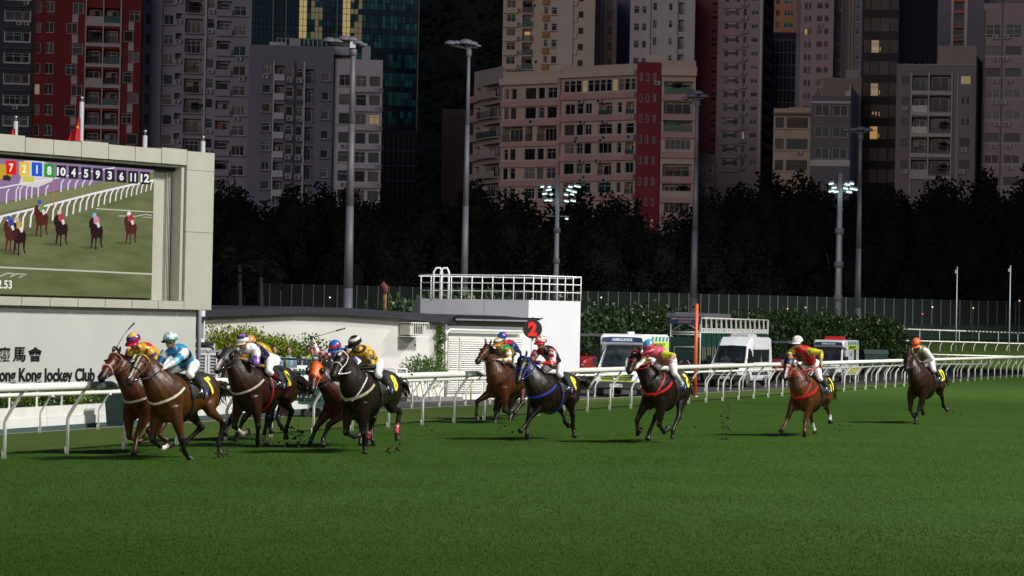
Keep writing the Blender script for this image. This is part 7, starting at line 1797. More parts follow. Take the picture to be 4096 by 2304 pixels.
# 9 pink block
PK = mat('pink_parapet', (.46, .28, .27), .85, var=.1, scale=.4, dirt=.35, dcol=(.22, .13, .13)); PB = 80.8
b = Blk('apartment_block', 'curved left wing of the pink block with planted balconies', 1892, 428, 2006, 417, 300, 870, (.38, .32, .30), yref=560)
for y in b.rows(340, 79, 870, 320):
    b.balcony(b.fx(1896), b.fx(1918), b.fz(y + 60), b.fz(y + 6), kind='solid', m=PK, proud=.6); b.balcony(b.fx(1924), b.fx(1998), b.fz(y + 56), b.fz(y), kind=br.choice(('rail', 'glass', 'solid')), proud=.8)
b.box('roof_terrace', b.fx(1915), b.fx(2000), 3, 8, b.zt, b.fz(285), SL); b.finish()
b = Blk('apartment_block', 'long pink and cream apartment block, left bay with dark wide openings', 2006, 416, 2236, 410, 308, 920, (.47, .38, .31), yref=600)
for i, y in enumerate((352, 430, 512, 595, 672, 752)):
    if i == 2: 
        for xa, xb in ((2008, 2090), (2100, 2128), (2148, 2225)): b.balcony(b.fx(xa), b.fx(xb), b.fz(y + 52), b.fz(y - 6), kind='rail', dep=1.8)
    else:
        for xa, xb in ((2014, 2032), (2040, 2062), (2098, 2140), (2150, 2175), (2186, 2224)): b.win(b.fx(xa), b.fx(xb), b.fz(y + 44), b.fz(y), style=br.choice((0, 2)), frame=br.choice(('white', 'dark')), ac=.2)
    b.strip('pink_band', 2006, 2236, y + 50 + (8 if i == 2 else 0), y + 74, PK, .45)
b.strip('cornice', 2004, 2238, 312, 338, mat('cream_cornice', (.50, .42, .33), .8), .8); b.finish()
b = Blk('apartment_block', 'long pink and cream apartment block, middle bay with ribbon window on its top floor', 2240, 409, 2541, 401, 286, 920, (.47, .375, .31), yref=600)
rib_y = 318
for k in range(12): b.win(b.fx(2250 + k * 24.2), b.fx(2250 + k * 24.2 + 22), b.fz(rib_y + 48), b.fz(rib_y), .15, style=2, frame='white', glass=GL[6] if k in (3, 8) else None)
for i, y in enumerate((412, 496, 572, 652, 730)):
    for xa, xb in ((2256, 2296), (2304, 2330), (2336, 2364), (2392, 2446), (2466, 2484), (2500, 2534)):
        if br.random() < .3 and xb - xa > 30: b.balcony(b.fx(xa), b.fx(xb), b.fz(y + 56), b.fz(y), kind=br.choice(('glass', 'rail')))
        else: b.win(b.fx(xa), b.fx(xb), b.fz(y + 42), b.fz(y), style=br.choice((0, 2, 3)), frame=br.choice(('white', 'white', 'dark')), ac=.25)
    b.strip('pink_band', 2240, 2541, y + 48, y + 72, PK, .5)
    for k in range(2): b.put('air_conditioner', acmesh(), b.fx(2320 + k * 90 + br.uniform(-20, 20)), -.3, b.fz(y - 8))
b.strip('pink_band', 2240, 2541, 374, 396, PK, .5); b.strip('cornice', 2236, 2543, 288, 308, MATS['cream_cornice'], .8); b.strip('pier', 2236, 2243, 310, 920, PK, .5); b.finish()
b = Blk('stair_tower', 'deep red windowed stair column dividing the pink block', 2545, 400, 2638, 399, 274, 925, (.19, .018, .030), yref=600, dirt=.2)
for y in b.rows(292, 83.4, 925, 285):
    for px in (2554, 2580, 2608): b.win(b.fx(px), b.fx(px + 11), b.fz(y + 32), b.fz(y), .12, style=1, frame='steel')
b.put('air_conditioner', acmesh(), b.fx(2624), -.35, b.fz(333)); b.finish()
b = Blk('apartment_block', 'right bay of the pink block with green draped balcony', 2642, 399, 2778, 396, 268, 940, (.47, .38, .32), yref=600, depth=5)
for i, y in enumerate((326, 406, 476, 556, 656, 736, 806, 876)):
    kd = ('glass', 'rail', 'glass', 'win', 'rail', 'solid', 'win', 'win')[i]
    if kd == 'win': b.win(b.fx(2660), b.fx(2762), b.fz(y + 44), b.fz(y), style=0, glass=GL[4] if i == 6 else None)
    else: b.balcony(b.fx(2652), b.fx(2768), b.fz(y + 52), b.fz(y), kind=kd)
    b.strip('pink_band', 2642, 2780, y + 52, y + 76, PK, .5)
b.box('green_screen', b.fx(2662), b.fx(2712), .25, .3, b.fz(520), b.fz(476), mat('green_cloth', (.01, .12, .035), .7)); b.strip('cornice', 2640, 2782, 270, 304, MATS['cream_cornice'], .9)
b.box('roof_hut', b.fx(2575), b.fx(2660), 2, 7, b.zt - 2, b.fz(215), MATS['cream_cornice']); b.finish()
b = Blk('apartment_block', 'low dim block tucked right of the pink block among trees', 2782, 412, 2862, 416, 640, 960, (.16, .12, .10)); b.col(2790, 2812, 660, 70, 34, 900); b.col(2824, 2850, 660, 70, 34, 900); b.finish()
# 10
b = Blk('apartment_tower', 'mauve tower with repeating pale window bands and a bright vertical pipe', 2866, 466, 3048, 469, -60, 800, (.31, .24, .255)); P_ = 54.6; 
for y in b.rows(93, P_, 690):
    b.win(b.fx(2893), b.fx(2912), b.fz(y + 26), b.fz(y)); b.win(b.fx(2938), b.fx(2956), b.fz(y + 26), b.fz(y)); b.box('ac_shelf', b.fx(2909), b.fx(2940), -.5, 0, b.fz(y + 14), b.fz(y + 8), FRAMES['dark']); b.box('ac_shelf', b.fx(2910), b.fx(2939), -.45, 0, b.fz(y + 6), b.fz(y - 2), M_ac)
    b.box('sill_band', b.fx(2884), b.fx(2962), -.35, 0, b.fz(y + 50), b.fz(y + 31), b.wm); b.win(b.fx(2969), b.fx(2981), b.fz(y + 26), b.fz(y - 4), frame='dark'); b.put('air_conditioner', acmesh(), b.fx(2974), -.4, b.fz(y + 34))
    b.win(b.fx(3001), b.fx(3030), b.fz(y + 22), b.fz(y + 2), frame='white')
b.strip('bright_pipe', 3036, 3044, -40, 800, mat('pipe_pale', (.45, .40, .42), .6), .5); b.finish()
b = Blk('apartment_tower', 'dark shaded balcony flank of the mauve tower', 3049, 470, 3090, 484, -60, 800, (.045, .045, .07), depth=.8); b.col(3053, 3084, 10, 54.6, 38, 720, 'bal', kind='rail', clutter=False); b.finish()  # the dark tone is set in the wall colour
b = Blk('apartment_tower', 'warm orange tower top lit by evening light behind the netted building', 3080, 540, 3186, 541, -60, 300, (.42, .20, .10)); b.col(3102, 3118, 40, 47, 24, 150, frame='dark'); b.col(3134, 3174, 40, 47, 24, 150); b.finish()  # the orange is set in the wall colour
b = Blk('netted_building', 'dusky building wrapped in grey construction netting', 3076, 500, 3184, 501, 150, 640, (.06, .05, .07))
for k in range(7): b.strip('scaffold_pole', 3082 + k * 16, 3083.5 + k * 16, 152, 640, FRAMES['steel'], .6)
for k in range(9): b.strip('scaffold_rail', 3078, 3182, 160 + k * 50, 162 + k * 50, FRAMES['steel'], .55)
b.box('net', .1, b.W - .1, -.5, -.48, 0.2, b.zt, mat('net', (.09, .075, .10), .9, alpha=.55, var=.4, scale=.4)); b.finish()
# 12
b = Blk('apartment_tower', 'dusty pink tower with paired tiny square windows', 3184, 472, 3332, 475, -60, 560, (.34, .265, .27)); P_ = 51.3
b.col(3216, 3227, 64, P_, 24, 425, frame='dark', style=1); b.col(3232, 3242, 64, P_, 24, 425, frame='dark', style=1); b.col(3264, 3288, 62, P_, 25, 425, frame='steel', ac=.3); b.col(3294, 3313, 62, P_, 25, 425, frame='steel'); b.strip('edge_pier', 3184, 3196, -40, 560, mat('pier_blue', (.17, .18, .22), .8), .3); b.finish()
b = Blk('apartment_tower', 'pale lilac tower with beige vertical strips, right of the dusty pink one', 3333, 480, 3446, 483, -60, 560, (.19, .18, .22)); b.col(3345, 3358, 60, 51, 22, 400, frame='dark', ac=.4); b.col(3420, 3438, 60, 51, 26, 400)
for px in (3362, 3392, 3404): b.strip('beige_strip', px, px + 7, -40, 560, mat('beige_strip', (.30, .24, .18), .8), .4)
b.finish()
# 13
b = Blk('apartment_block', 'low cream block with three floors of dark windows above the trees', 3092, 418, 3240, 421, 458, 760, (.42, .34, .26))
for y, fr_ in ((470, 'dark'), (555, 'dark'), (640, 'dark')):
    b.win(b.fx(3100), b.fx(3134), b.fz(y + 42), b.fz(y), frame=fr_, style=2); b.win(b.fx(3145), b.fx(3230), b.fz(y + 42), b.fz(y), frame=fr_, style=2, ac=.9); b.strip('ledge', 3090, 3242, y + 44, y + 48, b.wm, .35)
b.box('roof_hut', b.fx(3152), b.fx(3245), 2, 7, b.zt - 1, b.fz(425), b.wm); b.strip('eaves', 3088, 3246, 452, 460, FRAMES['dark'], .9); b.finish()
b = Blk('apartment_block', 'white and grey low block with big glazed panels beside the cream block', 3242, 414, 3400, 416, 408, 760, (.13, .125, .14)); WF = mat('white_frame_wall', (.45, .42, .45), .8, dirt=.4, dcol=(.2, .18, .18), scale=.5)
for y in (420, 505, 592):
    b.win(b.fx(3258), b.fx(3316), b.fz(y + 44), b.fz(y), frame='white', style=1, glass=GL[1] if y == 592 else None); b.win(b.fx(3328), b.fx(3390), b.fz(y + 44), b.fz(y), frame='white', style=1, glass=GL[1] if y == 592 else None)
b.strip('white_band', 3242, 3400, 640, 665, WF, .3); b.strip('white_band', 3242, 3400, 405, 414, WF, .3); b.finish()
b = Blk('apartment_block', 'white rendered flank wall at the right of the grey low block', 3400, 416, 3440, 440, 392, 760, (.45, .42, .46), dirt=.5, depth=.8); b.finish()
b = Blk('roof_house', 'beige rooftop structure behind the white and grey low block', 3290, 432, 3444, 433, 335, 600, (.22, .175, .14)); b.win(b.fx(3400), b.fx(3418), b.fz(395), b.fz(380), frame='dark'); b.box('water_tank', b.fx(3380), b.fx(3430), 0.5, 3, b.zt, b.fz(278), mat('tank_grey', (.25, .23, .23), .8)); b.finish()
# 14
b = Blk('apartment_tower', 'dark bronze glazed tower with warm lamps glowing inside', 3444, 448, 3592, 450, -60, 830, (.030, .024, .026), frame='bronze'); P_ = 86.4
for i, y in enumerate(b.rows(72, P_, 760)):
    lit = {2: 6, 4: 6, 5: 5, 6: 5}.get(i)
    b.win(b.fx(3452), b.fx(3476), b.fz(y + 52), b.fz(y), .1, style=3, glass=GL[4]); b.win(b.fx(3480), b.fx(3514), b.fz(y + 54), b.fz(y), .1, style=3, glass=GL[lit] if lit and i % 2 == 0 else GL[0]); b.win(b.fx(3516), b.fx(3552), b.fz(y + 54), b.fz(y), .1, style=3, glass=GL[1] if i % 2 else GL[0]); b.win(b.fx(3556), b.fx(3588), b.fz(y + 52), b.fz(y), .1, style=3, glass=GL[0])
    if lit:
        for k in range(3): b.box('indoor_lamp', b.fx(3490 + k * 12), b.fx(3490 + k * 12 + 5), .02, .06, b.fz(y + 40 + k * 3), b.fz(y + 30), GL[5])
b.finish()
b = Blk('apartment_tower', 'blank charcoal side wall of the dark bronze tower', 3592, 450, 3745, 462, -60, 830, (.040, .034, .038), dirt=.1, depth=.8)
for k in range(4): b.strip('seam', 3620 + k * 30, 3621 + k * 30, -40, 500, FRAMES['dark'], .03)
b.finish()
# 15
b = Blk('apartment_block', 'mauve mid-height block with deep stacked balconies near the right edge', 3582, 424, 3900, 427, 282, 830, (.19, .16, .18)); WH = mat('off_white_band', (.38, .34, .35), .8, dirt=.3, dcol=(.15, .13, .13), scale=.5)
for i, y in enumerate((302, 386, 470, 552, 640)):
    b.win(b.fx(3604), b.fx(3634), b.fz(y + 36), b.fz(y + 4), frame='dark', ac=.8); b.balcony(b.fx(3644), b.fx(3708), b.fz(y + 62), b.fz(y), kind=('rail', 'glass', 'glass', 'rail', 'solid')[i], m=WH, dep=1.6); b.balcony(b.fx(3716), b.fx(3800), b.fz(y + 60), b.fz(y - 2), kind='rail', m=WH, dep=1.6, proud=.4)
    b.strip('balcony_band', 3640, 3806, y + 62, y + 78, WH, .5); b.win(b.fx(3838), b.fx(3880), b.fz(y + 34), b.fz(y), frame=('steel', 'white', 'white', 'dark', 'dark')[i], ac=.6)
for xa in (3640, 3710, 3802): b.strip('pier', xa, xa + 5, 290, 830, WH, .45)
b.strip('drainpipe', 3826, 3829, 290, 830, MW, .2)
b.box('roof_house', b.fx(3745), b.fx(3900), 2.5, 8, b.zt - 1, b.fz(175), mat('roof_beige', (.26, .22, .18), .8, dirt=.3, dcol=(.14, .12, .1)))
for k in range(12): b.box('roof_post', b.fx(3590 + k * 26), b.fx(3592 + k * 26), .3, .4, b.zt, b.fz(252), MW)
b.box('roof_glass', b.fx(3590), b.fx(3900), .32, .36, b.zt, b.fz(256), mat('balcony_glass', (.03, .09, .085))); b.finish()
b = Blk('apartment_block', 'pale narrow end wall between the mauve block and the pinkish right block', 3902, 426, 3926, 438, 262, 830, (.30, .27, .27), depth=.8); b.finish()
b = Blk('apartment_tower', 'distant grey tower with orange trimmed balconies, upper right', 3745, 500, 3935, 504, -60, 420, (.17, .155, .18)); OR_ = mat('orange_trim', (.42, .10, .03), .7)
b.col(3768, 3784, 12, 78, 38, 230, frame='dark'); b.col(3816, 3852, 6, 48, 34, 200, frame='dark')
for y in (0, 46, 104, 156): b.strip('orange_trim', 3814, 3854, y, y + 9, OR_, .5)
b.strip('white_pier', 3803, 3812, -40, 420, MW, .4); b.strip('white_pier', 3856, 3868, -40, 420, MW, .4); b.finish()
b = Blk('apartment_tower', 'far lilac tower behind the roof at the upper right corner', 3925, 512, 4140, 515, -60, 420, (.19, .18, .22)); b.col(3945, 3990, 22, 60, 18, 60, frame='dark'); b.col(4054, 4072, 8, 60, 22, 60, frame='dark'); b.finish()
b = Blk('apartment_block', 'pinkish block with wide windows at the right edge of the photo', 3928, 428, 4150, 432, 36, 830, (.31, .25, .255)); P_ = 87
for i, y in enumerate(b.rows(98, P_, 800, 40)):
    h = 52 if i == 0 else 34; fr_ = 'white' if i in (0, 3, 4, 6) else 'dark'
    for xa, xb in ((3940, 3998), (4018, 4082), (4100, 4150)): b.win(b.fx(xa), b.fx(xb), b.fz(y + h), b.fz(y), frame=fr_, style=1 + 2 * (i == 0), glass=GL[2] if i in (3, 4) else None)
    b.strip('pale_band', 3928, 4150, y + 40, y + 42, MW, .1)
    for px in (3985, 4030): b.put('air_conditioner', acmesh(), b.fx(px + br.uniform(-15, 15)), -.3, b.fz(y + 52))
b.strip('recess_pipe', 4001, 4007, -40, 830, mat('pier_dark', (.12, .10, .12), .8), .1); b.strip('recess_pipe', 3928, 3937, 40, 830, mat('pier_dark', (.12, .10, .12)), .1); b.finish()

# ================================================================== wooded hill behind everything
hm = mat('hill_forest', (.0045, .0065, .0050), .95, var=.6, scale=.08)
def hz(x, y): return -1 + 190 * sstep(520, 900, y + 25 * noise.noise(Vector((x * .01, y * .01, 0)))) + 5 * noise.noise(Vector((x * .04, y * .04, 3)))
mb = MB(); nx, ny = 90, 30; vs = []
for j in range(ny + 1):
    for i in range(nx + 1):
        x = -420 + 840 * i / nx; y = 515 + 420 * j / ny; vs.append((x, y, hz(x, y)))
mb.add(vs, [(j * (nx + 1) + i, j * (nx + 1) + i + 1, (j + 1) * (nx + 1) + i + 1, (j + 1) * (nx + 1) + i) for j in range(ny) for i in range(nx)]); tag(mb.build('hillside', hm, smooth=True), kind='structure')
mb = MB(); r2 = random.Random(77)
for k in range(16000):
    x = r2.uniform(-230, 230); y = r2.uniform(530, 760); 
    if not (-60 < x < 15) and r2.random() < .7: continue
    c_ = Vector((x, y, hz(x, y) + r2.uniform(0, 3.5)))
    for q in range(3):
        d = Vector((r2.gauss(0, 1), r2.gauss(0, 1), r2.gauss(0, 1))).normalized() * 1.3; e = d.orthogonal().normalized() * .8; o_ = c_ + Vector((r2.gauss(0, 1), r2.gauss(0, 1), r2.gauss(0, .8))); mb.add([o_ - d, o_ + e, o_ + d, o_ - e], [(0, 1, 2, 3)])
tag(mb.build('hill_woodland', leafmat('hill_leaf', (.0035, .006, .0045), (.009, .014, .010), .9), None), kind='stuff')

# ================================================================== park trees in front of the town
def crown(seed, n=9500, leaf=.46, shape=(1, 1, 1)):
    r3 = random.Random(seed); L_ = []
    for i in range(26):
        a_ = r3.uniform(0, 6.28); rr = math.sqrt(r3.random()) * .78; z = r3.uniform(.12, .86); rr *= math.sqrt(max(.1, 1 - ((z - .42) / .62) ** 2)); L_.append((Vector((rr * math.cos(a_), rr * math.sin(a_), z)), r3.uniform(.16, .30)))
    mb = MB()
    for i in range(n):
        c_, r_ = r3.choice(L_); d = Vector((r3.gauss(0, 1), r3.gauss(0, 1), r3.gauss(.2, 1))).normalized(); q = c_ + d * r_ * r3.uniform(.6, 1.06)
        p = Vector((q.x * 7, q.y * 7, q.z * 16)); d2 = Vector((r3.gauss(0, 1), r3.gauss(0, 1), r3.gauss(0, .7))).normalized() * leaf * r3.uniform(.6, 1.3); e = d2.cross(Vector((r3.gauss(0, 1), r3.gauss(0, 1), 1))).normalized() * leaf * .45
        mb.add([p - d2 * .5, p + e, p + d2 * .5, p - e], [(0, 1, 2, 3)])
    core = [(Vector((c_.x * 7, c_.y * 7, c_.z * 16)), r_) for c_, r_ in L_]
    for c_, r_ in core: mb.sphere(c_, (r_ * 5.2, r_ * 5.2, r_ * 12 * .62), 7, 5)
    return mb.mesh('crown', M_tree), core
CR_ = [crown(s) for s in (1, 2, 3)]
def trunkmesh(core, seed):
    r3 = random.Random(seed); mb = MB(); mb.tube([(0, 0, -3), (.1, 0, 1), (.2, .1, 5), (0, .3, 9)], [.55, .42, .32, .14], 8)
    for c_, r_ in core[:9]: mb.tube([(.15, .05, 3 + r3.random() * 3), Vector((c_.x * .5, c_.y * .5, c_.z * .7 + 1)), c_], [.2, .13, .04], 5)
    return mb.mesh('trunk', mat('trunk_bark', (.035, .03, .026), .9), True)
TK = [trunkmesh(CR_[i][1], i) for i in range(3)]
tr_ = random.Random(12)
TREES = [(880, 745, 340, 1.2, 'leftmost park tree, half hidden by the video screen frame'), (985, 722, 352, 1.1, 'dark park tree left of the first tall pole, rising over a lower balcony'), (1120, 752, 345, 1.2, 'broad dark tree under the grey mid block'), (1235, 735, 355, 1.1, 'dark tree directly left of the first tall pole'),
 (1345, 760, 348, 1.0, 'dark tree just behind the first tall pole'), (1460, 800, 342, 1.1, 'lower rounded tree under the white rounded block'), (1590, 770, 356, 1.2, 'dark tree below the glass tower podium'), (1720, 740, 350, 1.2, 'dark tree left of the second tall pole'), (1850, 755, 346, 1.1, 'dark tree at the second tall pole'),
 (1975, 738, 352, 1.15, 'dark tree under the curved pink wing'), (2105, 765, 343, 1.15, 'dark tree left of the lit floodlight mast'), (2260, 752, 350, 1.2, 'dark tree right behind the lit middle floodlight mast'), (2390, 770, 345, 1.15, 'dark tree right of the lit middle mast'), (2500, 822, 340, 1.1, 'lower dark tree beneath the deep red stair column'),
 (2610, 905, 350, 1.0, 'lowest tree in the dip below the pink block'), (2700, 915, 338, 1.1, 'small dark tree in the dip left of the third pole'), (2800, 790, 348, 1.15, 'dark tree right of the third tall pole'), (2905, 742, 344, 1.2, 'tall dark tree under the mauve tower'), (3020, 705, 352, 1.2, 'tallest middle tree under the netted building'),
 (3140, 690, 346, 1.2, 'dark tree below the low cream block'), (3250, 700, 352, 1.1, 'dark tree left of the right lit mast'), (3360, 745, 342, 1.1, 'dark tree behind the right lit mast'), (3470, 770, 350, 1.1, 'dark tree right of the fourth tall pole'), (3570, 745, 345, 1.1, 'dark tree under the dark bronze tower'),
 (3680, 715, 352, 1.2, 'dark tree under the mauve balcony block'), (3800, 728, 346, 1.1, 'dark tree right of the mauve balcony block foot'), (3920, 690, 350, 1.2, 'second tree from the right edge of the photo'), (4050, 665, 345, 1.3, 'rightmost dark tree at the photo edge')]
TREES += [(960, 900, 322, .9, 'lower front tree by the frame of the video screen'), (1500, 935, 324, 1.0, 'low front tree between the first two poles'), (2320, 930, 322, 1.0, 'low front tree behind the middle of the lookout railing'), (2950, 960, 330, 1.0, 'low front tree above the long starting gate'), (3650, 950, 332, 1.1, 'low front tree left of the thin white masts'), (3980, 930, 334, 1.1, 'low front tree right of the thin white masts')]
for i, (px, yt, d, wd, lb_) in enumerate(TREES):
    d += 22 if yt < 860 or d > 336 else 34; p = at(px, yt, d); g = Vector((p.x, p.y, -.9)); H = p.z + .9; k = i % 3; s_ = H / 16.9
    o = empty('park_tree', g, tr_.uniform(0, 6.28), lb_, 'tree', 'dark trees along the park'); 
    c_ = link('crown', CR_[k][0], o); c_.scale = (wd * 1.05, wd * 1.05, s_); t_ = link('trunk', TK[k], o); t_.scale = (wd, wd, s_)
# dark fan palms at the left behind the roof
for px, yt, d, lb_ in ((960, 985, 200, 'dark fan palm close to the right edge of the video screen'), (1045, 1045, 196, 'second shorter dark palm, behind the left end of the roof')):
    p = at(px, yt, d); o = empty('palm_tree', Vector((p.x, p.y, -.9)), 0, lb_, 'palm'); H = p.z + .9; mb = MB(); mb.tube([(0, 0, 0), (.1, 0, H * .5), (0, 0, H * .85)], [.2, .15, .12], 8); mb.build('trunk', MATS['trunk_bark'], o, True); r3 = random.Random(px); fm = []
    for k in range(22):
        a_ = k * 2.4; el = r3.uniform(-.5, 1.2); d_ = Vector((math.cos(a_) * math.cos(el), math.sin(a_) * math.cos(el), math.sin(el))); mb = MB()
        for j in range(9):
            q = d_ * 1.0; sd = d_.cross(ZV).normalized() * ((j - 4) * .22); tip = d_ * 2.0 + sd - ZV * (.4 + .1 * abs(j - 4)); w_ = sd.normalized() * .03 if j != 4 else Vector((.03, 0, 0)); mb.add([q * .2, q * 1.1 + sd * .5 + ZV * .06, tip, q * 1.1 + sd * .5 - ZV * .02], [(0, 1, 2, 3)])
        f_ = mb.build('frond', M_tree, o); f_.location = (0, 0, H * .85)

# ================================================================== tall green net fence
FA, FB = at(1035, 1132, 316), at(4180, 1174, 346); fd = (FB - FA); fl_ = Vector((fd.x, fd.y, 0)).length; fu = Vector((fd.x, fd.y, 0)).normalized(); fz0 = FA.z
nf = empty('net_fence', Vector((FA.x, FA.y, -.6)), math.atan2(fu.y, fu.x), 'long tall green net fence with pale posts along the park', 'fence'); HF = fz0 + .6
M_fp = mat('fence_post', (.055, .080, .055), .6); M_net = mat('fence_net', (.003, .011, .009), .8, alpha=.5)
mb = MB(); mb.box((0, 0, HF / 2), (.13, .13, HF)); pm_ = mb.mesh('post', M_fp); pitch = 1.25; n = int(fl_ / pitch)
mb = MB(); mb.box((pitch / 2, .05, HF * .5), (pitch - .02, .02, HF - .1)); nm_ = mb.mesh('net_panel', M_net)
for k in range(n + 1):
    if k % 9 != 4 or True: link('post', pm_, nf, (k * pitch + (.25 if k % 7 == 0 else 0), 0, 0))
    if k < n: link('net_panel', nm_, nf, (k * pitch, 0, 0))
for z in (.33, .66, .99): mb = MB(); mb.box((fl_ / 2, .09, HF * z), (fl_, .04, .06)); mb.build('net_rail', MATS['cart_green'], nf)
# small lights and dark sheds seen through the net
for px, py, c_, lb_ in ((2405, 1190, (1, .9, .7), 'tiny pale lamp behind the net'), (3222, 1230, (1, .55, .3), 'tiny orange lamp behind the net right of the white minibus'), (3730, 1228, (1, .9, .7), 'tiny white lamp behind the net above the last horse'), (3893, 1232, (1, .7, .35), 'tiny yellow lamp behind the net, between thin masts'), (4078, 1203, (1, .55, .3), 'tiny orange lamp behind the net at right edge'), (1320, 1190, (1, .95, .85), 'tiny white lamp left of the rusty pipe'), (3150, 1235, (1, .5, .2), 'small red lamp behind the hedge clump'), (3690, 1255, (1, .12, .3), 'small pink lit sign behind the net')):
    p = at(px, py, 312 if px > 1500 else 300); o = empty('lamp', p, 0, lb_, 'lamp'); mb = MB(); mb.sphere((0, 0, 0), .08, 8, 6); mb.build('bulb', glow('bulb_%d' % px, c_, 1.6), o); mb = MB(); mb.tube([(0, .05, -5), (0, .05, .1)], .03, 5); mb.build('stem', FRAMES['dark'], o)
# rusty vent pipe on the roof
p = at(1538, 1225, 112); o = empty('vent_pipe', p, 0, 'rusty yellow vent pipe standing behind the white building roof', 'pipe'); rs_ = mat('rusty_paint', (.16, .085, .03), .8, var=.5, scale=6); mb = MB(); mb.tube([(0, 0, -.3), (0, 0, .55)], .085, 10); mb.build('pipe', rs_, o, True); mb = MB(); mb.tube([(0, 0, .5), (0, 0, .75), (-.14, 0, .88)], [.11, .13, .13], 10); mb.build('cowl', mat('rust_red', (.12, .025, .02), .8), o, True)
mb = MB(); mb.tube([(0, 0, -.35), (0, 0, -.25)], .2, 12); mb.build('base', M_steel, o)
# ================================================================== tall poles with floodlight heads
M_mast = mat('mast_grey', (.22, .22, .25), .55, metal=.2, var=.15, scale=.8, dirt=.25, dcol=(.14, .11, .10)); M_head = mat('lamp_housing', (.20, .20, .23), .5)
def dome(o, c_, r_, rz=0):
    mb = MB(); c_ = Vector(c_); rings = []
    for j in range(6):
        th = R(90) * j / 5; rings.append([c_ + Vector((r_ * math.sin(th) * math.cos(2 * math.pi * k / 14) * 1.15, r_ * math.sin(th) * math.sin(2 * math.pi * k / 14), r_ * .62 * math.cos(th))) for k in range(14)])
    rings.append([c_ + Vector((r_ * .95 * math.cos(2 * math.pi * k / 14) * 1.15, r_ * .95 * math.sin(2 * math.pi * k / 14), -r_ * .16)) for k in range(14)]); mb.loft(rings); h_ = mb.build('lamp_head', M_head, o, True)
    mb = MB(); mb.tube([c_ + Vector((0, 0, -r_ * .17)), c_ + Vector((0, 0, -r_ * .2))], r_ * .7, 12); mb.build('lens', M_black, h_)
def mast(px, yb, pxt, yt, d, wb, wt, label, heads, box=False):
    B_, T_ = at(px, yb, d), at(pxt, yt, d); H = T_.z + .8; s_ = d / FPX; o = empty('light_mast', Vector((T_.x, T_.y, -.8)), 0, label, 'light mast'); 
    zb = B_.z + .8; k_ = (wb - wt) / 2 * s_ / (H - zb); r0 = wb / 2 * s_ + k_ * zb
    for i in range(4):
        za, zc = H * i / 4, H * (i + 1) / 4; f = lambda z: r0 + (wt / 2 * s_ - r0) * z / H
        mb = MB(); mb.tube([(0, 0, za), (0, 0, zc - .01), ], [f(za), f(zc)], 14); mb.build('shaft_section', M_mast, o, True)
    mb = MB(); mb.tube([(0, 0, H - .9), (0, 0, H - .4)], wt * .95 * s_, 12); mb.build('collar', M_head, o, True)
    for hx, hy, hr in heads:
        c_ = Vector((hx * s_, -.3, H + hy * s_)); dome(o, c_, hr * s_); mb = MB(); mb.tube([(0, 0, H - .3), (c_.x * .6, -.1, H - .2), (c_.x, -.2, c_.z - .1)], .07, 6); mb.build('bracket_arm', M_head, o, True)
    if box: mb = MB(); mb.box((0, -.35, H - .2), (22 * s_, .3, 28 * s_)); mb.build('control_box', M_vwhite, o)
    return o
mast(1393, 1225, 1413, 168, 190, 39, 17, 'first and thickest tall unlit light pole, left of centre', [(-95, 0, 26), (-62, -2, 24), (-35, 8, 26), (-8, 6, 25), (18, -6, 20), (42, -14, 15)], True)
mast(1857, 1105, 1876, 178, 215, 29, 12, 'second tall unlit pole with brown stained base, behind the lookout block', [(-74, 0, 22), (-48, 2, 18), (-12, 4, 27), (14, 0, 20), (36, -8, 12)])
mast(2772, 1250, 2790, 385, 250, 30, 13, 'third tall unlit pole, above the orange post', [(-50, -12, 14), (-22, -2, 20), (0, 10, 22), (26, -2, 18)])
mast(3427, 1265, 3443, 520, 262, 26, 12, 'fourth tall unlit pole, right of the right lit mast', [(-58, -4, 16), (-30, -2, 16), (0, 2, 20), (28, -2, 18)])
M_lit = glow('floodlamp_glass', (.60, .92, .86), 2.2)
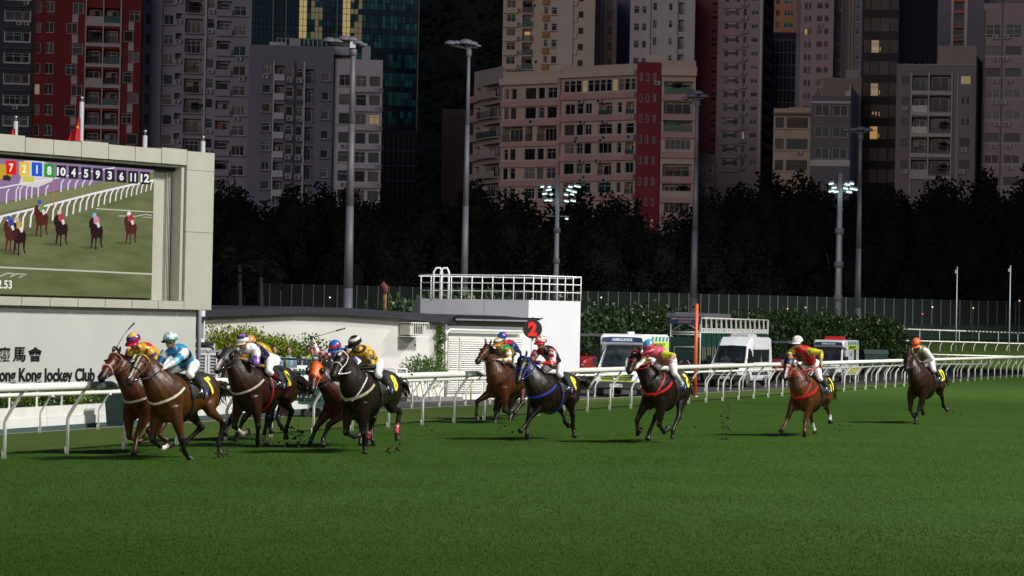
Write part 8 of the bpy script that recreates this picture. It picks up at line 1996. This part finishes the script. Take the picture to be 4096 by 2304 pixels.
def litmast(px, yb, pxt, yt, d, w, label, lamps, cross):
    B_, T_ = at(px, yb, d), at(pxt, yt, d); s_ = d / FPX; o = empty('floodlight_mast', Vector((T_.x, T_.y, -.8)), 0, label, 'floodlight'); H = T_.z + .8
    mb = MB(); mb.tube([(0, 0, 0), (0, 0, H * .55), (0, 0, H)], [w * .62 * s_, w * .5 * s_, w * .34 * s_], 12); mb.build('pole', mat('mast_pale', (.38, .38, .42), .5, metal=.2), o, True)
    for z in cross: mb = MB(); mb.box((0, 0, H - z * s_), (95 * s_, .12, .12)); mb.build('cross_arm', M_head, o)
    for k in range(3): mb = MB(); mb.tube([(0, 0, H * (.35 + .17 * k)), (0, 0, H * (.35 + .17 * k) + .5)], w * .72 * s_, 12); mb.build('pole_band', M_head, o, True)
    for x, z, L_ in lamps:
        c_ = Vector((x * s_, -.25, H - z * s_)); sg = -1 if x < 0 else 1; rot = Matrix.Rotation(sg * R(10), 3, 'Y')
        mb = MB(); mb.box(c_ + Vector((0, .1, .10)), (L_ * s_, .5, .14), rot); mb.box(c_ + Vector((0, .3, .0)), (L_ * .5 * s_, .2, .3), rot); h_ = mb.build('lamp_housing', M_head, o)
        mb = MB(); mb.box(c_ + Vector((0, -.1, -.06)), (L_ * .86 * s_, .36, .10), rot); mb.build('lamp_glass', M_lit, h_)
    return o
litmast(2226, 1250, 2232, 705, 285, 20, 'lit middle floodlight mast with tiers of white lamps before the pink block', [(-62, 42, 16), (-34, 42, 14), (-36, 54, 26), (-52, 70, 22), (-26, 72, 12), (-44, 96, 18), (-28, 96, 16), (50, 40, 20), (78, 38, 30), (44, 54, 24), (66, 60, 22), (34, 72, 18), (58, 70, 16), (36, 98, 20), (62, 96, 24), (38, 168, 14)], (46, 72, 98, 160))
litmast(3355, 1250, 3362, 692, 240, 26, 'lit right floodlight mast with bright white lamps above the last horses', [(-38, 42, 20), (-26, 58, 22), (-36, 72, 26), (-18, 74, 20), (26, 44, 22), (44, 40, 18), (34, 74, 24), (52, 62, 34), (20, 60, 20)], (46, 72))
floodlight((100, 236, 48), (48, 292, 0), 520000, size=3, cone=50)  # added off-frame lamp to brighten the inner lawn; belongs to neither lit mast
# two thin white masts at the right
for px, yb, pxt, yt, d, lb_ in ((3828, 1330, 3829, 1068, 300, 'thin white mast with small top fitting, left of the two at far right'), (4038, 1380, 4042, 1062, 300, 'thin white mast nearest the right photo edge')):
    T_ = at(pxt, yt, d); o = empty('thin_mast', Vector((T_.x, T_.y, 0)), 0, lb_, 'mast'); mb = MB(); mb.tube([(0, 0, -.5), (0, 0, T_.z)], .06, 8); mb.build('pole', mat('mast_pale', (.38, .38, .42)), o, True); mb = MB(); mb.box((-.12, 0, T_.z - .5), (.22, .15, .35)); mb.build('fitting', M_head, o)
